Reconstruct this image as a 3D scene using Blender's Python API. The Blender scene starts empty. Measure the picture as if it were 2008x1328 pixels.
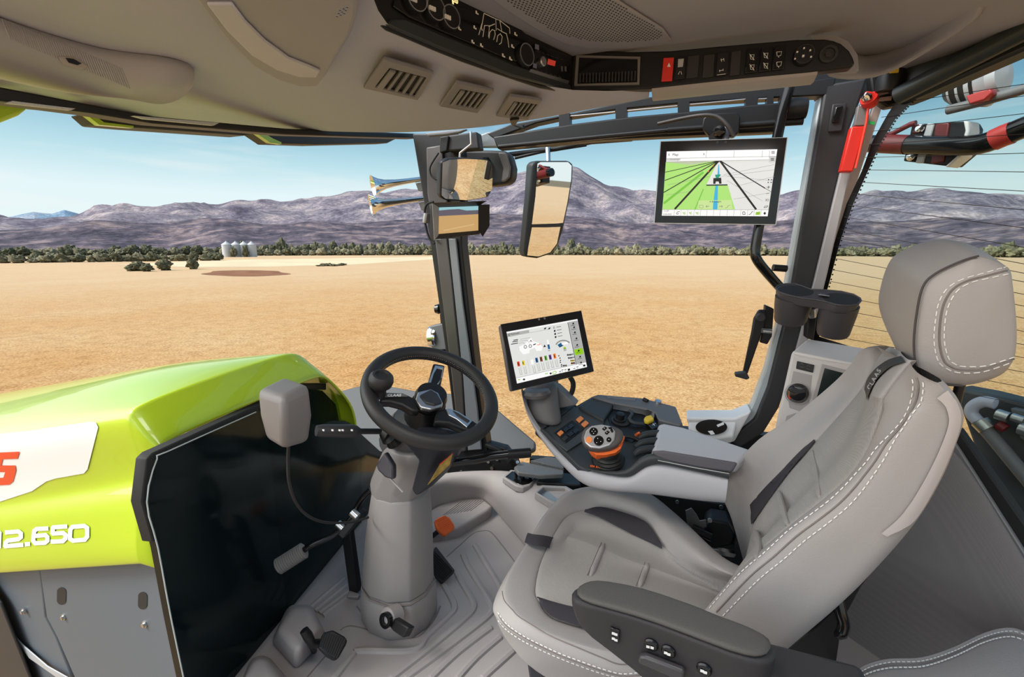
import bpy, bmesh, math, random
from mathutils import Vector, Matrix, noise
random.seed(7)
scene = bpy.context.scene
COL = scene.collection

# ---------------------------------------------------------------- camera
FPX, W, H = 900.0, 2008, 1328
PITCH = math.atan((664 - 490) / FPX)
YAW = math.radians(20)
CAM = Vector((0, 0, 1.2))
cam_data = bpy.data.cameras.new('camera')
cam_data.sensor_fit = 'HORIZONTAL'
cam_data.sensor_width = 36
cam_data.lens = 36 * FPX / W
cam_data.clip_start = 0.02
cam_data.clip_end = 30000
cam = bpy.data.objects.new('camera', cam_data)
COL.objects.link(cam)
cam.location = CAM
cam.rotation_euler = (math.pi / 2 - PITCH, 0, YAW)
scene.camera = cam

# ---------------------------------------------------------------- colour management
vs = scene.view_settings
scene.display_settings.display_device = 'sRGB'
vs.view_transform = 'Standard'
vs.look = 'None'
vs.exposure = 0.16
vs.gamma = 1
vs.use_curve_mapping = False
scene.cycles.max_bounces = 8
scene.cycles.transparent_max_bounces = 12

# ---------------------------------------------------------------- sky
world = bpy.data.worlds.new('sky')
scene.world = world
world.use_nodes = True
nt = world.node_tree
for n in list(nt.nodes):
    nt.nodes.remove(n)
N = nt.nodes.new
L = nt.links.new
wo = N('ShaderNodeOutputWorld'); bg = N('ShaderNodeBackground')
tc = N('ShaderNodeTexCoord'); sep = N('ShaderNodeSeparateXYZ')
L(tc.outputs['Generated'], sep.inputs[0])
ramp = N('ShaderNodeValToRGB')
cr = ramp.color_ramp
stops = [(0.0, (.78, .86, .86)), (0.10, (.72, .85, .88)), (0.16, (.46, .69, .77)), (0.235, (.22, .44, .60)), (0.34, (.12, .29, .47)), (1.0, (.14, .27, .45))]
while len(cr.elements) < len(stops):
    cr.elements.new(0.5)
for e, (p, c) in zip(cr.elements, stops):
    e.position = p; e.color = (*c, 1)
L(sep.outputs['Z'], ramp.inputs[0])
# thin streaky clouds low over the mountains
mp = N('ShaderNodeMapping'); mp.inputs['Scale'].default_value = (1.3, 1.3, 11)
L(tc.outputs['Generated'], mp.inputs[0])
nz = N('ShaderNodeTexNoise'); nz.inputs['Scale'].default_value = 1.7; nz.inputs['Detail'].default_value = 7; nz.inputs['Roughness'].default_value = .55
L(mp.outputs[0], nz.inputs['Vector'])
cm = N('ShaderNodeMapRange'); cm.inputs['From Min'].default_value = .53; cm.inputs['From Max'].default_value = .72; cm.inputs['To Max'].default_value = .55
L(nz.outputs['Fac'], cm.inputs['Value'])
mixc = N('ShaderNodeMix'); mixc.data_type = 'RGBA'
L(cm.outputs[0], mixc.inputs['Factor']); L(ramp.outputs[0], mixc.inputs['A']); mixc.inputs['B'].default_value = (.84, .86, .85, 1)
# broad sky glow added outside the view to brighten the cab
dotn = N('ShaderNodeVectorMath'); dotn.operation = 'DOT_PRODUCT'
L(tc.outputs['Generated'], dotn.inputs[0])
dotn.inputs[1].default_value = Vector((-0.62, -0.50, 0.60)).normalized()
glow = N('ShaderNodeMapRange'); glow.interpolation_type = 'SMOOTHSTEP'
glow.inputs['From Min'].default_value = .48; glow.inputs['From Max'].default_value = 1.0
glow.inputs['To Min'].default_value = 0; glow.inputs['To Max'].default_value = 2.6
L(dotn.outputs['Value'], glow.inputs['Value'])
gcol = N('ShaderNodeVectorMath'); gcol.operation = 'SCALE'; gcol.inputs[0].default_value = (1, .97, .92)
L(glow.outputs[0], gcol.inputs['Scale'])
addc = N('ShaderNodeVectorMath'); addc.operation = 'ADD'
L(mixc.outputs['Result'], addc.inputs[0]); L(gcol.outputs[0], addc.inputs[1])
L(addc.outputs[0], bg.inputs['Color']); bg.inputs['Strength'].default_value = 1.0
L(bg.outputs[0], wo.inputs[0])

# ---------------------------------------------------------------- sun
sd = bpy.data.lights.new('sun', 'SUN'); sd.energy = 3.0; sd.angle = math.radians(18); sd.color = (1, .96, .9)
sun = bpy.data.objects.new('sun', sd); COL.objects.link(sun)
sun.rotation_euler = Vector((-0.70, -0.52, 0.92)).to_track_quat('Z', 'Y').to_euler()
# two added area lights without fixtures, soft fill for the cab interior
for nm, loc, size, en in (('cab_fill_light', (-.35, .45, 1.55), .4, 3.2), ('cab_fill_light', (.35, .45, 1.66), .4, 3.0)):
    ld = bpy.data.lights.new(nm, 'AREA'); ld.energy = en; ld.size = size; ld.color = (1, .97, .93)
    lo = bpy.data.objects.new(nm, ld); COL.objects.link(lo); lo.location = loc

# ---------------------------------------------------------------- pixel -> place helpers
RM = cam.rotation_euler.to_matrix()
def ray(px, py):
    return RM @ Vector(((px - W / 2) / FPX, -(py - H / 2) / FPX, -1))
def P(px, py, x=None, y=None, z=None, d=None, pl=None):
    """place on a real plane (x=, y=, z=, or pl=(point, normal)) or at distance d in front of the camera"""
    r = ray(px, py)
    if x is not None: t = (x - CAM.x) / r.x
    elif y is not None: t = (y - CAM.y) / r.y
    elif z is not None: t = (z - CAM.z) / r.z
    elif pl is not None: t = (pl[0] - CAM).dot(pl[1]) / r.dot(pl[1])
    else: t = d
    return CAM + r * t
def PL(pts, **k):
    return [P(a, b, **k) for a, b in pts]

# ---------------------------------------------------------------- object helpers
def wloc(o):
    v = Vector((0, 0, 0))
    while o is not None:
        v = v + o.location; o = o.parent
    return v
def tag(o, label=None, cat=None, group=None, kind=None):
    if label: o['label'] = label
    if cat: o['category'] = cat
    if group: o['group'] = group
    if kind: o['kind'] = kind
    return o
def thing(name, label, cat, loc, group=None):
    o = bpy.data.objects.new(name, None); COL.objects.link(o)
    o.empty_display_size = .05
    o.location = Vector(loc)
    return tag(o, label, cat, group)
def obj(name, verts, faces, m, parent=None, smooth=True, bevel=0, seg=2, sub=0, solid=0, mi=None, angle=35, origin=None, offset=-1):
    me = bpy.data.meshes.new(name)
    verts = [Vector(v) for v in verts]
    if parent is not None: off = wloc(parent)
    elif origin is not None: off = Vector(origin)
    else:
        off = Vector((sum(v.x for v in verts) / len(verts), sum(v.y for v in verts) / len(verts), min(v.z for v in verts)))
    me.from_pydata([v - off for v in verts], [], faces)
    ms = m if isinstance(m, (list, tuple)) else [m]
    for q in ms: me.materials.append(q)
    if mi:
        for p_, i in zip(me.polygons, mi): p_.material_index = i
    bm = bmesh.new(); bm.from_mesh(me)
    bmesh.ops.recalc_face_normals(bm, faces=bm.faces)
    bm.to_mesh(me); bm.free()
    o = bpy.data.objects.new(name, me); COL.objects.link(o)
    if parent is not None: o.parent = parent
    else: o.location = off
    if smooth:
        me.polygons.foreach_set('use_smooth', [True] * len(me.polygons))
    if solid:
        s = o.modifiers.new('solid', 'SOLIDIFY'); s.thickness = solid; s.offset = offset
    if bevel:
        b = o.modifiers.new('bevel', 'BEVEL'); b.width = bevel; b.segments = seg; b.limit_method = 'ANGLE'; b.angle_limit = math.radians(30)
        b.harden_normals = False
    if sub:
        s = o.modifiers.new('sub', 'SUBSURF'); s.levels = sub; s.render_levels = sub
    if smooth and not sub:
        try:
            me.set_sharp_from_angle(angle=math.radians(angle if not bevel else 60))
        except Exception: pass
    return o
def prism(name, pts, vec, m, parent=None, bevel=0, seg=2, top=None, **k):
    """outline extruded along vec; top scales the far outline about its centre"""
    n = len(pts); pts = [Vector(p) for p in pts]
    vec = Vector(vec)
    far = [p + vec for p in pts]
    if top:
        c = sum(far, Vector()) / n
        far = [c + (p - c) * top for p in far]
    v = pts + far
    f = [tuple(range(n)), tuple(range(2 * n - 1, n - 1, -1))] + [(i, (i + 1) % n, n + (i + 1) % n, n + i) for i in range(n)]
    return obj(name, v, f, m, parent, bevel=bevel, seg=seg, **k)
def box_vf(c, s, R=None):
    c = Vector(c); hx, hy, hz = s[0] / 2, s[1] / 2, s[2] / 2
    v = [Vector((a, b, d)) for a in (-hx, hx) for b in (-hy, hy) for d in (-hz, hz)]
    if R is not None: v = [R @ q for q in v]
    v = [c + q for q in v]
    f = [(0, 1, 3, 2), (4, 6, 7, 5), (0, 4, 5, 1), (2, 3, 7, 6), (0, 2, 6, 4), (1, 5, 7, 3)]
    return v, f
def box(name, c, s, m, parent=None, R=None, bevel=0, seg=2, **k):
    v, f = box_vf(c, s, R)
    return obj(name, v, f, m, parent, bevel=bevel, seg=seg, **k)
def catmull(pts, n=6, closed=False):
    pts = [Vector(p) for p in pts]; out = []
    m = len(pts)
    rng = range(m) if closed else range(m - 1)
    for i in rng:
        if closed: p0, p1, p2, p3 = pts[i - 1], pts[i], pts[(i + 1) % m], pts[(i + 2) % m]
        else: p0, p1, p2, p3 = pts[max(i - 1, 0)], pts[i], pts[i + 1], pts[min(i + 2, m - 1)]
        for j in range(n):
            t = j / n; t2 = t * t; t3 = t2 * t
            out.append(.5 * ((2 * p1) + (p2 - p0) * t + (2 * p0 - 5 * p1 + 4 * p2 - p3) * t2 + (3 * p1 - p0 - 3 * p2 + p3) * t3))
    if not closed: out.append(pts[-1])
    return out
def tube_vf(path, r, seg=10, closed=False, caps=True, squash=1.0):
    path = [Vector(p) for p in path]; n = len(path)
    rr = r if isinstance(r, (list, tuple)) else [r] * n
    v, f = [], []
    prev = None
    for i, p in enumerate(path):
        if closed: t = path[(i + 1) % n] - path[i - 1]
        else: t = path[min(i + 1, n - 1)] - path[max(i - 1, 0)]
        if t.length < 1e-9: t = Vector((0, 0, 1))
        t.normalize()
        if prev is None:
            a = Vector((0, 0, 1)) if abs(t.z) < .9 else Vector((1, 0, 0))
            u = t.cross(a).normalized()
        else:
            u = (prev - t * prev.dot(t)).normalized()
        prev = u
        w = t.cross(u)
        for k in range(seg):
            an = 2 * math.pi * k / seg
            v.append(p + (u * math.cos(an) + w * math.sin(an) * squash) * rr[i])
    for i in range(n if closed else n - 1):
        a, b = i * seg, ((i + 1) % n) * seg
        for k in range(seg):
            f.append((a + k, a + (k + 1) % seg, b + (k + 1) % seg, b + k))
    if caps and not closed:
        f.append(tuple(range(seg - 1, -1, -1))); f.append(tuple(range((n - 1) * seg, n * seg)))
    return v, f
def tube(name, path, r, m, parent=None, seg=10, closed=False, smoothpath=0, **k):
    if smoothpath:
        if isinstance(r, (list, tuple)):
            rv = catmull([Vector((q, 0, 0)) for q in r], smoothpath, closed); r = [q.x for q in rv]
        path = catmull(path, smoothpath, closed)
    v, f = tube_vf(path, r, seg, closed)
    return obj(name, v, f, m, parent, angle=50, **k)
def loft_vf(rings, closed=True, caps=True):
    n = len(rings[0]); v = [Vector(p) for r in rings for p in r]; f = []
    for i in range(len(rings) - 1):
        a, b = i * n, (i + 1) * n
        for k in range(n if closed else n - 1):
            f.append((a + k, a + (k + 1) % n, b + (k + 1) % n, b + k))
    if caps and closed:
        f.append(tuple(range(n - 1, -1, -1))); f.append(tuple(range((len(rings) - 1) * n, len(rings) * n)))
    return v, f
def cgrid(rings, closed, nu=4, nv=4):
    """smooth surface that passes through every given section point"""
    rr = [catmull(r, nu, closed) for r in rings]
    cols = [catmull([r[i] for r in rr], nv) for i in range(len(rr[0]))]
    return [[c[j] for c in cols] for j in range(len(cols[0]))]
def loft(name, rings, m, parent=None, closed=True, caps=True, cg=0, **k):
    if cg: rings = cgrid(rings, closed, cg, cg)
    v, f = loft_vf(rings, closed, caps)
    return obj(name, v, f, m, parent, **k)
def basis(n, up=(0, 0, 1)):
    """right, up, normal for a face that looks along n"""
    n = Vector(n).normalized(); up = Vector(up)
    r = up.cross(n)
    if r.length < 1e-6: r = Vector((1, 0, 0))
    r.normalize(); u = n.cross(r)
    return r, u, n
def lathe_vf(prof, o, axis, seg=24):
    o = Vector(o); r, u, n = basis(axis, (0, 0, 1) if abs(Vector(axis).normalized().z) < .9 else (1, 0, 0))
    rings = [[o + n * h + (r * math.cos(2 * math.pi * k / seg) + u * math.sin(2 * math.pi * k / seg)) * max(q, 1e-5) for k in range(seg)] for q, h in prof]
    return loft_vf(rings)
def lathe(name, prof, o, axis, m, parent=None, seg=24, **k):
    v, f = lathe_vf(prof, o, axis, seg)
    return obj(name, v, f, m, parent, **k)
class MB:
    """gathers shapes of several materials into ONE mesh"""
    def __init__(s): s.v = []; s.f = []; s.mi = []; s.mats = []
    def add(s, vf, m):
        if m not in s.mats: s.mats.append(m)
        i = s.mats.index(m); b = len(s.v)
        s.v += [Vector(q) for q in vf[0]]
        s.f += [tuple(b + q for q in fc) for fc in vf[1]]
        s.mi += [i] * len(vf[1])
        return s
    def build(s, name, parent=None, **k):
        return obj(name, s.v, s.f, s.mats, parent, mi=s.mi, **k)
def prism_vf(pts, vec):
    n = len(pts); pts = [Vector(p) for p in pts]; vec = Vector(vec)
    v = pts + [p + vec for p in pts]
    f = [tuple(range(n)), tuple(range(2 * n - 1, n - 1, -1))] + [(i, (i + 1) % n, n + (i + 1) % n, n + i) for i in range(n)]
    return v, f
def text_vf(s, o, r, u, size, depth=.0006, align='LEFT', shear=0, bold=0):
    cu = bpy.data.curves.new('lettering', 'FONT'); cu.body = s; cu.size = 1; cu.extrude = .02; cu.align_x = align
    cu.offset = bold; cu.shear = shear
    t = bpy.data.objects.new('lettering', cu); COL.objects.link(t)
    dg = bpy.context.evaluated_depsgraph_get(); dg.update()
    me = t.evaluated_get(dg).to_mesh()
    o = Vector(o); r = Vector(r).normalized(); u = Vector(u).normalized(); n = r.cross(u)
    v = [o + r * (q.co.x * size) + u * (q.co.y * size) + n * (q.co.z / .02 * depth) for q in me.vertices]
    f = [tuple(p_.vertices) for p_ in me.polygons]
    t.evaluated_get(dg).to_mesh_clear()
    bpy.data.objects.remove(t); bpy.data.curves.remove(cu)
    return v, f
from mathutils.bvhtree import BVHTree
def skin(o):
    """the finished surface of an object, for laying seams, letters and keys onto it"""
    dg = bpy.context.evaluated_depsgraph_get(); dg.update(); vv, ff = [], []
    for q in (o if isinstance(o, (list, tuple)) else [o]):
        ev = q.evaluated_get(dg); me = ev.to_mesh(); off = wloc(q); b = len(vv)
        vv += [v.co + off for v in me.vertices]; ff += [tuple(b + i for i in p.vertices) for p in me.polygons]
        ev.to_mesh_clear()
    return BVHTree.FromPolygons(vv, ff)
def lay(t, px, py, off=.002, fb=None):
    r = ray(px, py).normalized(); h = t.ray_cast(CAM, r)
    if h[0] is None: return fb
    n = h[1] if h[1].dot(r) < 0 else -h[1]
    return h[0] + n * off
def lays(t, pts, off=.002): return [q for q in (lay(t, a, b, off) for a, b in pts) if q is not None]
def lay_n(t, px, py):
    r = ray(px, py).normalized(); h = t.ray_cast(CAM, r); n = h[1]
    return n if n.dot(r) < 0 else -n
def dense(pts, n=6):
    return [(q.x, q.y) for q in catmull([Vector((a, b, 0)) for a, b in pts], n)]
def rrect(w, h, r, n=4):
    out = []
    for cx, cy, a0 in ((w / 2 - r, h / 2 - r, 0), (-w / 2 + r, h / 2 - r, 90), (-w / 2 + r, -h / 2 + r, 180), (w / 2 - r, -h / 2 + r, 270)):
        for k in range(n + 1):
            a = math.radians(a0 + 90 * k / n); out.append((cx + r * math.cos(a), cy + r * math.sin(a)))
    return out

# ---------------------------------------------------------------- materials
def mat(name, col, rough=.5, metal=0, bump=0, bscale=200, bdist=.002, coat=0, var=0, vscale=8, emit=0, spec=.5):
    m = bpy.data.materials.new(name); m.use_nodes = True
    t = m.node_tree; b = t.nodes['Principled BSDF']
    b.inputs['Base Color'].default_value = (*col, 1); b.inputs['Roughness'].default_value = rough
    b.inputs['Metallic'].default_value = metal; b.inputs['Coat Weight'].default_value = coat
    b.inputs['Specular IOR Level'].default_value = spec
    if emit:
        b.inputs['Emission Color'].default_value = (*col, 1); b.inputs['Emission Strength'].default_value = emit
    if bump or var:
        c = t.nodes.new('ShaderNodeTexCoord')
    if bump:
        n = t.nodes.new('ShaderNodeTexNoise'); n.inputs['Scale'].default_value = bscale; n.inputs['Detail'].default_value = 3
        t.links.new(c.outputs['Object'], n.inputs['Vector'])
        q = t.nodes.new('ShaderNodeBump'); q.inputs['Strength'].default_value = bump; q.inputs['Distance'].default_value = bdist
        t.links.new(n.outputs['Fac'], q.inputs['Height']); t.links.new(q.outputs[0], b.inputs['Normal'])
    if var:
        n = t.nodes.new('ShaderNodeTexNoise'); n.inputs['Scale'].default_value = vscale; n.inputs['Detail'].default_value = 6
        t.links.new(c.outputs['Object'], n.inputs['Vector'])
        r = t.nodes.new('ShaderNodeValToRGB')
        r.color_ramp.elements[0].position = .3; r.color_ramp.elements[1].position = .7
        r.color_ramp.elements[0].color = (*[q * (1 - var) for q in col], 1); r.color_ramp.elements[1].color = (*[min(1, q * (1 + var)) for q in col], 1)
        t.links.new(n.outputs['Fac'], r.inputs[0]); t.links.new(r.outputs[0], b.inputs['Base Color'])
    return m
def fabric(name, col, scale=900, rough=.85, strength=.5):
    """woven cloth: fine crossed waves as bump and a slight colour weave"""
    m = mat(name, col, rough, spec=.25)
    t = m.node_tree; b = t.nodes['Principled BSDF']
    c = t.nodes.new('ShaderNodeTexCoord'); hs = []
    for d in ('X', 'Y'):
        w = t.nodes.new('ShaderNodeTexWave'); w.bands_direction = d; w.inputs['Scale'].default_value = scale / 6.28; w.inputs['Distortion'].default_value = .6
        t.links.new(c.outputs['Object'], w.inputs['Vector']); hs.append(w)
    mx = t.nodes.new('ShaderNodeMath'); mx.operation = 'MULTIPLY'
    t.links.new(hs[0].outputs['Fac'], mx.inputs[0]); t.links.new(hs[1].outputs['Fac'], mx.inputs[1])
    q = t.nodes.new('ShaderNodeBump'); q.inputs['Strength'].default_value = strength; q.inputs['Distance'].default_value = .001
    t.links.new(mx.outputs[0], q.inputs['Height']); t.links.new(q.outputs[0], b.inputs['Normal'])
    r = t.nodes.new('ShaderNodeMix'); r.data_type = 'RGBA'
    r.inputs['A'].default_value = (*[k * .86 for k in col], 1); r.inputs['B'].default_value = (*[min(1, k * 1.12) for k in col], 1)
    t.links.new(mx.outputs[0], r.inputs['Factor']); t.links.new(r.outputs['Result'], b.inputs['Base Color'])
    return m
def glass(name, tint=(1, 1, 1), refl=.06, dirt=.0):
    m = bpy.data.materials.new(name); m.use_nodes = True
    t = m.node_tree; t.nodes.clear()
    o = t.nodes.new('ShaderNodeOutputMaterial'); tr = t.nodes.new('ShaderNodeBsdfTransparent'); tr.inputs[0].default_value = (*tint, 1)
    g = t.nodes.new('ShaderNodeBsdfGlossy'); g.inputs['Roughness'].default_value = .02
    lw = t.nodes.new('ShaderNodeLayerWeight'); lw.inputs['Blend'].default_value = refl * 2
    mx = t.nodes.new('ShaderNodeMixShader')
    t.links.new(lw.outputs['Fresnel'], mx.inputs[0]); t.links.new(tr.outputs[0], mx.inputs[1]); t.links.new(g.outputs[0], mx.inputs[2])
    t.links.new(mx.outputs[0], o.inputs[0])
    return m
def lin(r, g, b):
    return tuple(((c / 255) / 12.92 if c / 255 <= .04045 else ((c / 255 + .055) / 1.055) ** 2.4) for c in (r, g, b))

M_liner = fabric('headliner cloth', (.47, .475, .565), 1500, .9, .35)
M_roof = mat('roof lining', (.31, .314, .36), .85, bump=.15, bscale=600)
M_beige = mat('beige moulded plastic', (.36, .33, .32), .55, bump=.08, bscale=900)
M_floor = mat('floor mat rubber', (.36, .325, .315), .62, bump=.12, bscale=700)
M_ltgrey = mat('light grey plastic', (.44, .435, .46), .5, bump=.06, bscale=900)
M_white = mat('pale sill plastic', (.72, .73, .74), .45, bump=.05, bscale=700)
M_leather = mat('grey beige leather', (.37, .345, .335), .5, bump=.35, bscale=420, bdist=.0012, spec=.4)
M_seatfab = fabric('seat cloth', (.40, .375, .355), 1100, .85, .6)
M_accent = fabric('dark seat cloth', (.055, .05, .058), 1400, .8, .4)
M_stitch = mat('white thread', (.80, .78, .75), .7)
M_black = mat('black plastic', (.011, .011, .012), .42, spec=.35, bump=.1, bscale=900)
M_blackg = mat('gloss black', (.008, .008, .009), .12)
M_blacksoft = mat('soft black', (.03, .028, .031), .6, bump=.25, bscale=800)
M_dark = mat('anthracite plastic', (.032, .032, .035), .5, spec=.35, bump=.12, bscale=900)
M_dkgrey = mat('dark grey plastic', (.040, .045, .048), .48, spec=.35, bump=.12, bscale=900)
M_mid = mat('mid grey plastic', (.17, .165, .17), .5, bump=.1, bscale=900)
M_chrome = mat('chrome', (.85, .86, .87), .08, 1)
M_alu = mat('brushed aluminium', (.62, .63, .65), .3, 1)
M_steel = mat('galvanised steel', (.55, .55, .53), .38, 1)
M_mirror = mat('mirror silver', (.92, .93, .94), .015, 1)
M_rubber = mat('rubber', (.012, .012, .013), .7)
M_green = mat('green paint', (.41, .57, .014), .28, coat=.8)
M_decal = mat('white decal', (.80, .81, .82), .35)
M_orange = mat('orange plastic', (.93, .17, .03), .45)
M_orangesoft = mat('light orange key', (.88, .28, .08), .5)
M_red = mat('red plastic', (.72, .03, .02), .42)
M_yellow = mat('yellow plastic', (.80, .55, .03), .45)
M_icon = mat('white print', (.85, .85, .84), .6)
# ================================================================ OUTSIDE
GZ = -1.7
# ---- stubble field
def ground_mat():
    m = mat('stubble field', (.5, .33, .15), .95, spec=.1)
    t = m.node_tree; b = t.nodes['Principled BSDF']
    c = t.nodes.new('ShaderNodeTexCoord')
    def noi(s, d, ro=.6):
        n = t.nodes.new('ShaderNodeTexNoise'); n.inputs['Scale'].default_value = s; n.inputs['Detail'].default_value = d; n.inputs['Roughness'].default_value = ro
        t.links.new(c.outputs['Object'], n.inputs['Vector']); return n
    n1 = noi(15, 6, .75); n2 = noi(.16, 5); n3 = noi(2.2, 4, .7)
    r1 = t.nodes.new('ShaderNodeValToRGB'); e = r1.color_ramp.elements
    e[0].position = .33; e[0].color = (.21, .105, .038, 1); e[1].position = .62; e[1].color = (.66, .46, .25, 1)
    k = e.new(.47); k.color = (.53, .325, .14, 1)
    t.links.new(n1.outputs['Fac'], r1.inputs[0])
    r2 = t.nodes.new('ShaderNodeValToRGB'); e = r2.color_ramp.elements
    e[0].position = .35; e[0].color = (.92, .80, .66, 1); e[1].position = .7; e[1].color = (1.0, 1.03, 1.1, 1)
    t.links.new(n2.outputs['Fac'], r2.inputs[0])
    r3 = t.nodes.new('ShaderNodeValToRGB'); e = r3.color_ramp.elements
    e[0].position = .32; e[0].color = (.72, .62, .52, 1); e[1].position = .55; e[1].color = (1, 1, 1, 1)
    t.links.new(n3.outputs['Fac'], r3.inputs[0])
    m1 = t.nodes.new('ShaderNodeMix'); m1.data_type = 'RGBA'; m1.blend_type = 'MULTIPLY'; m1.inputs['Factor'].default_value = 1
    t.links.new(r1.outputs[0], m1.inputs['A']); t.links.new(r2.outputs[0], m1.inputs['B'])
    m2 = t.nodes.new('ShaderNodeMix'); m2.data_type = 'RGBA'; m2.blend_type = 'MULTIPLY'; m2.inputs['Factor'].default_value = .8
    t.links.new(m1.outputs['Result'], m2.inputs['A']); t.links.new(r3.outputs[0], m2.inputs['B'])
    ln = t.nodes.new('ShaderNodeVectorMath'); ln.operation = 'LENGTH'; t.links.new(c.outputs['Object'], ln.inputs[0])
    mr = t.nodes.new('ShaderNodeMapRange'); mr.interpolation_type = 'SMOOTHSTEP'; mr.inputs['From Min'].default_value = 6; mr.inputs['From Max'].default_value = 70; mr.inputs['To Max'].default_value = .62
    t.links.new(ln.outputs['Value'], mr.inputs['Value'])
    m3 = t.nodes.new('ShaderNodeMix'); m3.data_type = 'RGBA'; t.links.new(mr.outputs[0], m3.inputs['Factor']); t.links.new(m2.outputs['Result'], m3.inputs['A']); m3.inputs['B'].default_value = (.56, .42, .275, 1)   # paler with distance: low-angle brightness of far stubble painted into the colour
    t.links.new(m3.outputs['Result'], b.inputs['Base Color'])
    q = t.nodes.new('ShaderNodeBump'); q.inputs['Strength'].default_value = .5; q.inputs['Distance'].default_value = .06
    t.links.new(n1.outputs['Fac'], q.inputs['Height']); t.links.new(q.outputs[0], b.inputs['Normal'])
    return m
M_field = ground_mat()
M_scrub = mat('scrub plain', (.16, .13, .085), .95, var=.35, vscale=.02, spec=.1)
M_pale = mat('pale stubble', (.62, .50, .33), .95, var=.12, vscale=.1, spec=.1)
def disc(name, r0, r1, z, m, rings=10, seg=96):
    v, f = [], []
    for i in range(rings + 1):
        r = r0 + (r1 - r0) * (i / rings) ** 2
        for k in range(seg):
            a = 2 * math.pi * k / seg; v.append((r * math.cos(a), r * math.sin(a), z))
    for i in range(rings):
        for k in range(seg):
            f.append((i * seg + k, i * seg + (k + 1) % seg, (i + 1) * seg + (k + 1) % seg, (i + 1) * seg + k))
    return obj(name, v, f, m, origin=(0, 0, z))
o = disc('field_ground', .01, 262, GZ, M_field); tag(o, kind='structure')
o = disc('scrub_ground', 255, 9000, GZ - .12, M_scrub); tag(o, kind='structure')
# ---- mountains: real ridges kilometres away
def az_of(px):   # world azimuth (from +Y towards +X) of an image column at the horizon
    r = ray(px, 490); return math.atan2(r.x, r.y)
def elev(px, py):
    r = ray(px, py); return r.z / math.hypot(r.x, r.y)
def ridge_terrain(name, sil, r0, r1, peak_at, m, detail, seed, base=0.0, foot=.35):
    sil = [(az_of(a), elev(a, b)) for a, b in sil]
    na, nr = 420, 46
    v, f = [], []
    for i in range(na):
        az = sil[0][0] + (sil[-1][0] - sil[0][0]) * i / (na - 1)
        for (a0, e0), (a1, e1) in zip(sil, sil[1:]):
            if a0 <= az <= a1 + 1e-9:
                e = e0 + (e1 - e0) * (az - a0) / (a1 - a0); break
        for j in range(nr):
            s = j / (nr - 1); r = r0 + (r1 - r0) * s
            hp = e * (r0 + (r1 - r0) * peak_at)       # wanted height at the ridge line
            x, y = r * math.sin(az), r * math.cos(az)
            prof = (s / peak_at) ** 1.25 if s <= peak_at else max(0, 1 - (s - peak_at) / (1 - peak_at))
            nn = noise.fractal(Vector((x / 700 + seed, y / 700, seed)), 1.0, 2.1, 6)
            rd = 1 - abs(noise.noise(Vector((x / 420 + seed, y / 420, 3.3)))) * 2
            fine = noise.noise(Vector((x / 130, y / 130, seed)))
            w = math.sin(math.pi * min(1, s / peak_at) * .92) if s <= peak_at else 0
            h = hp * prof + (nn * 85 + rd * 55 + fine * 16) * detail * w + foot * 0
            h += fine * 9 * detail * (1 if .75 < s / peak_at < 1.2 else 0)
            v.append((x, y, GZ + max(-2, h) + 1.2 * (CAM.z - GZ) * 0))
    for i in range(na - 1):
        for j in range(nr - 1):
            f.append((i * nr + j, (i + 1) * nr + j, (i + 1) * nr + j + 1, i * nr + j + 1))
    o = obj(name, v, f, m, origin=(0, 0, 0)); tag(o, kind='structure')
    return o
def rock(name, c1, c2, c3, sc):
    m = mat(name, c1, .95, spec=.05)
    t = m.node_tree; b = t.nodes['Principled BSDF']; c = t.nodes.new('ShaderNodeTexCoord')
    n = t.nodes.new('ShaderNodeTexNoise'); n.inputs['Scale'].default_value = sc; n.inputs['Detail'].default_value = 9; n.inputs['Roughness'].default_value = .68
    t.links.new(c.outputs['Object'], n.inputs['Vector'])
    r = t.nodes.new('ShaderNodeValToRGB'); e = r.color_ramp.elements
    e[0].position = .38; e[0].color = (*c1, 1); e[1].position = .62; e[1].color = (*c3, 1); k = e.new(.5); k.color = (*c2, 1)
    t.links.new(n.outputs['Fac'], r.inputs[0])
    n2 = t.nodes.new('ShaderNodeTexNoise'); n2.inputs['Scale'].default_value = .055; n2.inputs['Detail'].default_value = 4; n2.inputs['Roughness'].default_value = .7   # scattered brush on the slopes
    t.links.new(c.outputs['Object'], n2.inputs['Vector'])
    q = t.nodes.new('ShaderNodeMapRange'); q.inputs['From Min'].default_value = .42; q.inputs['From Max'].default_value = .6; q.inputs['To Min'].default_value = .62; q.inputs['To Max'].default_value = 1.08
    t.links.new(n2.outputs['Fac'], q.inputs['Value'])
    mx = t.nodes.new('ShaderNodeMix'); mx.data_type = 'RGBA'; mx.blend_type = 'MULTIPLY'; mx.inputs['Factor'].default_value = 1
    t.links.new(r.outputs[0], mx.inputs['A']); t.links.new(q.outputs[0], mx.inputs['B']); t.links.new(mx.outputs['Result'], b.inputs['Base Color'])
    return m
M_rock = rock('hazy mauve slopes', (.115, .10, .135), (.215, .19, .225), (.40, .335, .335), .005)  # purple distance haze is mixed into the rock colour
M_rockhaze = rock('hazy far slopes', (.17, .27, .38), (.24, .33, .43), (.36, .38, .44), .004)  # bluish haze of the distance painted into the slope colour
M_rockdk = rock('brushy foothills', (.06, .055, .075), (.12, .10, .125), (.27, .205, .205), .014)
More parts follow.
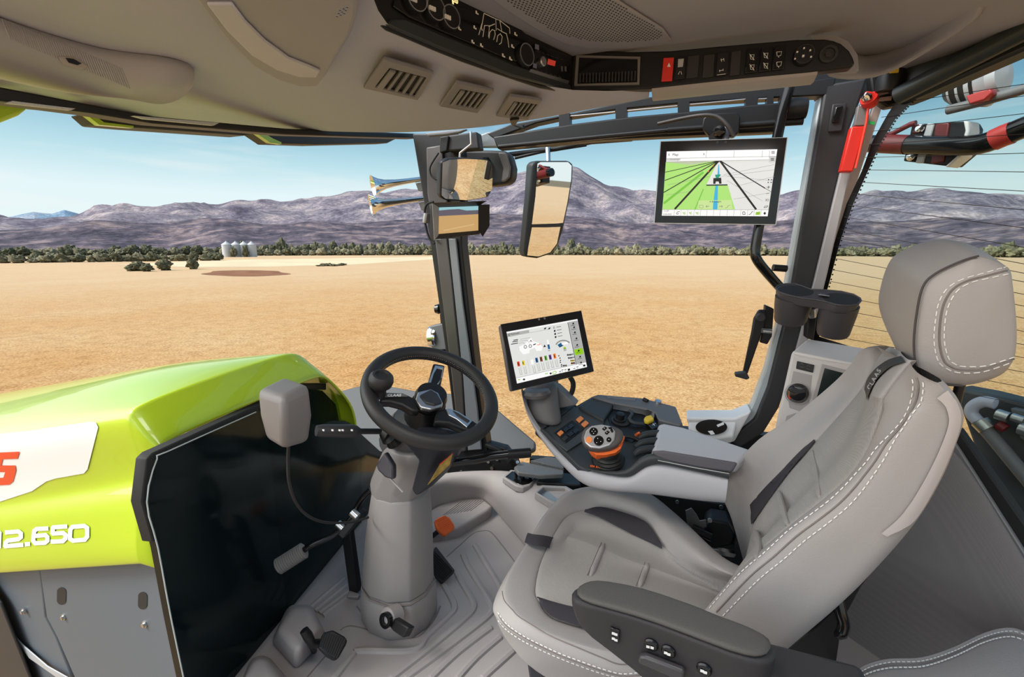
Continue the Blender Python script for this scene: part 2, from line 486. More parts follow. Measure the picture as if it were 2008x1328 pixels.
main = [(-700, 400), (-200, 425), (0, 440), (100, 438), (170, 428), (200, 413), (225, 408), (260, 409), (300, 413), (340, 411), (380, 402), (440, 402), (520, 397), (560, 400), (620, 392), (680, 378), (720, 372), (760, 378), (830, 372), (900, 362), (1000, 345), (1060, 326), (1090, 318), (1130, 330), (1180, 362), (1240, 378), (1300, 384), (1420, 388), (1500, 390), (1560, 384), (1600, 376), (1640, 388), (1700, 372), (1760, 380), (1830, 374), (1900, 382), (2008, 386), (2300, 380), (2900, 395)]
ridge_terrain('mountain_range', main, 1500, 5200, .62, M_rock, 1.0, 4.2)
ridge_terrain('far_mountains', [(-700, 420), (-100, 425), (0, 432), (55, 421), (80, 416), (115, 420), (140, 414), (175, 424), (240, 440), (400, 450)], 6000, 8600, .6, M_rockhaze, .8, 9.1)
foot = [(-700, 440), (0, 452), (100, 446), (190, 436), (260, 440), (330, 444), (420, 432), (520, 440), (620, 436), (700, 440), (800, 432), (950, 420), (1100, 425), (1250, 440), (1400, 436), (1550, 428), (1700, 435), (1850, 430), (2008, 440), (2900, 440)]
ridge_terrain('foothills', foot, 900, 2400, .6, M_rockdk, .42, 1.7)

# ---- bushes and trees along the field edge
M_leaf = [mat('olive leaves', (.185, .17, .10), .9, var=.5, vscale=1.2, bump=.8, bscale=3, bdist=.3, spec=.1), mat('grey green leaves', (.25, .225, .145), .9, var=.5, vscale=1.0, bump=.8, bscale=3, bdist=.3, spec=.1), mat('dark green leaves', (.13, .125, .075), .9, var=.5, vscale=1.5, bump=.8, bscale=3, bdist=.3, spec=.1)]
def bush_mesh(seed, m, tall=1.0):
    bm = bmesh.new(); bmesh.ops.create_icosphere(bm, subdivisions=4, radius=1)
    for v in bm.verts:
        q = v.co.copy()
        k = .70 + .55 * noise.noise(q * 1.9 + Vector((seed, 0, 0))) + .45 * abs(noise.noise(q * 4.2 + Vector((0, seed, 0)))) + .25 * noise.noise(q * 9)
        v.co = q * k
        v.co.z = (v.co.z + .75) * tall
        if v.co.z < 0: v.co.z = 0
    me = bpy.data.meshes.new('bush'); bm.to_mesh(me); bm.free(); me.materials.append(m)
    me.polygons.foreach_set('use_smooth', [True] * len(me.polygons)); return me
BM = [bush_mesh(i * 3.7 + 1, M_leaf[i % 3], .8 + .12 * (i % 3)) for i in range(6)]
rb = random.Random(3)
def bush(px, dist, h, wd, me, label, cat, group, z=GZ, name='bush'):
    a = az_of(px); o = bpy.data.objects.new(name, me); COL.objects.link(o)
    o.location = (dist * math.sin(a), dist * math.cos(a), z)
    o.rotation_euler.z = rb.uniform(0, 6.28); o.scale = (wd, wd, h / 1.5)
    return tag(o, label, cat, group)
for row in range(2):
    px = -60
    while px < 2070:
        left = px < 430
        w_ = rb.uniform(.9, 1.5) if left else rb.uniform(1.6, 2.9)
        d_ = (150 + row * 4 + rb.uniform(0, 2)) if left else (262 + row * 8 + rb.uniform(0, 4))
        bush(px, d_, w_ * rb.uniform(1.1, 1.6), w_, rb.choice(BM), 'olive green bush in the long hedge line along the far edge of the field', 'bush', 'bushes along the far field edge')
        px += 1.9 * w_ * 917 / d_ * (1 + ((px - 1004) / 900) ** 2)
for row in range(2):
    px = -50
    while px < 2060:
        w_ = rb.uniform(1.9, 3.4)
        d_ = 325 + row * 14 + rb.uniform(0, 6)
        bush(px, d_, w_ * rb.uniform(1.5, 2.4) * (.8 if px > 1150 else .68 if px < 430 else 1.15), w_, BM[2 if rb.random() < .35 else rb.choice((0, 1, 4))], 'tall scrubby tree behind the hedge line at the foot of the mountains', 'tree', 'trees behind the field hedge', name='scrub_tree')
        px += (1.75, 2.1)[row] * w_ * 917 / d_ * (1 + ((px - 1004) / 900) ** 2)
for px, py, h, w_ in ((265, 522, 1.1, 1.0), (283, 523, .9, .8), (252, 522, .7, .7), (317, 522, 1.35, .95), (373, 521, 1.5, .85)):
    d_ = (CAM.z - GZ) * 917 / (py - 490)
    lab = {265: 'low round bush, leftmost but one of the small group in the open field', 283: 'low bush right beside the round field bush, left of the lone dark ones', 252: 'smallest bush at the left end of the group in the open field', 317: 'dark rounded bush alone in the field, between the low group and the tall bush', 373: 'tallest lone dark bush in the open field, below the silos'}[px]
    bush(px, d_, h, w_, BM[2], lab, 'bush', None, name='field_bush')
for k, (px, py, h, w_) in enumerate(((458, 502, 3.6, 1.35), (481, 502, 3.9, 1.35))):
    bush(px, (CAM.z - GZ) * 917 / (py - 490) + 0, h, w_, BM[2], 'dark tree in front of the white silos, ' + ('left' if k == 0 else 'right') + ' of the pair', 'tree', None, name='tree')
for k in range(6):
    bush(625 + k * 9, 92 + rb.uniform(-2, 2), rb.uniform(.25, .5), .8, BM[k % 3], 'low scrub tuft in the thin dark strip right of the lone field bushes', 'bush', 'scrub tufts in the dark strip', name='scrub_tuft')
# dark bare patch and pale strip in the field
M_patch = mat('bare brown soil', (.22, .10, .055), .95, var=.3, vscale=.5, spec=.1)
ptch = [P(400 + 82 + 82 * math.cos(a) * (1 + .12 * math.sin(5 * a)), 536 + 6 * math.sin(a), z=GZ + .02) for a in [2 * math.pi * k / 40 for k in range(40)]]
o = obj('soil_patch', ptch, [tuple(range(40))], M_patch); tag(o, kind='structure')
ps = PL([(230, 519), (420, 510), (640, 507), (880, 503), (880, 507), (690, 519), (540, 523), (380, 524)], z=GZ + .015)
o = obj('stubble_strip', ps, [tuple(range(8))], M_pale); tag(o, kind='structure')
# ---- grain silos
M_silo = mat('white corrugated steel', (.50, .51, .53), .5, bump=.5, bscale=3, bdist=.05)
sl = [('first', 445), ('second', 463), ('third', 479), ('fourth', 494)]
for nm, px in sl:
    a = az_of(px); dd = 225.0
    c = Vector((dd * math.sin(a), dd * math.cos(a), GZ))
    t = thing('grain_silo', 'white grain silo with a cone roof, %s from the left in the row of four' % nm, 'silo', c, 'grain silos in the far field')
    prof = [(1.75, 0)]
    for k in range(10): prof += [(1.75, .2 + k * .47), (1.82, .43 + k * .47)]
    lathe('silo_body', prof + [(1.75, 5.0), (.01, 5.0)], c, (0, 0, 1), M_silo, t, 28)
    lathe('silo_roof', [(1.9, 4.95), (1.85, 5.05), (.35, 6.1), (.35, 6.35), (.01, 6.45)], c, (0, 0, 1), M_silo, t, 28)
# ================================================================ CAB SHELL: ROOF
ZR, ZH = 1.70, 1.60           # roof lining and headliner rim heights
# console planes: a diagonal run over the windscreen corner and a straight run along the right side
NA = Vector((.905, -.425, 0)).normalized(); A0 = Vector((-.43, 1.03, 1.6))
NB = Vector((0, -1, 0)); B0 = Vector((0, 1.30, 1.6))
def PA(px, py, off=0.0): return P(px, py, pl=(A0 + NA * off, NA))
def PB(px, py, off=0.0): return P(px, py, pl=(B0 + NB * off, NB))
con_bot_A = [(735, -60), (735, 0), (737, 25), (745, 45), (760, 58), (799, 74), (850, 96), (909, 120), (1000, 152), (1060, 172), (1126, 184)]
con_bot_B = [(1111, 183), (1208, 177), (1274, 174), (1446, 155), (1584, 142), (1671, 132)]
con_end_B = [(1677, 124), (1673, 112), (1666, 99), (1650, 85), (1635, 79), (1618, 76)]
con_top_B = [(1561, 77), (1400, 91), (1316, 99), (1240, 101), (1125, 98)]
con_top_A = [(1137, 100), (1073, 75), (999, 27), (963, 3), (900, -60)]
# main roof lining
edge = [PA(*p) for p in reversed(con_top_A)] + [PB(*p) for p in reversed(con_top_B)] + [PB(*p) for p in reversed(con_end_B[:-1])]
rim_r = [P(1700, 140, z=ZR - .04), P(1745, 132, z=ZR), P(1900, 22, z=ZR), P(1990, -45, z=ZR)]
edge = [q - NA * .10 for q in edge[:5]] + [q + Vector((0, .12, 0)) for q in edge[5:]]
pts = [Vector((p.x, p.y, ZR)) for p in edge[:-2]] + [P(1682, 118, z=ZR), P(1745, 120, z=ZR) + Vector((.0, .06, 0)), P(1790, 135, z=ZR), P(1980, 60, z=ZR), Vector((1.5, 1.25, ZR)), Vector((1.5, -.35, ZR)), Vector((1.3, -.35, ZR)), Vector((-1.3, -.35, ZR)), Vector((-1.3, .3, ZR))]
o = prism('ceiling', pts, (0, 0, .05), M_roof); tag(o, kind='structure')
# short drop of the lining beside the right end of the console
dr = [[P(1625, 68, z=ZR + .004), P(1676, 108, z=ZR + .004), P(1720, 104, z=ZR + .004), P(1770, 92, z=ZR + .004), P(1830, 58, z=ZR + .004), P(1930, -10, z=ZR + .004)], [P(1640, 95, z=1.68), P(1674, 126, z=1.665), P(1715, 130, z=1.67), P(1762, 116, z=1.68), P(1826, 76, z=1.69), P(1935, 5, z=1.70)], [P(1630, 125, z=1.63), P(1650, 142, z=1.61), P(1700, 148, z=1.625), P(1752, 134, z=1.645), P(1812, 98, z=1.67), P(1925, 28, z=1.69)], [P(1615, 148, z=1.605), P(1640, 158, z=1.60), P(1690, 160, z=1.61), P(1740, 150, z=1.63), P(1800, 118, z=1.66), P(1915, 45, z=1.685)]]
o = loft('trim_1', dr, M_roof, closed=False, solid=.012, offset=1, sub=1); tag(o, kind='structure')
# headliner rim, from the console's lower edge out to the windscreen and side window
outer = [(-420, 120), (-150, 150), (0, 178), (200, 228), (400, 250), (600, 260), (720, 263), (800, 263), (900, 257), (1000, 246), (1130, 222), (1272, 193)]
inner = [(-200, -260), (60, -240), (250, -200), (430, -160), (600, -120), (720, -60), (737, 25), (775, 66), (880, 108), (990, 150), (1118, 183), (1274, 175)]
rows = []
for k in range(9):
    t = k / 8; row = []
    for (ax, ay), (bx, by) in zip(outer, inner):
        a = P(ax, ay, z=ZH - .01); b = P(bx, by, z=ZH + .004)
        a = Vector((a.x, a.y, a.z)); q = a.lerp(b, t)
        q.z -= .012 * math.sin(math.pi * min(1, t * 1.2)) * (1 if ax < 1000 else .3)
        row.append(q)
    rows.append(row)
rows = [[q + Vector((0, 0, .06)) + (rows[0][i] - rows[1][i]) * .10 for i, q in enumerate(rows[0])], [q + Vector((0, 0, .012)) + (rows[0][i] - rows[1][i]) * .07 for i, q in enumerate(rows[0])]] + rows
rim = loft('trim_2', rows, M_liner, closed=False, sub=1); tag(rim, kind='structure')
SKr = skin(rim)
o = prism('trim_33', PL([(1585, 150), (1700, 128), (1800, 110), (1795, 190), (1740, 208), (1700, 190), (1640, 186), (1600, 196)], y=1.875), (0, .02, 0), M_black); tag(o, kind='structure')
o = prism('trim_32', PL([(1590, 70), (1640, 70), (1664, 82), (1682, 108), (1684, 138), (1620, 140)], y=1.36), (0, .02, 0), M_roof); tag(o, kind='structure')
# pale edge strip under the straight console run, with joint collars at both ends
rows = []
for dy, dz in ((0.10, .02), (.09, -.002), (.06, -.014), (.03, -.017), (.004, -.010), (.002, .002), (.02, .012)):
    rows.append([Vector((x, 1.30 + dy * 1.0, 1.6 + dz)) for x in (-.098, -.06, .06, .18, .262)])
o = loft('trim_3', rows, M_beige, closed=False); tag(o, kind='structure')

# ================================================================ OVERHEAD CONSOLE
con = thing('overhead_console', 'long black overhead control console wrapping around the front right corner of the roof', 'control console', PB(1300, 140))
n = MB()
fA = [PA(*p) for p in con_bot_A] + [PA(*p) for p in con_top_A]
fB = [PB(*p) for p in con_bot_B] + [PB(*p) for p in con_end_B] + [PB(*p) for p in con_top_B]
n.add(prism_vf(fA, -NA * .010), M_black)
n.add(prism_vf(fB, -NB * .03), M_black)
n.build('housing', con, bevel=.004)
# projecting lip along the diagonal run
lipA = [(752, 50), (768, 59), (860, 98), (1000, 151), (1118, 182), (1114, 166), (1000, 126), (860, 68), (790, 38), (765, 38)]
prism('lower_lip', [PA(*p, .0) for p in lipA], NA * .008, mat('slate lip', (.026, .032, .036), .35), con, bevel=.004)
# climate panel
panA = [(768, 14), (800, 36), (880, 70), (1000, 120), (1020, 122), (1040, 80), (995, 35), (935, -5), (880, -40), (790, -60)]
prism('climate_panel', [PA(*p, .001) for p in panA], NA * .005, M_blackg, con, bevel=.0015)
def strokes(mb, lines, fn, r, m, off=.007, seg=4):
    for ln in lines:
        mb.add(tube_vf([fn(a, b, off) for a, b in ln], r, seg), m)
def quads(mb, rects, fn, m, off=.007):
    for q in rects:
        p = [fn(a, b, off) for a, b in q]
        mb.add((p, [tuple(range(len(p)))]), m)
def rectpx(cx, cy, w, h, sk=0.0):
    return [(cx - w / 2, cy - h / 2 - sk * w / 2), (cx + w / 2, cy - h / 2 + sk * w / 2), (cx + w / 2, cy + h / 2 + sk * w / 2), (cx - w / 2, cy + h / 2 - sk * w / 2)]
# pictogram of the tractor and small key symbols
pic = MB()
strokes(pic, [[(949, 26), (944, 55), (946, 60)], [(949, 26), (972, 37), (973, 60)], [(972, 37), (980, 40), (984, 62), (975, 56)], [(980, 40), (999, 55), (1000, 66)], [(945, 46), (939, 68)], [(950, 50), (947, 72)], [(950, 50), (960, 50), (958, 72)], [(958, 52), (970, 47)], [(984, 62), (993, 66), (996, 78), (998, 93)],
    [(959, 75), (960, 64), (965, 58), (970, 60), (971, 68), (968, 78)], [(974, 82), (976, 70), (981, 66), (985, 72), (983, 84), (979, 87)]], PA, .0009, M_icon)
pic.build('tractor_pictogram', con)
keys = MB()
for cx, cy in ((934, 24), (930, 53), (926, 81), (943, 88), (1010, 66), (1004, 90), (986, 108), (1000, 114), (900, 55)):
    quads(keys, [rectpx(cx, cy, 3, 6, .4), rectpx(cx + 2.5, cy + 3, 4, 3, .4)], PA, M_icon)
keys.build('key_symbols', con)
M_amber = mat('amber digits', (.75, .6, .25), .5, emit=1.2)
dsp = MB(); quads(dsp, [[(868, -14), (905, 6), (908, 16), (872, -2)]], PA, M_blackg, .0065)
dsp.add(text_vf('20', PA(889, 3, .0072), PA(900, 10) - PA(888, 3), Vector((0, 0, 1)), .012), M_amber)
quads(dsp, [[(886, -3), (889, -1), (890, 9), (887, 7)]], PA, M_amber)
dsp.build('climate_display', con)
uA = Vector((0, 0, 1)); rA = uA.cross(NA)
def knob(nm, c, ax, r, parent, ring=M_alu, body=M_black, h=.012):
    lathe(nm, [(r, -.004), (r, h * .4), (r * .9, h), (.001, h)], c, ax, body, parent, 24)
    k = [o for o in COL.objects if o.parent == parent and o.name.startswith(nm)][-1]
    lathe('ring', [(r * .92, h * .98), (r * .92, h + .0016), (r * .84, h + .0016), (r * .84, h * .98)], c, ax, ring, k, 24)
    return k
for (kx, ky) in ((811, 2), (848, 20), (878, 37)):
    k = knob('climate_knob', PA(kx, ky, .006), NA, .0235, con)
    s = MB(); c = PA(kx, ky, .0195)
    for a in (-1, 0, 1): s.add(box_vf(c + rA * .005 * a + uA * .003, (.004, .004, .007), None), M_icon)
    s.build('symbol', k)
k = knob('volume_knob', PA(1026, 110, .004), NA, .026, con)
g = MB(); quads(g, [rectpx(1029, 88, 5, 3, .4)], PA, mat('green lamp', (.05, .9, .1), .4, emit=1.0)); g.build('indicator_lamp', con)
# frame around the radio bay and ribbed storage slot
storage = [PB(1131, 110), PB(1256, 113), PB(1254, 167), PB(1127, 170)]
mbs = MB()
def ring_vf(outer_, inner_, vec):
    n_ = len(outer_); vec = Vector(vec)
    v = list(outer_) + list(inner_) + [p + vec for p in outer_] + [p + vec for p in inner_]
    f = []
    for i in range(n_):
        j = (i + 1) % n_
        f += [(i, j, n_ + j, n_ + i), (2 * n_ + i, 3 * n_ + i, 3 * n_ + j, 2 * n_ + j), (i, 2 * n_ + i, 2 * n_ + j, j), (n_ + i, n_ + j, 3 * n_ + j, 3 * n_ + i)]
    return v, f
inn = [PB(1136, 114), PB(1251, 117), PB(1250, 163), PB(1133, 166)]
v, f = ring_vf(storage, inn, NB * .006); obj('slot_frame', v, f, M_mid, con, smooth=False)
prism('slot_floor', [PB(1136, 114, .0005), PB(1251, 117, .0005), PB(1250, 163, .0005), PB(1133, 166, .0005)], NB * .001, M_blackg, con)
for k in range(18):
    x0 = 1137 + k * 6.3; box('slot_rib', PB(x0 + 1.5, 154 - k * .25, .006), (.0035, .010, .022), M_dark, con)
# switches of the straight run
def rocker(nm, quad, m, parent, h=.006):
    return prism(nm, [PB(a, b, .001) for a, b in quad], NB * h, m, parent, bevel=.0015)
r_ = rocker('hazard_switch', [(1301, 115), (1322, 114), (1318, 160), (1297, 161)], M_red, con); r_['label'] = 'red hazard warning switch'
mm = MB(); quads(mm, [[(1308, 131), (1312, 123), (1315, 131)]], PB, M_icon, .0076); mm.build('warning_triangle', r_)
def iconset(parent, items, m=M_icon, off=.0076, fn=None, r=.0006):
    q = MB(); strokes(q, items, fn or PB, r, m, off); q.build('symbol', parent)
r_ = rocker('rocker_switch', [(1326, 114), (1345, 112), (1342, 156), (1322, 158)], M_black, con)
q = MB(); quads(q, [[(1330, 116), (1341, 115), (1339, 131), (1329, 132)]], PB, mat('lit switch lens', (.45, .45, .48), .4), .0076); q.build('lens', r_)
iconset(r_, [[(1330, 146), (1333, 140)], [(1337, 146), (1335, 140)]])
for q_ in ([(1349, 110), (1372, 108), (1368, 152), (1345, 155)], [(1380, 108), (1402, 106), (1399, 151), (1377, 154)], [(1434, 102), (1454, 99), (1450, 147), (1430, 150)]):
    rocker('blank_cover', q_, M_dark, con, .003)
r_ = rocker('rocker_switch', [(1406, 105), (1430, 102), (1426, 147), (1403, 151)], M_black, con)
iconset(r_, [[(1413, 118), (1420, 116)], [(1414, 115), (1415, 121)], [(1419, 114), (1420, 120)], [(1411, 139), (1418, 137)], [(1411, 137), (1411, 141)], [(1418, 135), (1418, 139)], [(1406, 147), (1423, 145)]])
for k, xx in enumerate((1463, 1490, 1516)):
    r_ = rocker('rocker_switch', [(xx + 2, 98 - k * 2.5), (xx + 25, 95 - k * 2.5), (xx + 20, 143 - k * 3), (xx - 3, 146 - k * 3)], M_blackg, con)
    it = []
    for dy in (112 - k * 3, 132 - k * 3):
        it += [[(xx + 8, dy - 4), (xx + 16, dy - 5), (xx + 14, dy + 5), (xx + 9, dy + 4), (xx + 8, dy - 4)], [(xx + 7, dy - 6), (xx + 16, dy + 6)]] if k < 2 else [[(xx + 7, dy - 4), (xx + 17, dy - 5), (xx + 15, dy + 3), (xx + 8, dy + 4), (xx + 7, dy - 4)], [(xx + 11, dy + 4), (xx + 11, dy + 7)]]
    iconset(r_, it)
k = knob('mirror_dial', PB(1575, 110, .002), NB, .0215, con, ring=M_dark)
q = MB()
for a in range(-2, 3): q.add(box_vf(PB(1575, 110, .0165) + Vector((math.sin(a * .9) * .016, 0, math.cos(a * .9) * .016)), (.003, .003, .003)), M_icon)
q.add(box_vf(PB(1575, 110, .0165), (.004, .004, .004)), M_icon); q.build('dial_marks', k)
lathe('socket', [(.018, 0), (.018, .005), (.013, .005), (.012, -.002), (.006, -.002), (.006, .003), (.001, .003)], PB(1624, 107, .001), NB, M_dark, con, 24)
# radio
rad = thing('car_radio', 'black car radio with silver lower edge set in the overhead console corner', 'radio', PA(1080, 125))
prism('radio_face', [PA(1047, 86, .001), PA(1117, 112, .001), PA(1112, 160, .001), PA(1040, 138, .001)], NA * .006, M_blackg, rad, bevel=.0015)
prism('silver_edge', [PA(1037, 137, .002), PA(1112, 160, .002), PA(1110, 166, .002), PA(1033, 142, .002)], NA * .007, M_alu, rad)
q = MB(); M_rd = mat('red display', (.35, .03, .02), .4, emit=.7)
quads(q, [[(1075, 115), (1090, 120), (1088, 130), (1073, 126)]], PA, M_rd, .0078); q.build('radio_display', rad)
q = MB(); quads(q, [rectpx(1053, 92, 8, 10, .35), rectpx(1049, 129, 7, 9, .35)], PA, mat('blue key', (.18, .2, .33), .4), .0078)
for xx in (1102, 1109): quads(q, [rectpx(xx, 135, 4, 10, .3)], PA, M_alu, .0078)
for xx in range(1056, 1105, 9): quads(q, [rectpx(xx, 101 + (xx - 1056) * .36, 6, 2, .35), rectpx(xx - 3, 138 + (xx - 1056) * .3, 6, 3, .3)], PA, M_dark, .0078)
q.build('radio_keys', rad)
lathe('radio_knob', [(.011, 0), (.011, .008), (.009, .010), (.001, .010)], PA(1061, 122, .007), NA, M_alu, rad, 20)

# ================================================================ SPEAKER GRILLE
gp = [(940, -25), (1000, 20), (1060, 58), (1105, 80), (1150, 90), (1230, 91), (1290, 86), (1316, 74), (1300, 52), (1230, 8), (1180, -25)]
gr = thing('speaker_grille', 'perforated grey speaker grille panel in the roof above the console', 'speaker grille', P(1150, 50, z=ZR))
prism('grille_panel', PL(gp, z=ZR - .001), (0, 0, -.006), M_roof, gr, bevel=.003)
hb = MB(); M_hole = mat('dark perforation', (.035, .032, .03), .9)
ip = PL([(965, -22), (1010, 14), (1070, 52), (1115, 72), (1160, 81), (1230, 82), (1284, 78), (1303, 70), (1285, 52), (1220, 12), (1165, -22)], z=ZR - .0072)
def inside(p, poly):
    c = False
    for i in range(len(poly)):
        a, b = poly[i], poly[i - 1]
        if (a.y > p.y) != (b.y > p.y) and p.x < (b.x - a.x) * (p.y - a.y) / (b.y - a.y) + a.x: c = not c
    return c
x0, x1 = min(p.x for p in ip), max(p.x for p in ip); y0, y1 = min(p.y for p in ip), max(p.y for p in ip)
ny = 0; yy = y0
while yy < y1:
    xx = x0 + (.0045 if ny % 2 else 0)
    while xx < x1:
        if inside(Vector((xx, yy, 0)), ip):
            c = Vector((xx, yy, ZR - .0073)); hb.add(([c + Vector((.0026, 0, 0)), c + Vector((0, .0034, 0)), c - Vector((.0026, 0, 0)), c - Vector((0, .0034, 0))], [(0, 1, 2, 3)]), M_hole)
        xx += .009
    yy += .0075; ny += 1
hb.build('perforations', gr, smooth=False)

# ================================================================ AIR VENTS
M_vent = mat('grey vent plastic', (.17, .168, .185), .5, bump=.06, bscale=900)
def bil(q, u, v, dz=0.0):
    a, b, c, d = q
    r = (a.lerp(d, u)).lerp(b.lerp(c, u), v); return r + Vector((0, 0, dz))
vents = [([(712, 167), (752, 107), (851, 137), (819, 191)], [(736, 164), (764, 127), (837, 146), (813, 184)], 'largest air vent in the headliner, left of the other two'),
         ([(861, 203), (894, 154), (969, 172), (936, 217)], [(882, 199), (903, 169), (958, 179), (936, 208)], 'middle air vent of the three in the headliner'),
         ([(973, 223), (999, 182), (1063, 191), (1035, 230)], [(990, 220), (1008, 193), (1054, 199), (1035, 224)], 'smallest air vent in the headliner, right of the other two')]
for out_, in_, lab in vents:
    zb = min(q.z for q in lays(SKr, out_, 0)) - .0005
    oq = PL(out_, z=zb); iq = PL(in_, z=zb)
    c = sum(oq, Vector()) / 4
    t = thing('air_vent', lab + ', grey with slanted louvres', 'air vent', c, 'headliner air vents')
    v, f = ring_vf(oq, iq, (0, 0, -.008)); obj('vent_frame', v, f, M_vent, t, bevel=.0035, seg=3)
    prism('vent_duct', [q + Vector((0, 0, -.0005)) for q in iq], (0, 0, .004), M_rubber, t)
    prism('vent_drum', [bil(iq, 0.02, .02, -.004), bil(iq, 0.02, .98, -.004), bil(iq, .17, .98, -.004), bil(iq, .17, .02, -.004)], (0, 0, -.008), M_vent, t, bevel=.003)
    for k in range(4):
        u0 = .27 + k * .19
        a, b = bil(iq, u0, .02, -.002), bil(iq, u0, .98, -.002)
        a2, b2 = bil(iq, u0 + .085, .02, .0), bil(iq, u0 + .085, .98, .0)
        prism('louvre', [a, b, b2, a2], (0, 0, -.007), M_vent, t, bevel=.001)

# ================================================================ ROOF COVERS
zc = ZH - .016
cov = thing('roof_cover', 'smooth grey shield shaped cover on the headliner at the top edge', 'roof cover', P(600, 60, z=zc))
cp = [(372, -40), (400, 0), (440, 55), (490, 105), (540, 135), (585, 150), (622, 150), (640, 125), (664, 80), (688, 40), (700, 0), (702, -40)]
prism('cover_panel', PL(cp, z=zc - .012), (0, 0, -.022), mat('grey cover plastic', (.26, .26, .29), .5, bump=.05, bscale=600), cov, bevel=.008, seg=3)
cpl = [(404, 0), (444, 54), (493, 103), (542, 132), (586, 146), (620, 147), (628, 134), (606, 124), (566, 108), (520, 74), (482, 36), (455, 0)]
prism('cover_lip', PL(cpl, z=zc - .0335), (0, 0, -.006), mat('pale cover lip', (.42, .42, .47), .5), cov, bevel=.003)
hb = MB()
for k in range(9):
    c = P(667 + (k % 3) * 7 - (k // 3) * 3, 20 + (k // 3) * 6 + (k % 3) * -3, z=zc - .0345); hb.add(lathe_vf([(.0018, 0), (.0018, -.0004), (.0001, -.0004)], c, (0, 0, 1), 8), M_hole)
hb.build('small_holes', cov)
# sun blind housing along the windscreen, ribbed, with a dark pull opening
bh = thing('sun_blind_housing', 'ribbed beige sun blind housing with a dark pull opening, upper left of the roof', 'sun blind', P(150, 100, z=ZH - .03))
path = [P(-160, 35, z=ZH - .03), P(0, 87, z=ZH - .03), P(150, 125, z=ZH - .03), P(270, 140, z=ZH - .03), P(322, 152, z=ZH - .026), P(334, 156, z=ZH - .02)]
rings = []
for i, p in enumerate(catmull(path, 5)):
    k = i / 25; w = [1, 1, 1, 1, .93, .45][min(5, int(k * 5 + .001))]
    if k > .9: w = .9 - (k - .9) * 4.5
    tdir = Vector((.0, 1, 0)); side = Vector((.62, .0, 0)).normalized()
    # cross-section: rounded bar hanging below the liner
    prof = [(-.085, .03), (-.088, -.02), (-.075, -.046), (-.03, -.052), (.03, -.050), (.085, -.026), (.095, .0), (.095, .03)]
    rings.append([p + side * a * w + Vector((0, 0, b * (w ** .5 if k > .9 else 1))) for a, b in prof])
hsh = loft('housing_shell', rings, M_vent, bh, sub=1)
hsh.data.materials[0] = mat('housing plastic', (.36, .355, .385), .5, bump=.06, bscale=800)
SKs = skin(hsh)
rb_ = MB()
for i in range(46):
    pp = lays(SKs, [(4 + i * 5.2 + q * 2.6, 37 + i * 2.15 + q * 6.5) for q in range(7)], .0)
    if len(pp) > 3: rb_.add(tube_vf(pp, .0016, 5), hsh.data.materials[0])
rb_.build('housing_ribs', bh)
pr = lays(SKs, [(112, 108), (145, 110), (172, 127), (160, 134), (122, 122)], .001)
prism('pull_frame', pr, (0, 0, -.004), M_beige, bh, bevel=.0015)
prism('pull_opening', lays(SKs, [(126, 110), (142, 112), (158, 121), (150, 124), (132, 119)], .0058), (0, 0, -.0005), M_blackg, bh)

# ================================================================ WINDSCREEN TOP FRAME AND OUTSIDE ROOF EDGE
def XF(pts, x): return PL(pts, x=x)
o = prism('trim_4', XF([(-420, 70), (0, 170), (180, 205), (300, 228), (560, 252), (815, 262), (815, 272), (560, 264), (300, 242), (180, 222), (0, 198), (-420, 110)], -1.16), (-.05, 0, .0), M_black, bevel=.004); tag(o, kind='structure')
# green roof lip and visor lamps outside the windscreen
vis = thing('roof_visor', 'green painted roof edge with dark lamp bars seen through the top of the windscreen', 'roof visor', P(300, 235, x=-1.5))
prism('corner_skin', XF([(-60, 190), (0, 205), (62, 211), (40, 228), (0, 244), (-60, 268)], -1.5), (-.1, 0, .02), M_green, vis, bevel=.01)
prism('visor_strip', XF([(50, 208), (175, 218), (300, 232), (520, 256), (520, 240), (300, 214), (60, 190)], -1.56), (-.06, 0, .0), mat('pale green underside', (.36, .38, .22), .5), vis, bevel=.004)
prism('lamp_bar', XF([(172, 222), (196, 244), (260, 250), (480, 266), (512, 260), (504, 244), (300, 226)], -1.50), (-.08, 0, .0), M_dark, vis, bevel=.005, seg=3)
prism('lamp_bar', XF([(503, 258), (536, 281), (620, 284), (760, 281), (780, 271), (700, 258)], -1.48), (-.08, 0, .0), M_dark, vis, bevel=.005, seg=3)
prism('lip_edge', XF([(168, 224), (195, 245), (262, 251), (262, 247), (204, 240), (182, 224)], -1.49), (-.02, 0, 0), M_green, vis)
prism('lip_edge', XF([(500, 259), (530, 280), (552, 283), (552, 279), (536, 272), (515, 259)], -1.47), (-.02, 0, 0), M_green, vis)
for q in ([(25, 198), (148, 213), (140, 216), (15, 202)], [(263, 227), (430, 241), (420, 246), (285, 233)]):
    prism('lamp_grid', XF(q, -1.10), (-.012, 0, .0), mat('pale grid', (.5, .5, .48), .5, bump=1, bscale=300, bdist=.004), vis)
prism('bracket', XF([(148, 205), (172, 208), (172, 216), (148, 214)], -1.46), (-.03, 0, 0), M_black, vis, bevel=.003)
prism('bracket', XF([(500, 247), (550, 252), (540, 262), (505, 260)], -1.46), (-.03, 0, 0), M_black, vis, bevel=.003)
# ================================================================ PILLARS AND WINDOWS
def XY(pts, y): return PL(pts, y=y)
YW = 1.85
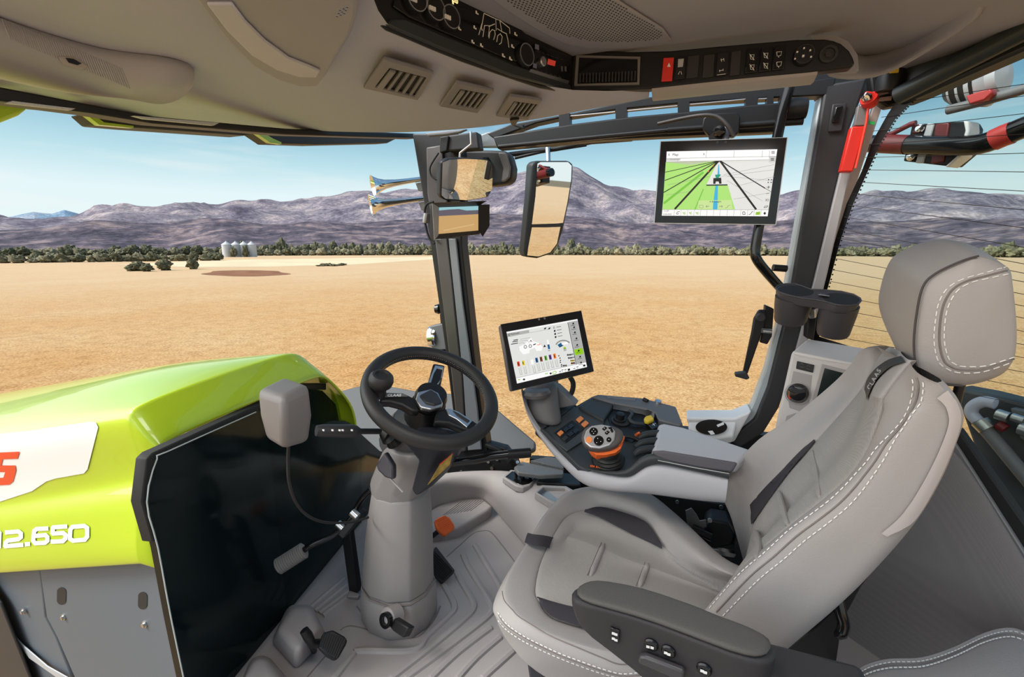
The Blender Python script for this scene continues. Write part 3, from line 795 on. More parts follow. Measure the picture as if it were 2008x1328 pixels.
# front right pillar
o = prism('trim_5', XY([(808, 262), (900, 262), (905, 330), (905, 480), (930, 700), (955, 885), (900, 905), (872, 680), (838, 440)], YW), (0, .07, 0), M_black, bevel=.006); tag(o, kind='structure')
ap = [XY([(848, 300), (872, 300), (880, 400), (868, 455)], YW - .004)]
o = prism('trim_6', XY([(856, 468), (880, 468), (894, 600), (909, 740), (917, 882), (904, 884), (889, 740), (869, 580)], YW - .004), (0, -.016, 0), mat('brown black pillar face', (.060, .053, .050), .3, spec=.6), bevel=.005); tag(o, kind='structure')
o = prism('trim_31', XY([(881, 468), (896, 468), (909, 590), (923, 690), (938, 800), (946, 880), (919, 882), (910, 740), (895, 600)], YW - .004), (0, -.012, 0), mat('satin blue grey pillar strip', (.17, .185, .205), .28, spec=.7), bevel=.004); tag(o, kind='structure')
o = prism('trim_7', XY([(838, 290), (868, 285), (880, 400), (876, 455), (852, 455), (840, 380)], YW - .004), (0, -.012, 0), mat('brown grey pillar trim', (.09, .08, .078), .45), bevel=.006); tag(o, kind='structure')
# headliner corner piece beside the pillar
o = prism('trim_8', XY([(832, 261), (880, 256), (915, 253), (900, 260), (875, 264), (838, 267)], 1.74), (0, .02, .0), M_vent, bevel=.004); tag(o, kind='structure')
# corner fittings over the mirror: dark box and folded clear strip
cf = thing('corner_bracket', 'dark corner cover with clips above the interior mirror', 'bracket', P(905, 275, y=1.78))
prism('cover', XY([(872, 266), (935, 258), (940, 292), (875, 296)], 1.80), (0, .05, 0), M_dark, cf, bevel=.006)
prism('clip', XY([(862, 268), (880, 266), (876, 296), (862, 300)], 1.79), (0, .03, 0), M_black, cf, bevel=.004)
prism('lamp_lens', XY([(930, 268), (958, 258), (974, 264), (974, 288), (935, 288)], 1.90), (0, .03, 0), mat('clear ribbed lens', (.45, .47, .48), .15, spec=.8), cf, bevel=.005)

# rear right pillar
o = prism('trim_9', XY([(1618, 165), (1702, 152), (1690, 190), (1668, 250), (1650, 330), (1600, 540), (1560, 700), (1528, 800), (1497, 850), (1450, 880), (1430, 862), (1480, 822), (1505, 760), (1545, 600)], 1.80), (0, .09, 0), M_dark, bevel=.008, seg=3); tag(o, kind='structure')
o = prism('trim_10', XY([(1690, 200), (1702, 200), (1668, 340), (1622, 540), (1592, 660), (1560, 690), (1596, 552), (1650, 330)], 1.79), (0, .03, 0), mat('silver pillar edge', (.38, .37, .39), .32, spec=.7), bevel=.004); tag(o, kind='structure')
o = prism('trim_11', XY([(1718, 195), (1735, 195), (1690, 330), (1640, 480), (1606, 560), (1590, 560), (1630, 440), (1672, 320)], 1.83), (0, .02, 0), mat('pinkish seal trim', (.50, .40, .37), .5), bevel=.003); tag(o, kind='structure')
# pale window frame edge, curving into the sill
o = prism('trim_12', XY([(1608, 188), (1622, 186), (1560, 560), (1520, 730), (1490, 805), (1455, 850), (1440, 860), (1455, 838), (1478, 790), (1502, 725), (1535, 600)], 1.815), (0, .06, 0), mat('pale blue grey frame', (.42, .47, .49), .4), bevel=.004); tag(o, kind='structure')
# recessed handle on the pillar
hd = thing('pillar_grip', 'small recessed black pull in the top of the dark rear pillar', 'handle', P(1645, 220, y=1.79))
prism('surround', XY([(1632, 205), (1660, 203), (1650, 258), (1622, 260)], 1.797), (0, -.006, 0), M_dark, hd, bevel=.004)
prism('pull', XY([(1638, 210), (1653, 208), (1645, 240), (1630, 242)], 1.790), (0, -.006, 0), M_blackg, hd, bevel=.004)

# ---- glass
G_front = glass('windscreen glass', (.97, .98, .975), .03)
G_side = glass('side glass', (.97, .985, .98), .03)
G_rear = glass('tinted rear glass', (.72, .80, .78), .05)
o = obj('window_1', XF([(-900, 1500), (-900, 60), (0, 180), (815, 262), (838, 480), (880, 880), (720, 1010), (460, 1328), (300, 1500)], -1.17), [tuple(range(9))], G_front, smooth=False); tag(o, kind='structure')
o = obj('window_2', XY([(905, 262), (1600, 200), (1560, 560), (1500, 790), (1440, 850), (1300, 862), (960, 900)], 1.90), [tuple(range(7))], G_side, smooth=False); tag(o, kind='structure')
NR = Vector((.766, .643, 0)); R0 = Vector((.44, 1.85, 1.2))
def PR(px, py, off=0.0): return P(px, py, pl=(R0 + NR * off, NR))
w3 = obj('window_3', [PR(*p, .012) for p in ((1770, 190), (2080, 60), (2300, 60), (2300, 1500), (2090, 1190), (1880, 860), (1600, 660), (1640, 480), (1690, 340))], [tuple(range(9))], G_rear, smooth=False); tag(w3, kind='structure')
wires = MB()
M_wire = mat('heating wire', (.05, .04, .03), .5)
for lx, ly in ((1748, 204), (1728, 230), (1713, 257), (1704, 284), (1697, 309), (1689, 333), (1678, 357), (1671, 380), (1663, 402), (1654, 425), (1646, 449), (1640, 466), (1634, 482), (1627, 505), (1622, 527), (1618, 550), (1612, 575), (1607, 600), (1604, 625), (1612, 655), (1640, 690), (1700, 735)):
    s = max(-.15, min(.19, (ly - 325) * .0017))
    wires.add(tube_vf([PR(lx, ly, .006), PR(lx + 500, ly + s * 500, .006)], .0008, 4), M_wire)
o = wires.build('heating_wires', w3)
fr = MB()
fl = [(1770, 180), (1740, 225), (1712, 275), (1690, 335), (1660, 400), (1638, 470), (1615, 545), (1600, 600), (1592, 660)]
fr_ = [(1792, 196), (1757, 232), (1727, 280), (1700, 340), (1671, 405), (1648, 472), (1628, 548), (1612, 605), (1606, 665)]
fr.add(loft_vf([[PR(*p, .009) for p in fl], [PR(*p, .009) for p in fr_]], closed=False), M_black)
for (a, b), (c, d) in zip(fr_, fr_[1:]):     # dotted edge of the printed border
    for k in range(8):
        t = k / 8; p = PR(a + (c - a) * t + 2, b + (d - b) * t, .009)
        fr.add(lathe_vf([(.003, 0), (.003, .0005), (.0001, .0005)], p, NR, 6), M_black)
fr.add(loft_vf([[PR(*p, .009) for p in ((1590, 655), (1700, 690), (1800, 760), (1880, 840), (1960, 960), (2040, 1080))], [PR(*p, .009) for p in ((1590, 668), (1700, 705), (1800, 775), (1872, 850), (1950, 970), (2030, 1095))]], closed=False), M_black)
fr.build('printed_border', w3)
# lower frame of the rear window
o = prism('trim_13', [PR(*p, -.005) for p in ((1872, 838), (1890, 838), (2060, 1075), (2100, 1160), (2060, 1160), (1985, 1040), (1880, 880))], -NR * .03, M_rubber, bevel=.004); tag(o, kind='structure')
o = prism('trim_14', [PR(*p, -.036) for p in ((1876, 866), (2010, 1075), (2060, 1165), (2048, 1170), (2000, 1084), (1872, 882))], -NR * .012, mat('steel grey strip', (.22, .22, .23), .4), bevel=.003); tag(o, kind='structure')
# beam over the rear window
o = prism('trim_15', [PR(*p, -.005) for p in ((1735, 178), (1765, 138), (1965, 0), (2150, -120), (2150, 30), (2008, 98), (1800, 190), (1762, 205))], NR * .06, mat('black green beam', (.022, .026, .026), .4), bevel=.008); tag(o, kind='structure')
tb = tube('trim_16', [PR(1760, 188, -.03), PR(2008, 60, -.03), PR(2160, -18, -.03)], .024, mat('green black pipe', (.028, .036, .036), .35), seg=14); tag(tb, kind='structure')
tb = tube('beam_highlight', [PR(1885, 85, -.012), PR(2010, 3, -.012), PR(2120, -70, -.012)], .003, M_steel, seg=8); tag(tb, kind='structure')  # thin bright rod standing in for the highlight line along the beam

# sill with cup well under the side window, right rear
o = prism('trim_18', XY([(1345, 820), (1440, 820), (1475, 806), (1440, 868), (1405, 868), (1352, 838)], 1.78), (0, .10, 0), M_white, bevel=.008); tag(o, kind='structure')
cw = thing('sill_cup_holder', 'pale cup holder with a dark round well in the window sill behind the armrest', 'cup holder', P(1395, 840, y=1.76))
fp = [P(1350, 822, y=1.79), P(1446, 821, y=1.79), P(1438, 856, y=1.74), P(1398, 860, y=1.735), P(1352, 842, y=1.76)]
prism('holder_plate', fp, (0, .01, -.03), M_white, cw, bevel=.006)
cc = sum(fp, Vector()) / 5; nn_ = (fp[1] - fp[0]).cross(fp[2] - fp[0]).normalized()
if nn_.z < 0: nn_ = -nn_
rr_, uu_, _ = basis(nn_, (0, 1, 0))
el = [P(1395 + 31 * math.cos(a), 838 + 15 * math.sin(a), pl=(cc + nn_ * .0075, nn_)) for a in [2 * math.pi * k / 32 for k in range(32)]]
prism('cup_well', el, nn_ * .001, M_blackg, cw)
for q in ([(1405, 834), (1419, 828), (1420, 833), (1408, 838)], [(1388, 846), (1397, 845), (1402, 852), (1394, 853)]):
    prism('grip_tab', PL(q, pl=(cc + nn_ * .009, nn_)), nn_ * .002, M_white, cw)

# ================================================================ ROLLER BLIND AND TOP RAIL OF THE SIDE WINDOW
o = prism('trim_19', XY([(955, 262), (1000, 244), (1130, 220), (1275, 190), (1600, 156), (1640, 152), (1632, 186), (1530, 191), (1462, 195), (1330, 203), (1210, 215), (1096, 232), (1050, 242), (968, 272)], 1.80), (0, .05, 0), M_black, bevel=.004); tag(o, kind='structure')
rbld = thing('roller_blind', 'black roller blind cassette with bright slots along the top of the side window', 'roller blind', P(1270, 245, y=1.78))
prism('cassette', XY([(966, 268), (1050, 254), (1120, 243), (1240, 228), (1352, 218), (1462, 206), (1560, 198), (1578, 200), (1577, 222), (1563, 232), (1540, 236), (1520, 258), (1290, 268), (1180, 274), (975, 292)], 1.78), (0, .05, 0), M_black, rbld, bevel=.006)
tube('lower_rail', [P(978, 288, y=1.765), P(1180, 268, y=1.765), P(1310, 256, y=1.765)], .009, M_blackg, rbld, seg=10)
tube('lower_rail', [P(1310, 256, y=1.762), P(1545, 240, y=1.762), P(1575, 238, y=1.762)], .011, M_black, rbld, seg=10)
for q in ([(1096, 225), (1117, 222), (1117, 250), (1096, 252)], [(1207, 212), (1229, 210), (1229, 232), (1207, 234)], [(1329, 200), (1352, 198), (1352, 222), (1329, 224)], [(1462, 190), (1486, 188), (1486, 210), (1462, 212)], [(1504, 187), (1517, 186), (1517, 206), (1504, 208)], [(1530, 186), (1550, 184), (1550, 204), (1530, 206)]):
    prism('bracket', XY(q, 1.785), (0, .04, 0), M_black, rbld)
strip = MB()
for a, b in ((1118, 1206), (1230, 1328), (1353, 1461), (1487, 1503)):
    ya = lambda x: 230 - (x - 1096) * .0965 if x < 1462 else 195 - (x - 1462) * .04
    strip.add(tube_vf([P(a, ya(a), y=1.795), P(b, ya(b), y=1.795)], .0018, 6), M_alu)
strip.build('slot_edge', rbld)
ek = lathe('end_knob', [(.001, -.03), (.03, -.03), (.034, 0), (.03, .03), (.001, .03)], P(1560, 214, y=1.76), (1, .0, 0), M_black, rbld, 20)
# thin stay rod and clip below the headliner
cl = thing('blind_clip', 'small black hook hanging from the headliner below the smallest vent', 'hook', P(1010, 240, z=1.58))
prism('hook_plate', PL([(1000, 232), (1018, 230), (1010, 242), (1003, 241)], z=1.578), (0, 0, -.006), M_black, cl)
tube('hook_wire', [P(1003, 242, y=1.62), P(1010, 246, y=1.62), P(1022, 250, y=1.62), P(1028, 252, y=1.62), P(1026, 246, y=1.62)], .004, M_black, cl, seg=6)
# mirror arm outside and antenna rods
# grab rail beside the screen
gb = thing('grab_rail', 'black bent tube grab rail behind the upper screen beside the rear pillar', 'grab rail', P(1500, 560, y=1.76))
tube('rail', [P(1549, 165, y=1.72), P(1536, 215, y=1.72), P(1522, 280, y=1.72), P(1500, 380, y=1.72), P(1489, 440, y=1.72), P(1481, 490, y=1.72), P(1484, 508, y=1.72), P(1500, 530, y=1.74), P(1528, 562, y=1.78)], .0155, M_blackg, gb, seg=12, smoothpath=4)
tube('peg', [P(1516, 525, y=1.79), P(1542, 527, y=1.80)], .012, M_black, gb, seg=10)

# ---- door handle lever on the side window
dh = thing('window_latch', 'black lever latch with a foot pad hanging by the side window edge', 'latch', P(1450, 738, y=1.80))
prism('latch_base', XY([(1500, 598), (1518, 606), (1514, 660), (1505, 676), (1490, 672), (1496, 640)], 1.80), (0, .03, 0), M_black, dh, bevel=.004)
prism('lever_arm', XY([(1478, 625), (1488, 608), (1502, 608), (1500, 640), (1492, 660), (1466, 735), (1456, 735), (1474, 650)], 1.785), (0, .018, 0), M_black, dh, bevel=.005)
prism('foot_pad', XY([(1440, 729), (1462, 726), (1468, 738), (1462, 741), (1440, 735)], 1.79), (0, -.03, 0), M_dark, dh, bevel=.003)
lathe('pivot', [(.016, 0), (.016, .012), (.012, .016), (.001, .016)], P(1491, 622, y=1.785), (0, -1, 0), M_dark, dh, 18)
tube('bolt', [P(1494, 648, y=1.78), P(1512, 650, y=1.79)], .009, M_alu, dh, seg=10)
# ================================================================ HOOD AND ENGINE SIDE OUTSIDE THE WINDSCREEN
hood = thing('engine_hood', 'bright green tractor engine hood with white decal outside the windscreen, lower left', 'engine hood', (-1.6, .95, .2))
def line_at(p, q, X):
    t = (X - p.x) / (q.x - p.x); return p.lerp(q, t)
eT = (P(262, 806, y=.66), P(0, 850, y=.66)); eC = (P(269, 956, y=.665), P(0, 1000, y=.665))
eF = (P(262, 1082, y=.635), P(0, 1100, y=.635)); eB = (P(285, 1109, y=.64), P(0, 1127, y=.64))
eR = (P(570, 689, y=1.2), P(0, 775, y=1.2))
def station(X, ins=0.0, dz=0.0, crown=.055, rear=False):
    T = line_at(*eT, X); Cc = line_at(*eC, X); F = line_at(*eF, X); Bq = line_at(*eB, X); R = line_at(*eR, X)
    pts = [Bq, F, F.lerp(Cc, .55), F.lerp(Cc, .8), Cc + Vector((0, .012, .0)), Cc + Vector((0, .02, .02)), T.lerp(Cc, .5) + Vector((0, .012, 0)), T.lerp(Cc, .1) + Vector((0, .0, 0)), T + Vector((0, .02, .008))]
    for k in (1, 2, 3, 4, 5):
        t = k / 6; q = (T + Vector((0, .02, .008))).lerp(R, t); q.z += crown * math.sin(math.pi * t) ** .8; pts.append(q)
    sl = [P(a, b, x=-1.225) - P(570, 689, x=-1.225) for a, b in ((598, 716), (630, 748), (660, 780), (668, 830))]
    pts += [R] + [R + Vector((0, v_.y, v_.z)) for v_ in sl]
    c = Vector((X, .95, .6))
    return [Vector((p.x, c.y + (p.y - c.y) * (1 - ins), p.z - dz * ((p.z - .4) / .5))) for p in pts]
Xs = [-1.225, -1.30, -1.5, -1.7, -1.95, -2.3, -2.8, -3.4]
rings = []
# rear closing chamfer down to the windscreen gap
base = station(-1.225, crown=.006)
rear = []
for i, p in enumerate(base):
    q = Vector((-1.165, p.y + (.03 if i < 8 else 0), p.z - (.095 if 6 <= i <= 14 else .03)))
    rear.append(q)
mid = [a.lerp(b, .5) + Vector((0, -.006 if i < 8 else 0, .006)) for i, (a, b) in enumerate(zip(base, rear))]
rings = [rear, [a.lerp(b, .12) for a, b in zip(rear, base)], mid, [a.lerp(b, .92) for a, b in zip(rear, base)], base, station(-1.24, crown=.012), station(-1.30, crown=.03)] + [station(x, crown=min(.06, .045 + (-1.3 - x) * .05)) for x in Xs[2:]]
rings = [[q for q in r] for r in rings]
loft('hood_shell', rings, M_green, hood, closed=False, solid=.01, sub=2)
# white decal with the red letter, and the number below it, on the left flank
HS = skin([o for o in COL.objects if o.name.startswith('hood_shell')][-1])
def flank(px, py, off=.003):
    p = P(px, py, y=.6); h = HS.ray_cast(Vector((p.x, -1, p.z)), Vector((0, 1, 0)))
    # settle on the surface along the viewing ray
    q = lay(HS, px, py, off)
    return q if q is not None else (h[0] + Vector((0, -off, 0)) if h[0] else P(px, py, y=.66 - off))
def ribbon_surface(mb, poly, off, m, nx=18, ny=10):
    """outline filled with a fine mesh that follows the flank"""
    bm = bmesh.new()
    vs = [bm.verts.new((a, b, 0)) for a, b in poly]; bm.faces.new(vs)
    xs = sorted(p[0] for p in poly); ys = sorted(p[1] for p in poly)
    for k in range(1, nx):
        x = xs[0] + (xs[-1] - xs[0]) * k / nx
        bmesh.ops.bisect_plane(bm, geom=bm.verts[:] + bm.edges[:] + bm.faces[:], plane_co=(x, 0, 0), plane_no=(1, 0, 0))
    for k in range(1, ny):
        y = ys[0] + (ys[-1] - ys[0]) * k / ny
        bmesh.ops.bisect_plane(bm, geom=bm.verts[:] + bm.edges[:] + bm.faces[:], plane_co=(0, y, 0), plane_no=(0, 1, 0))
    bm.verts.index_update()
    mb.add(([flank(v.co.x, v.co.y, off) for v in bm.verts], [tuple(v.index for v in f.verts) for f in bm.faces]), m)
    bm.free()
dc = [(-60, 848), (0, 852), (60, 845), (180, 827), (190, 829), (194, 838), (173, 920), (166, 928), (110, 938), (92, 944), (64, 963), (0, 984), (-60, 1000)]
dm = MB(); ribbon_surface(dm, dc, .0018, M_decal); dm.build('white_decal', hood)
M_redp = mat('red lettering', (.72, .06, .015), .4)
lt = MB()
# the S at the end of the maker's word, drawn as the squared italic letter it is
for s_ in ([(41, 885), (37, 899), (8, 900), (5, 912), (-40, 914), (-40, 890), (-5, 887)], [(8, 900), (5, 912), (33, 912), (34, 922), (12, 925), (-16, 925), (-20, 916), (-16, 902)], [(33, 912), (34, 922), (28, 944), (20, 950), (-40, 953), (-40, 939), (9, 936), (13, 924)]):
    ribbon_surface(lt, s_, .003, M_redp, 6, 4)
lt.build('red_letter', hood, smooth=False)
nm = MB()
def stroke2(pts, w=8.2):
    for (x0, y0), (x1, y1) in zip(pts, pts[1:]):
        d = math.hypot(x1 - x0, y1 - y0) or 1; ux, uy = (x1 - x0) / d, (y1 - y0) / d; nx, ny = -uy * w / 2, ux * w / 2; ex, ey = ux * w * .22, uy * w * .22
        q = [(x0 + nx - ex, y0 + ny - ey), (x1 + nx + ex, y1 + ny + ey), (x1 - nx + ex, y1 - ny + ey), (x0 - nx - ex, y0 - ny - ey)]
        nm.add(([flank(a, b, .0022) for a, b in q], [(0, 1, 2, 3)]), M_decal)
for g in ([(-16, 1048), (-4, 1044), (1, 1044), (0, 1073)],
          [(13, 1044), (38, 1042), (43, 1046), (43, 1053), (38, 1057), (17, 1060), (13, 1064), (12, 1071), (46, 1068)],
          [(52, 1067), (59, 1066.5)],
          [(95, 1036), (74, 1037), (69, 1041), (67, 1060), (71, 1065), (90, 1064), (95, 1060), (95, 1053), (91, 1049), (68, 1051)],
          [(132, 1032), (106, 1034), (105, 1046), (126, 1045), (131, 1049), (130, 1056), (125, 1061), (103, 1062)],
          [(144, 1033), (167, 1031), (173, 1035), (173, 1052), (168, 1058), (145, 1060), (139, 1056), (140, 1038), (144, 1033)]):
    stroke2(g)
nm.build('model_number', hood, smooth=False)
# engine side panel below the hood
esp = thing('engine_side_panel', 'smooth grey panel with two slots and three bolts under the green hood', 'side panel', P(180, 1300, y=.68))
M_esp = mat('grey painted panel', (.105, .125, .150), .5, spec=.3)
prism('panel', PL([(-200, 1110), (0, 1100), (76, 1098), (89, 1210), (110, 1250), (145, 1340), (180, 1460), (-200, 1460)], y=.68), (0, .04, 0), M_esp, esp, bevel=.006)
prism('panel', PL([(74, 1100), (330, 1085), (330, 1190), (352, 1328), (380, 1460), (186, 1460), (150, 1340), (111, 1250), (90, 1210)], y=.675), (0, .04, 0), M_esp, esp, bevel=.006)
for (cx, cy) in ((121, 1169), (280, 1178)):
    pts = [(cx + 9 * math.cos(a), cy + (9 * math.sin(a)) + (8 if math.sin(a) > 0 else -8)) for a in [2 * math.pi * k / 20 for k in range(20)]]
    prism('slot', PL(pts, y=.6745), (0, -.0008, 0), M_rubber, esp)
for (cx, cy) in ((47, 1199), (126, 1210), (285, 1224)):
    lathe('bolt', [(.010, 0), (.010, .003), (.006, .003), (.006, .008), (.001, .008)], P(cx, cy, y=.675), (0, -1, 0), M_steel, esp, 6)
for q in ([(20, 1235), (45, 1262), (95, 1305), (140, 1330), (120, 1332), (60, 1290)],):
    prism('panel_fold', PL(q, y=.672), (0, -.004, 0), mat('pale edge', (.4, .43, .47), .3), esp, bevel=.002)
o = prism('trim_20', PL([(-60, 1100), (0, 1184), (57, 1328), (110, 1480), (-60, 1480)], y=.655), (0, .008, 0), M_dark, bevel=.01); tag(o, kind='structure')
# black seal around the hood's rear opening and the dark lower front
NF = Vector((.98, .196, 0)).normalized(); F0 = Vector((-1.123, .767, 0))
def PF(px, py, off=0.0): return P(px, py, pl=(F0 + NF * off, NF))
o = prism('trim_21', [PF(*p, .008) for p in ((278, 985), (288, 900), (300, 888), (502, 796), (600, 752), (640, 752), (640, 765), (606, 764), (505, 808), (308, 900), (294, 985), (312, 1060), (300, 1064))], -NF * .03, M_rubber, bevel=.003); tag(o, kind='structure')
M_fire = mat('dark tinted front', (.007, .0125, .0145), .10, spec=.35)
fp = [(288, 985), (306, 899), (502, 806), (606, 762), (632, 766), (660, 795), (690, 835), (745, 885), (900, 905), (905, 940), (800, 980), (720, 1012), (460, 1330), (380, 1430), (335, 1210), (310, 1075)]
o = prism('wall_front', [PF(*p) for p in fp], -NF * .02, M_fire); tag(o, kind='structure')
gl = obj('window_4', [PF(*p, .012) for p in ((288, 985), (306, 899), (502, 806), (606, 762), (660, 775), (720, 900), (720, 1012), (460, 1330), (380, 1430), (335, 1210), (310, 1075))], [tuple(range(11))], glass('dark front glass', (.75, .82, .82), .025), smooth=False); tag(gl, kind='structure')
ge = tube('trim_22', [PF(*p, .013) for p in ((502, 808), (330, 885), (308, 900), (288, 985), (310, 1075), (335, 1210), (375, 1400))], .0016, mat('glass edge', (.5, .56, .55), .2), seg=6, smoothpath=3); tag(ge, kind='structure')

# fender plate of the front wheel beyond the windscreen, and small frame parts by the pillar foot
NFd = Vector((0, -.5, .86)).normalized(); Fd0 = P(860, 830, y=2.25)
fd = thing('front_fender', 'flat dark grey mudguard outside, behind the steering wheel and pillar', 'fender', Fd0)
o = prism('plate', PL([(662, 768), (680, 763), (703, 757), (764, 757), (813, 766), (940, 776), (976, 803), (1050, 866), (1050, 880), (1025, 892), (940, 890), (760, 912), (725, 890), (700, 850)], pl=(Fd0, NFd)), -NFd * .03, mat('grey rubber guard', (.085, .088, .092), .6, bump=.1, bscale=100), fd, bevel=.01)
o = prism('trim_23', XY([(870, 905), (905, 880), (945, 868), (990, 880), (1010, 905), (1020, 930), (990, 936), (880, 938)], 1.87), (0, .05, 0), M_black, bevel=.004); tag(o, kind='structure')
fx = MB()
for a, b in ((975, 900), (958, 905), (905, 925), (912, 928), (965, 918)): fx.add(lathe_vf([(.008, 0), (.008, .006), (.001, .006)], P(a, b, y=1.868), (0, -1, 0), 10), M_steel)
o = fx.build('trim_24'); tag(o, kind='structure')
o = tube('trim_25', [P(952, 872, y=1.86), P(975, 880, y=1.86), P(1000, 905, y=1.86)], .012, M_black, seg=8); tag(o, kind='structure')
# step plates outside
st = thing('step_plate', 'grey perforated metal step outside, left of the armrest console foot', 'step', P(1050, 910, z=.26))
prism('tread', PL([(1008, 916), (1024, 905), (1105, 922), (1105, 930), (1060, 932), (1016, 926)], z=.262), (0, 0, -.02), mat('cast grey plate', (.15, .148, .145), .5, bump=.5, bscale=160, bdist=.003), st, bevel=.004)
prism('tread', PL([(1040, 903), (1075, 895), (1100, 900), (1106, 918)], z=.272), (0, 0, -.02), mat('perforated plate', (.12, .12, .12), .5, bump=1, bscale=260, bdist=.004), st, bevel=.003)
tube('bolt_head', [P(1015, 908, z=.272), P(1015, 906, z=.278)], .008, M_steel, st, seg=8)

# ================================================================ FLOOR AND SIDE TRIM
fl = [PF(380, 1430), PF(460, 1330)]
floor_pts = [Vector((-1.10, .60, 0)), Vector((-1.285, 1.578, 0)), Vector((-1.33, 2.0, 0)), Vector((1.2, 2.0, 0)), Vector((1.2, -.3, 0)), Vector((-.75, -.3, 0)), Vector((-.95, .3, 0))]
floor = prism('floor', floor_pts, (0, 0, -.06), M_floor); tag(floor, kind='structure')
ribs = MB()
def zb(x, y): return (440 + x * .3088, 920 + y * .3088)
def rib(pts, r=.006, sq=.5, m=M_floor):
    path = catmull([P(*zb(*p), z=.0) for p in pts], 5)
    v, f = tube_vf(path, r, 8)
    v = [Vector((q.x, q.y, q.z * sq)) for q in v]
    ribs.add((v, f), m)
for ln in ([(1515, 545), (1550, 625), (1640, 770), (1690, 850), (1700, 890), (1660, 950), (1400, 1150), (1150, 1330)],
           [(1590, 485), (1640, 570), (1700, 670), (1760, 765)],
           [(1470, 650), (1500, 710), (1575, 840), (1580, 890), (1530, 950), (1330, 1120), (1060, 1330)],
           [(1395, 740), (1450, 840), (1460, 890), (1430, 930), (1290, 1060), (1200, 1150), (860, 1155), (810, 1190), (700, 1330)],
           [(1690, 1010), (1480, 1170), (1310, 1330)], [(1750, 1070), (1600, 1200), (1480, 1330)], [(1830, 1160), (1640, 1330)],
           [(540, 890), (760, 700)], [(572, 905), (790, 730)], [(602, 920), (810, 765)], [(625, 935), (845, 770)]):
    rib(ln, .012, .8)
ribs.build('floor_ribs', floor)
gv = MB(); ribs = gv
M_groove = mat('mat groove', (.20, .17, .16), .8)
for ln in ([(1410, 560), (1500, 480), (1580, 410), (1640, 393), (1690, 400), (1760, 480), (1860, 612)],
           [(735, 1025), (770, 1003), (830, 1000), (1000, 1045), (1150, 1072), (1240, 1060), (1330, 960), (1372, 870)],
           [(520, 1330), (640, 1190), (700, 1130)], [(840, 870), (870, 910), (940, 975), (1000, 1000)]):
    rib(ln, .0028, .35, M_groove)
gv.build('floor_grooves', floor)
def hump(name, base_px, top_px, h, parent, bev=.02):
    b = [P(*zb(*p), z=0) for p in base_px]; t = [P(*zb(*p), z=h) for p in top_px]
    b = [Vector((q.x, q.y, -.005)) for q in b]
    v = b + t; n_ = len(b)
    f = [tuple(range(n_)), tuple(range(2 * n_ - 1, n_ - 1, -1))] + [(i, (i + 1) % n_, n_ + (i + 1) % n_, n_ + i) for i in range(n_)]
    return obj(name, v, f, M_floor, parent, bevel=bev, seg=4)
hump('floor_hump', [(395, 850), (560, 850), (655, 1060), (455, 1290), (290, 1105)], [(440, 880), (545, 880), (612, 1000), (470, 1150), (330, 1020)], .09, floor)
hump('floor_hump', [(170, 1180), (275, 1170), (420, 1330), (400, 1500), (40, 1480)], [(190, 1210), (265, 1205), (350, 1330), (300, 1450), (90, 1420)], .07, floor)
hump('column_collar', [(790, 760), (870, 790), (850, 830), (765, 820)], [(800, 770), (860, 795), (850, 815), (780, 810)], .02, floor, .004)
# footrest basin and rising side trim on the right
rowpx = [[(832, 1016, .0), (897, 980, .04), (946, 976, .04), (966, 996, .03), (980, 1013, .0), (1033, 1074, .0), (1080, 1135, .0), (1180, 1230, .0)],
         [(832, 985, .07), (888, 962, .09), (948, 960, .09), (972, 978, .09), (988, 1000, .07), (1040, 1052, .07), (1085, 1105, .08), (1180, 1190, .08)],
         [(834, 965, .125), (883, 953, .125), (950, 953, .13), (972, 966, .13), (998, 986, .13), (1046, 1028, .13), (1095, 1075, .13), (1190, 1150, .13)],
         [(838, 950, .165), (882, 935, .17), (958, 932, .175), (985, 938, .185), (1010, 957, .19), (1058, 988, .195), (1120, 1035, .2), (1220, 1110, .2)],
         [(850, 932, .17), (890, 925, .175), (965, 922, .185), (1000, 924, .2), (1045, 928, .205), (1110, 955, .21), (1190, 1000, .21), (1300, 1060, .21)]]
rows = [[P(a, b, z=c) for a, b, c in r] for r in rowpx]
o = loft('trim_26', rows, M_floor, closed=False, solid=.012, sub=2, offset=0); tag(o, kind='structure')
bs = thing('footrest', 'beige ribbed footrest step in the front right corner of the floor', 'footrest', P(900, 1010, z=0))
pf = [P(a, b, z=.045) for a, b in ((826, 1012), (860, 990), (897, 976), (944, 974), (966, 992), (955, 1002), (897, 1036), (850, 1044), (828, 1040))]
prism('platform', pf, (0, 0, -.06), M_floor, bs, bevel=.012, seg=3)
rg = MB()
for k in range(9):
    a = P(862 + k * 4, 1001 - k * 2.0 + 8, z=.047).lerp(P(872 + k * 9, 978 + k * 1.2 + 10, z=.047), 0); 
    p1 = P(870 + k * 6.5, 1010 - k * 1.0, z=.046); p2 = P(905 + k * 5.5, 983 - k * .2, z=.046)
    rg.add(tube_vf([p1, p2], .0022, 5), M_floor)
rg.build('tread_ribs', bs)
o = tube('trim_27', PL([(980, 1013), (1005, 985), (1030, 960)], z=.10), .002, M_groove, seg=5) if False else None
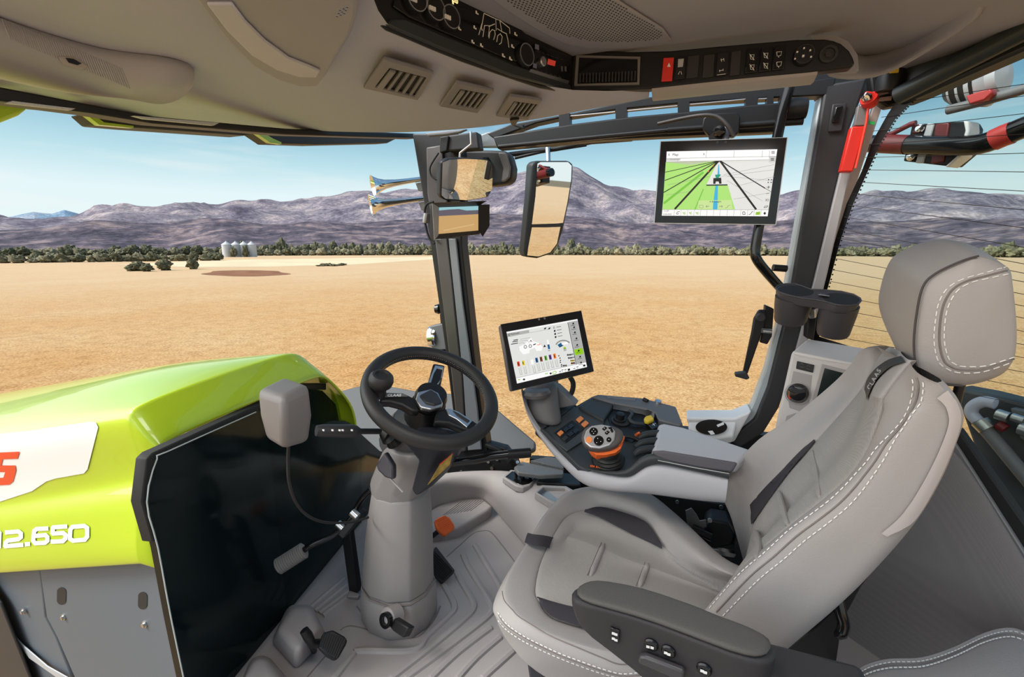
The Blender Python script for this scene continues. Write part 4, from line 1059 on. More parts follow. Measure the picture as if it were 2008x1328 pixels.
# small control panel and storage tray in the right sill
sc = thing('sill_control_panel', 'small dark panel with little joystick knobs in the beige right sill', 'control panel', P(1020, 935, z=.21))
zp = .212
prism('bezel', PL([(985, 935), (1001, 921), (1046, 924), (1062, 928), (1040, 952), (1026, 956), (1010, 952)], z=zp), (0, 0, -.03), M_floor, sc, bevel=.005)
prism('panel_face', PL([(991, 935), (1004, 924), (1046, 927), (1058, 930), (1038, 948), (1025, 951), (1013, 948)], z=zp + .002), (0, 0, -.01), M_blackg, sc, bevel=.002)
for a, b in ((1012, 935), (1025, 932), (1040, 936), (1022, 942)):
    lathe('mini_knob', [(.007, 0), (.006, .010), (.010, .014), (.010, .022), (.001, .024)], P(a, b, z=zp + .002), (0, 0, 1), M_black, sc, 14)
lb = prism('trim_28', PL([(1062, 928), (1070, 922), (1130, 930), (1140, 950), (1132, 952), (1052, 945)], z=.222), (0, 0, -.03), M_black, bevel=.005); tag(lb, kind='structure')
ty = thing('storage_tray', 'recessed storage tray with grey liner in the beige right sill', 'tray', P(1085, 968, z=.2))
tr_o = [(1048, 965), (1062, 951), (1110, 953), (1150, 975), (1130, 1000), (1080, 985)]
tr_i = [(1054, 966), (1066, 955), (1108, 957), (1140, 976), (1124, 994), (1082, 981)]
v, f = ring_vf(PL(tr_o, z=.225), PL(tr_i, z=.225), (0, 0, -.03)); obj('tray_rim', v, f, M_beige, ty, bevel=.003)
prism('tray_liner', PL(tr_i, z=.206), (0, 0, -.004), mat('blue grey liner', (.25, .29, .32), .6, bump=.6, bscale=220), ty)
# walls hidden behind seat and console
o = prism('wall_right', [Vector((-.62, 1.95, -.02)), Vector((.75, 1.95, -.02)), Vector((.75, 1.95, .50)), Vector((.0, 1.95, .46)), Vector((-.30, 1.95, .25)), Vector((-.62, 1.95, .22))], (0, .04, 0), M_black); tag(o, kind='structure')
o = box('wall_left', (-.1, -.32, .0), (2.2, .04, .5), M_dark); tag(o, kind='structure')

# ================================================================ GREY BOX ON A CABLE
gb2 = thing('monitor_housing', 'rounded grey box with a thin cable hanging below, left of the steering wheel', 'housing', P(560, 880, d=1.0))
vb = [P(501, 764, d=.96), P(556, 778, d=.91), P(608, 754, d=1.0), P(558, 736, d=1.06), P(520, 862, d=.97), P(556, 886, d=.93), P(608, 868, d=1.0), P(570, 850, d=1.06)]
midr = [P(507, 815, d=.958), P(556, 832, d=.905), P(615, 815, d=1.0), P(565, 795, d=1.07)]
v = vb[:4] + midr + vb[4:]
f = [(3, 2, 1, 0)] + [(i, (i + 1) % 4, 4 + (i + 1) % 4, 4 + i) for i in range(4)] + [(4 + i, 4 + (i + 1) % 4, 8 + (i + 1) % 4, 8 + i) for i in range(4)] + [(8, 9, 10, 11)]
obj('housing', v, f, mat('warm grey housing', (.17, .155, .15), .5, bump=.08, bscale=900), gb2, bevel=.016, seg=4)
tube('cable', [P(566, 868, d=.98), P(565, 905, d=1.0), P(567, 945, d=1.02), P(580, 985, d=1.08), P(604, 1012, d=1.15), P(640, 1025, d=1.22), P(690, 1024, d=1.3), P(722, 1015, d=1.38)], .0035, M_rubber, gb2, seg=8, smoothpath=5)

# ================================================================ STEERING COLUMN
YC = 1.12
M_col = mat('column plastic', (.265, .245, .238), .5, bump=.08, bscale=800)
colm = thing('steering_column', 'tall grey beige steering column standing on the cab floor', 'steering column', P(785, 1190, y=1.136))
FACET = [(318, 1.04), (345, 1.0), (20, 1.0), (60, .98), (110, .95), (160, .97), (198, 1.0), (222, 1.0), (250, .98), (285, .99)]
def colring(y, l, r, yp=YC, sq=.95):
    c = P((l + r) / 2, y, y=yp); t = (c - CAM).dot(RM @ Vector((0, 0, -1)))
    hw = (r - l) / 2 * t / FPX
    return [c + Vector((math.cos(math.radians(a)) * k * hw, math.sin(math.radians(a)) * k * hw * sq, 0)) for a, k in FACET]
rot8 = math.radians(20)
base_r = [colring(1200, 712, 858, yp=1.136), colring(1180, 709, 859), colring(1146, 710, 857), colring(1136, 716, 851)]
loft('base_cover', base_r, M_col, colm, bevel=.008, seg=3)
body = [colring(1136, 713, 852), colring(1100, 713, 851), colring(1050, 717, 850), colring(1000, 723, 848), colring(962, 729, 845), colring(956, 733, 841)]
loft('lower_shroud', body, M_col, colm, bevel=.007, seg=3)
sm = MB()
sm.add(tube_vf(colring(1138, 711, 854), .003, 6, closed=True), M_groove); sm.build('shroud_seam', colm)
up = [colring(966, 730, 838), colring(940, 727, 846), colring(905, 741, 868), colring(880, 752, 884), colring(868, 760, 888)]
loft('upper_shroud', up, M_col, colm, bevel=.007, seg=3)
# navy right-hand cover, sticker, paddle
def colpt(px, py, dy=0.0): return P(px, py, y=YC + dy)
prism('dark_cover', [colpt(786, 862, -.16), colpt(830, 866, -.165), colpt(895, 872, -.06), colpt(880, 905, -.06), colpt(846, 955, -.09), colpt(815, 976, -.125), colpt(806, 960, -.125), colpt(820, 904, -.15)], (.0, .10, .0), mat('navy black cover', (.022, .024, .034), .42), colm, bevel=.008)
prism('warning_sticker', [colpt(862, 912, -.107), colpt(888, 890, -.075), colpt(882, 912, -.076), colpt(838, 952, -.115)], (0, -.001, 0), mat('yellow sticker', (.55, .36, .07), .45, var=.3, vscale=60), colm)
prism('red_sticker_edge', [colpt(862, 910, -.109), colpt(888, 888.5, -.077), colpt(888, 890, -.077), colpt(862, 912.5, -.109)], (0, -.001, 0), M_red, colm)
pd = [(745, 908), (762, 884), (779, 911), (779, 938), (764, 934), (749, 920)]
pdv = [P(a, b, pl=(P(770, 915, y=YC - .135), Vector((.0, -1, .25)).normalized())) for a, b in pd]
prism('paddle', pdv, (0, -.02, .004), mat('violet grey plastic', (.045, .043, .055), .5), colm, bevel=.006)
tube('crease', [P(745, 915, y=YC - .125), P(762, 935, y=YC - .14), P(790, 965, y=YC - .135)], .003, M_beige, colm, seg=6)
# top neck and bellows up to the wheel
WN = Vector((.517, -.282, 1)).normalized(); WC = Vector((-.642, 1.10, .798)); WR = .177
def PW(px, py, off=0.0): return P(px, py, pl=(WC + WN * off, WN))
nk = WC - WN * .20
loft('neck', [[c + r * math.cos(2 * math.pi * k / 20) * q + u * math.sin(2 * math.pi * k / 20) * q for k in range(20)] for c, q in ((WC - WN * .17, .075), (WC - WN * .125, .085), (WC - WN * .10, .06), (WC - WN * .04, .05)) for r, u, _ in [basis(WN, (0, 1, 0))]], M_black, colm)
loft('head_shroud', [[c + r * math.cos(2 * math.pi * k / 20) * q + u * math.sin(2 * math.pi * k / 20) * q for k in range(20)] for c, q in ((WC - WN * .22 + Vector((-.03, 0, 0)), .085), (WC - WN * .16, .10), (WC - WN * .13, .088)) for r, u, _ in [basis(WN, (0, 1, 0))]], mat('grey shroud', (.085, .083, .085), .45), colm)
# indicator stalk
sk = [P(757, 848, y=YC - .10), P(742, 846, y=YC - .12), P(704, 846, y=YC - .16)]
tube('stalk_stem', sk, .008, M_black, colm, seg=10)
tube('stalk_bellows', [P(775, 866, y=YC - .08), P(768, 858, y=YC - .09), P(764, 856, y=YC - .095), P(760, 851, y=YC - .10), P(756, 850, y=YC - .105), P(748, 846, y=YC - .11)], [.026, .020, .027, .018, .023, .012], M_black, colm, seg=16)
sb = tube('stalk_body', [P(707, 846, y=YC - .157), P(700, 846, y=YC - .163), P(692, 846, y=YC - .17), P(630, 845, y=YC - .24), P(620, 845, y=YC - .25)], [.008, .015, .0185, .0165, .014], M_dark, colm, seg=14)
q = MB()
for xx in (634, 652, 666, 672, 690):
    q.add(box_vf(P(xx, 844, y=YC - .26 + (xx - 620) * .0009), (.006, .002, .004)), M_icon)
q.build('symbols', sb)
# right-hand lever with ribbed grip
lv = tube('lever_rod', [P(882, 908, y=YC + .02), P(930, 902, y=YC + .05), P(965, 895, y=YC + .08), P(1000, 891, y=YC + .10)], .0125, M_blackg, colm, seg=12)
gpth = [P(996, 891.5, y=YC + .095), P(1040, 888, y=YC + .13)]
gr_ = [gpth[0].lerp(gpth[1], k / 24) for k in range(25)]
tube('lever_grip', gr_, [.0155 if k % 2 else .0145 for k in range(25)], M_black, colm, seg=14)
# small tilt pedal at the column foot
lathe('tilt_hub', [(.03, -.02), (.03, .02), (.022, .028), (.001, .028)], P(769, 1208, y=1.0), (-.2, -.9, .3), M_beige, colm, 18)
prism('tilt_pedal', [P(751, 1213, y=.985), P(764, 1208, y=.985), P(801, 1231, y=.955), P(790, 1252, y=.945), P(770, 1238, y=.96)], (.01, .02, -.01), M_black, colm, bevel=.004)
lathe('tilt_ring', [(.022, 0), (.022, .012), (.012, .012), (.012, 0)], P(760, 1215, y=.975), (-.2, -.9, .3), M_blackg, colm, 18)

# ================================================================ STEERING WHEEL
wh = thing('steering_wheel', 'black leather steering wheel with three spokes and a spinner knob', 'steering wheel', WC - WN * .02)
ra, ua, _ = basis(WN, (0, 1, 0))
circ = [WC + (ra * math.cos(2 * math.pi * k / 72) + ua * math.sin(2 * math.pi * k / 72)) * WR for k in range(72)]
M_wheel = mat('black grained leather', (.022, .021, .022), .48, bump=.35, bscale=600, bdist=.001)
tube('rim', circ, .0205, M_wheel, wh, seg=18, closed=True)
stt = MB()
for k in range(150):
    a = 2 * math.pi * k / 150
    px_ = WC + (ra * math.cos(a) + ua * math.sin(a)) * (WR - .0195)
    tn = (ua * math.cos(a) - ra * math.sin(a))
    if ua.dot(px_ - WC) < -.06: continue
    stt.add(tube_vf([px_ - tn * .003 + WN * .005, px_ + tn * .003 - WN * .004], .0009, 4), M_stitch)
stt.build('rim_stitching', wh)
def wprism(name, px, off, th, m, bev=.003, par=wh): return prism(name, [PW(a, b, off) for a, b in px], -WN * th, m, par, bevel=bev, seg=3)
hub = loft('hub', [[WC - WN * h + (ra * math.cos(2 * math.pi * k / 28) + ua * math.sin(2 * math.pi * k / 28)) * q for k in range(28)] for h, q in ((-.004, .028), (-.003, .042), (.012, .047), (.05, .046), (.075, .036), (.09, .05), (.10, .05))], M_black, wh)
wprism('hub_ring', [(815, 783), (820, 768), (845, 762), (860, 770), (869, 790), (868, 796), (845, 803), (826, 799)], .012, .014, M_alu, .004)
wprism('hub_cap', [(823, 774), (845, 763), (858, 771), (868, 789), (852, 794), (836, 790)], .017, .012, mat('dark satin cap', (.03, .03, .034), .3), .004)
s1 = wprism('spoke', [(834, 772), (860, 778), (873, 716), (850, 712)], -.002, .02, M_black, .006)
wprism('spoke_trim', [(836, 764), (841, 763), (847, 745), (851, 732), (857, 722), (868, 724), (864, 744), (856, 754), (858, 757), (867, 740), (871, 719), (853, 716)], .002, .006, M_alu, .0015)
s2 = wprism('spoke', [(749, 770), (795, 771), (820, 783), (824, 806), (808, 806), (788, 794), (765, 788), (744, 788)], -.002, .025, M_black, .008)
wprism('spoke_badge', [(752, 770), (790, 771), (800, 777), (785, 777), (752, 778)], .002, .004, mat('badge grey', (.16, .16, .165), .4), .001)
tx = MB(); o_ = PW(759, 777.5, .0035); tx.add(text_vf('CLAAS', o_, PW(795, 777.5, .0035) - o_, PW(759, 770, .0035) - o_, .0125, .0005, shear=.2, bold=.03), M_icon); tx.build('maker_lettering', s2, smooth=False)
s3 = wprism('spoke', [(856, 806), (874, 800), (898, 806), (945, 834), (935, 848), (912, 843), (880, 830), (852, 828)], -.002, .025, M_black, .008)
wprism('spoke_trim', [(874, 802), (882, 801), (899, 807), (927, 825), (916, 838), (896, 822), (880, 814)], .003, .006, M_alu, .002)
wprism('trim_inlay', [(888, 805), (899, 810), (922, 825), (917, 829), (897, 815)], .005, .004, M_dark, .001)
ka = (WN + Vector((-.0, .0, .3))).normalized(); kc = PW(743, 772, .0)
lathe('spinner_knob', [(.020, -.005), (.018, .012), (.020, .022), (.030, .032), (.033, .044), (.031, .056), (.024, .064), (.018, .065), (.016, .060), (.001, .059)], kc, ka, M_wheel, wh, 28)

# ================================================================ PEDALS AND FLOOR HANDLE
bp = thing('clutch_pedal', 'black ribbed square pedal with a bent lever on the left of the floor', 'pedal', P(640, 1290, z=0.0))
NP = Vector((.55, -.30, .78)).normalized()
c0 = P(655, 1264, z=.10)
prism('pedal_pad', PL([(631, 1246), (636, 1240), (653, 1235), (676, 1248), (682, 1256), (678, 1266), (664, 1291), (656, 1295), (640, 1286), (625, 1270)], pl=(c0, NP)), -NP * .018, M_black, bp, bevel=.005)
rb2 = MB()
for k in range(10):
    t = (k + .5) / 10
    a = P(632 + 2 + 30 * 0 + (655 - 634) * 0 + t * 46, 1242 + t * 14 - 3, pl=(c0 + NP * .001, NP)); b = P(626 + t * 36, 1268 + t * 24, pl=(c0 + NP * .001, NP))
    rb2.add(tube_vf([a, b], .0022, 5), M_rubber)
rb2.build('pad_ribs', bp)
tube('pedal_lever', [P(596, 1236, z=.15), P(604, 1248, z=.13), P(612, 1262, z=.10), P(630, 1262, z=.085), P(645, 1264, z=.08)], [.012, .014, .012, .012, .012], M_black, bp, seg=10)
tube('pedal_stop', [P(610, 1262, z=.1), P(616, 1277, z=.0)], .009, M_black, bp, seg=8)
br = thing('brake_pedal', 'orange ribbed pedal beside the steering column', 'pedal', P(870, 1045, z=0))
NO = Vector((.6, -.35, .72)).normalized(); c0 = P(870, 1030, z=.10)
prism('pedal_pad', PL([(853, 1022), (858, 1015), (872, 1011), (882, 1014), (893, 1031), (891, 1038), (874, 1051), (868, 1049), (856, 1036)], pl=(c0, NO)), -NO * .02, M_orange, br, bevel=.006)
rb2 = MB()
for k in range(9):
    t = (k + .5) / 9
    rb2.add(tube_vf([P(853 + t * 15, 1020 + t * 28, pl=(c0 + NO * .001, NO)), P(873 + t * 19, 1010 + t * 24, pl=(c0 + NO * .001, NO))], .002, 5), M_orange)
rb2.build('pad_ribs', br)
tube('pedal_lever', [P(868, 1035, z=.09), P(850, 1050, z=.06), P(835, 1060, z=.03)], .01, M_black, br, seg=8)
ac = thing('accelerator_pedal', 'black ribbed accelerator pedal right of the column foot', 'pedal', P(870, 1135, z=0))
NX = Vector((.45, -.35, .82)).normalized(); c0 = P(868, 1108, z=.05)
prism('pedal_pad', PL([(852, 1074), (856, 1072), (892, 1118), (891, 1122), (869, 1142), (866, 1142), (846, 1122)], pl=(c0, NX)), -NX * .018, M_dark, ac, bevel=.003)
rb2 = MB()
for k in range(8):
    t = (k + .5) / 8
    a = P(854 - 6 * t, 1076 + 46 * t, pl=(c0 + NX * .001, NX)); b = P(890 - 22 * t, 1119 + 22 * t, pl=(c0 + NX * .001, NX))
    # ridges run along the pedal
    s = P(855 + (k - 3.5) * .0, 1078, pl=(c0 + NX * .001, NX))
    e0 = P(853 - 6 * t, 1080 + 42 * t, pl=(c0 + NX * .0015, NX)); e1 = P(889 - 21 * t, 1119 + 21 * t, pl=(c0 + NX * .0015, NX))
    rb2.add(tube_vf([e0, e1], .0024, 5), M_black)
rb2.build('pad_ribs', ac)
fh = thing('entry_bar', 'bent black bar with a ribbed grey grip and black post, left of the steering column', 'handle', P(695, 1165, z=0))
tube('bar', [P(595, 1080, y=.975), P(612, 1068, y=.985), P(650, 1052, y=1.02), P(672, 1035, y=1.05), P(690, 1015, y=1.08), P(700, 995, y=1.10), P(712, 975, y=1.11), P(728, 960, y=1.12)], .0095, M_blackg, fh, seg=12, smoothpath=4)
g0, g1 = P(545, 1112, y=.93), P(597, 1079, y=.977)
tube('grip', [g0.lerp(g1, k / 26) for k in range(27)], [.021 if k in (0, 26) else (.0255 if k % 2 else .0215) for k in range(27)], mat('grey ribbed rubber', (.24, .225, .215), .6), fh, seg=18)
prism('post', [P(668, 1040, y=1.10), P(684, 1034, y=1.10), P(702, 1162, y=1.14), P(690, 1168, y=1.14), P(684, 1160, y=1.14)], (.004, .02, 0), M_black, fh, bevel=.003)
prism('clamp', [P(660, 1048, y=1.03), P(700, 1005, y=1.07), P(708, 1012, y=1.07), P(672, 1058, y=1.03)], (0, .03, 0), M_black, fh, bevel=.003)
for a, b in ((667, 1031), (695, 1008)):
    tube('clamp_band', [P(a - 5, b - 4, y=1.045), P(a + 6, b + 6, y=1.045)], .012, M_alu, fh, seg=10)
# ================================================================ helpers for flat rectangular devices
def quad3(px, d0):
    """true 3D corners of a rectangle seen at four image corners, first corner d0 away"""
    r = [ray(*p) for p in px]
    A = Matrix(((r[1].x, -r[2].x, r[3].x), (r[1].y, -r[2].y, r[3].y), (r[1].z, -r[2].z, r[3].z)))
    s = A.inverted() @ (r[0] * d0)
    return [CAM + r[0] * d0] + [CAM + r[i + 1] * s[i] for i in range(3)]
def face_plane(q):
    n = (q[1] - q[0]).cross(q[3] - q[0]).normalized()
    if n.dot(CAM - q[0]) < 0: n = -n
    return n
def Z(s, ox, oy): return lambda x, y: (ox + x * s, oy + y * s)
def emat(name, rgb, e=.75):
    c = lin(*rgb); m = mat(name, c, .35, emit=e); m.node_tree.nodes['Principled BSDF'].inputs['Base Color'].default_value = (*[k * .25 for k in c], 1); return m
class UI:
    """flat screen picture: polygons, lines and words laid on the glass of one display"""
    def __init__(s, q0, n, conv): s.q0, s.n, s.c, s.mb, s.o = q0, n, conv, MB(), .0012
    def pt(s, x, y, k=0): return P(*s.c(x, y), pl=(s.q0 + s.n * (s.o + k * .0002), s.n))
    def poly(s, pts, m, k=1): s.mb.add(([s.pt(x, y, k) for x, y in pts], [tuple(range(len(pts)))]), m)
    def rect(s, x0, y0, x1, y1, m, k=1, sk=0.0, sx=0.0): s.poly([(x0, y0), (x1, y0 + (x1 - x0) * sk), (x1 + (y1 - y0) * sx, y1 + (x1 - x0) * sk), (x0 + (y1 - y0) * sx, y1)], m, k)
    def line(s, pts, w, m, k=2):
        for (x0, y0), (x1, y1) in zip(pts, pts[1:]):
            d = math.hypot(x1 - x0, y1 - y0) or 1; nx, ny = -(y1 - y0) / d * w / 2, (x1 - x0) / d * w / 2
            s.poly([(x0 + nx, y0 + ny), (x1 + nx, y1 + ny), (x1 - nx, y1 - ny), (x0 - nx, y0 - ny)], m, k)
    def text(s, t, x, y, h, m, dx=(1, 0), k=3):
        o = s.pt(x, y, k); r = s.pt(x + dx[0] * 10, y + dx[1] * 10, k) - o
        u = s.n.cross(r)
        hh = (s.pt(x, y - h, k) - o).length
        s.mb.add(text_vf(t, o, r, u, hh / .72, .0001), m)
    def build(s, name, par): return s.mb.build(name, par, smooth=False)
U_w = emat('screen white', (250, 250, 250)); U_bg = emat('screen grey', (226, 227, 224)); U_g1 = emat('screen mid grey', (176, 176, 174)); U_k = emat('screen black', (14, 14, 16)); U_gr = emat('screen line grey', (140, 140, 140))
U_gn = emat('screen green', (172, 226, 118)); U_gd = emat('screen deep green', (120, 196, 62)); U_lg = emat('screen lime', (150, 196, 40)); U_bl = emat('screen cyan', (58, 178, 222)); U_tq = emat('screen teal', (20, 150, 120))
U_rd = emat('screen red', (200, 60, 30)); U_ye = emat('screen yellow', (232, 200, 30)); U_nb = emat('screen navy', (24, 90, 140)); U_br = emat('screen brown', (128, 62, 34)); U_g2 = emat('screen leaf', (96, 160, 40)); U_pu = emat('screen purple', (96, 50, 140)); U_or = emat('screen orange', (240, 120, 30)); U_g3 = emat('screen pale grey', (203, 203, 201))

# ---------------------------------------------------------------- upper screen
q = quad3([(1295, 277), (1545, 269), (1522, 441), (1282, 438)], 1.45); n = face_plane(q)
t = thing('upper_display', 'black framed touchscreen with a green guidance map hanging before the side window', 'display', (q[2] + q[3]) / 2)
mb = MB(); v, f = prism_vf([p - n * .003 for p in q], -n * .03)
obj('display_housing', v, f, M_black, t, bevel=.006, seg=3)
v, f = ring_vf([p for p in q], [p.lerp((q[0] + q[2]) / 2, .012) for p in q], -n * .006); obj('silver_rim', v, f, M_alu, t, smooth=False)
prism('glass_front', [p.lerp((q[0] + q[2]) / 2, .012) for p in q], -n * .005, M_blackg, t)
u = UI(q[0], n, Z(.1657, 1260, 240)); K = U_k
u.poly([(290, 345), (1595, 318), (1480, 1112), (228, 1105)], U_bg, 0)
u.poly([(275, 470), (560, 500), (900, 450), (880, 480), (640, 1035), (236, 1030)], U_gn, 1)
u.poly([(275, 470), (830, 452), (640, 500), (550, 510)], emat('screen haze', (190, 200, 170)), 1)
u.poly([(860, 530), (900, 460), (910, 460), (940, 735), (755, 740)], U_bg, 2)
u.poly([(745, 740), (1005, 735), (1095, 1030), (620, 1032)], U_gn, 2)
u.line([(250, 960), (720, 590)], 26, U_gd, 2); u.line([(720, 790), (620, 1030)], 12, U_gd, 3)
for a, b, w_ in (((905, 452), (268, 590), 7), ((905, 452), (262, 688), 9), ((905, 452), (250, 830), 10), ((905, 452), (380, 1028), 22), ((915, 452), (1345, 1032), 24), ((915, 452), (1450, 780), 12), ((1450, 780), (1520, 820), 5)):
    u.line([a, b], w_, K, 4)
for a, b in (((930, 640), (1560, 560)), ((1000, 640), (1540, 690)), ((960, 620), (1560, 500)), ((1000, 690), (1420, 930)), ((1100, 760), (1560, 640)), ((1080, 910), (1520, 830)), ((300, 740), (800, 640)), ((280, 860), (560, 820))):
    u.line([a, b], 3, U_gr, 3)
u.poly([(897, 500), (906, 500), (912, 640), (884, 640)], U_bl, 4); u.poly([(862, 750), (892, 750), (886, 1030), (828, 1030)], U_bl, 4)
u.poly([(838, 660), (930, 655), (935, 725), (908, 728), (900, 700), (868, 700), (862, 728), (836, 728)], K, 5); u.poly([(858, 620), (925, 616), (918, 640), (905, 645), (900, 660), (870, 660), (862, 640)], U_tq, 6)
u.line([(755, 744), (1005, 740)], 14, K, 6)
u.poly([(915, 410), (936, 450), (895, 452)], K, 7)
u.poly([(775, 565), (790, 575), (772, 595)], U_or, 6); u.poly([(832, 500), (845, 510), (828, 528)], U_or, 6)
u.poly([(286, 346), (1595, 318), (1582, 400), (282, 428)], U_w, 8); u.poly([(282, 428), (1500, 404), (1496, 442), (280, 466)], U_w, 8)
u.line([(282, 428), (1580, 402)], 4, U_gr, 9); u.line([(280, 466), (1496, 443)], 4, U_gr, 9)
for x in (757, 1085, 1420, 1505): u.line([(x, 335), (x - 6, 415)], 4, U_gr, 9)
u.line([(318, 370), (308, 383), (318, 396)], 6, K, 9); u.line([(720, 365), (730, 375), (722, 388)], 6, K, 9)
u.text('Map', 352, 396, 30, K, (1, -.02), 10)
u.poly([(284, 432), (450, 428), (448, 450), (283, 455)], U_g3, 9); u.text('Coverage', 325, 450, 20, U_gr, (1, -.02), 10)
for yy in (344, 356, 368): u.line([(1525, yy), (1565, yy)], 6, K, 9)
u.poly([(1500, 404), (1580, 402), (1570, 470), (1492, 474)], U_g3, 8)
for yy in (426, 438, 450): u.line([(1518, yy), (1556, yy)], 6, K, 9)
u.poly([(662, 926), (1050, 920), (1064, 1026), (655, 1028)], emat('screen pale green', (200, 228, 150)), 7)
u.poly([(838, 930), (890, 930), (886, 1027), (832, 1028)], U_bl, 8)
u.text('A-B straight', 790, 948, 20, K, (1, -.01), 10)
for a, b in (((672, 980), (715, 1012)),): u.line([a, (715, 980), b, (672, 1012), a], 4, U_gr, 9)
u.line([(750, 996), (792, 994)], 6, U_gr, 9); u.line([(765, 984), (750, 996), (765, 1008)], 6, U_gr, 9); u.line([(905, 996), (945, 994)], 6, U_gr, 9); u.line([(932, 984), (946, 994), (934, 1008)], 6, U_gr, 9)
u.line([(980, 1012), (1000, 1008), (1016, 985), (1036, 980)], 5, U_gr, 9)
for yy, s_ in ((690, 0), (768, 1), (845, 2), (920, 3), (998, 4)):
    if s_ == 0:
        for a, b in ((1485, 672), (1520, 672), (1480, 705), (1515, 705)): u.rect(a, b, a + 14, b + 12, K, 9)
    if s_ == 1: u.line([(1470, 768), (1510, 766)], 6, K, 9); u.line([(1492, 750), (1488, 786)], 6, K, 9)
    if s_ == 2: u.line([(1462, 844), (1500, 842)], 6, U_gr, 9)
    if s_ == 3: u.text('3D', 1448, 932, 26, K, (1, 0), 9)
    if s_ == 4: u.line([(1436, 1010), (1450, 992), (1484, 988), (1470, 1006), (1436, 1010)], 5, K, 9)
u.poly([(234, 1030), (1492, 1034), (1480, 1112), (228, 1105)], U_w, 8); u.line([(234, 1032), (1490, 1035)], 4, U_gr, 9)
u.text('11:37', 248, 1058, 20, K, (1, 0), 10); u.text('22/05/2023', 240, 1096, 16, K, (1, 0), 10)
for x in (378, 458, 535, 612, 690, 765, 845, 920, 1005, 1085, 1165, 1245, 1325, 1405): u.line([(x, 1036), (x - 7, 1106)], 3, U_gr, 9)
u.line([(400, 1085), (412, 1062), (440, 1055)], 6, K, 9); u.line([(405, 1090), (430, 1080)], 6, K, 9)
for x in (475, 550, 630): u.line([(x, 1062), (x + 14, 1080), (x + 30, 1060)], 8, U_lg, 9); u.line([(x + 12, 1088), (x + 38, 1084)], 6, U_lg, 9)
u.line([(1185, 1060), (1210, 1060), (1215, 1090), (1185, 1090), (1185, 1060)], 6, K, 9); u.line([(1255, 1092), (1280, 1085), (1290, 1062), (1312, 1056)], 6, K, 9)
u.poly([(1342, 1062), (1395, 1056), (1388, 1095), (1336, 1096)], U_lg, 9); u.poly([(1430, 1078), (1446, 1058), (1462, 1076), (1446, 1096)], K, 9)
u.build('screen', t)
# ball mount, bracket and cable above the screen
prism('mount_plate', XY([(1379, 232), (1392, 222), (1445, 220), (1452, 229), (1450, 258), (1440, 268), (1392, 268), (1376, 250)], 1.74), (0, .03, 0), M_black, t, bevel=.004)
tube('mount_arm', [P(1404, 262, y=1.70), P(1408, 278, y=1.70)], .024, M_black, t, seg=14)
lathe('mount_ball', [(.001, -.02), (.014, -.016), (.02, 0), (.014, .016), (.001, .02)], P(1410, 258, y=1.68), (0, -1, 0), M_blackg, t, 18)
tube('mount_post', [P(1424, 252, y=1.70), P(1422, 278, y=1.68)], .011, mat('grey post', (.12, .12, .13), .3), t, seg=12)
tube('cable', [P(1290, 243, y=1.72), P(1340, 232, y=1.70), P(1380, 226, y=1.68), P(1408, 230, y=1.67), P(1428, 248, y=1.66), P(1440, 268, y=1.66)], .0065, mat('brown black cable', (.03, .024, .022), .5), t, seg=8, smoothpath=5)
# small sensors in the bezel
mm = MB()
for a, b in ((1407, 279), (1423, 279)): mm.add(lathe_vf([(.004, 0), (.004, .0006), (.0005, .0006)], P(a, b, pl=(q[0] + n * .0005, n)), n, 12), M_dark)
mm.build('sensors', t)

# ---------------------------------------------------------------- armrest console (with its own screen on a stalk)
TP = (P(1061, 849, y=1.27), None)
a_, b_, c_ = P(1153, 925, y=1.15), P(1061, 849, y=1.27), P(1339, 834, y=1.5)
NT = (b_ - a_).cross(c_ - a_).normalized()
if NT.z < 0: NT = -NT
T0 = a_
def PT(px, py, off=0.0): return P(px, py, pl=(T0 + NT * off, NT))
zd = Z(.1793, 1000, 730); zc3 = Z(.3012, 960, 720)
ac_ = thing('armrest_console', 'grey right armrest console with dark tray, key pads and padded rear rest', 'armrest console', P(1250, 950, y=1.2))
# pale shell: near side wall from tray rim down to the lower edge, sweeping up to the screen foot
top_e = [(1022, 764), (1026, 785), (1036, 815), (1061, 852), (1095, 890), (1129, 917), (1153, 926), (1225, 942), (1243, 936), (1262, 919), (1290, 912), (1360, 927), (1428, 942)]
bot_e = [(1022, 768), (1027, 798), (1040, 832), (1062, 868), (1090, 902), (1120, 935), (1147, 958), (1195, 966), (1225, 968), (1262, 971), (1300, 976), (1370, 986), (1422, 990)]
Ysh = [1.31, 1.30, 1.29, 1.265, 1.22, 1.18, 1.15, 1.14, 1.14, 1.14, 1.14, 1.14, 1.14]
r0 = [P(*p, y=y) + Vector((0, .02, .0)) for p, y in zip(top_e, Ysh)]
r1 = [P(*p, y=y) for p, y in zip(top_e, Ysh)]
r2 = [P((a + c) / 2, (b + d) / 2, y=y - .006) for (a, b), (c, d), y in zip(top_e, bot_e, Ysh)]
r3 = [P(*p, y=y) for p, y in zip(bot_e, Ysh)]
r4 = [P(*p, y=y) + Vector((.0, .05, -.02)) for p, y in zip(bot_e, Ysh)]
r5 = [p + Vector((.02, .16, .02)) for p in r4]
loft('side_shell', [r0, r1, r2, r3, r4, r5], M_ltgrey, ac_, closed=False, sub=2)
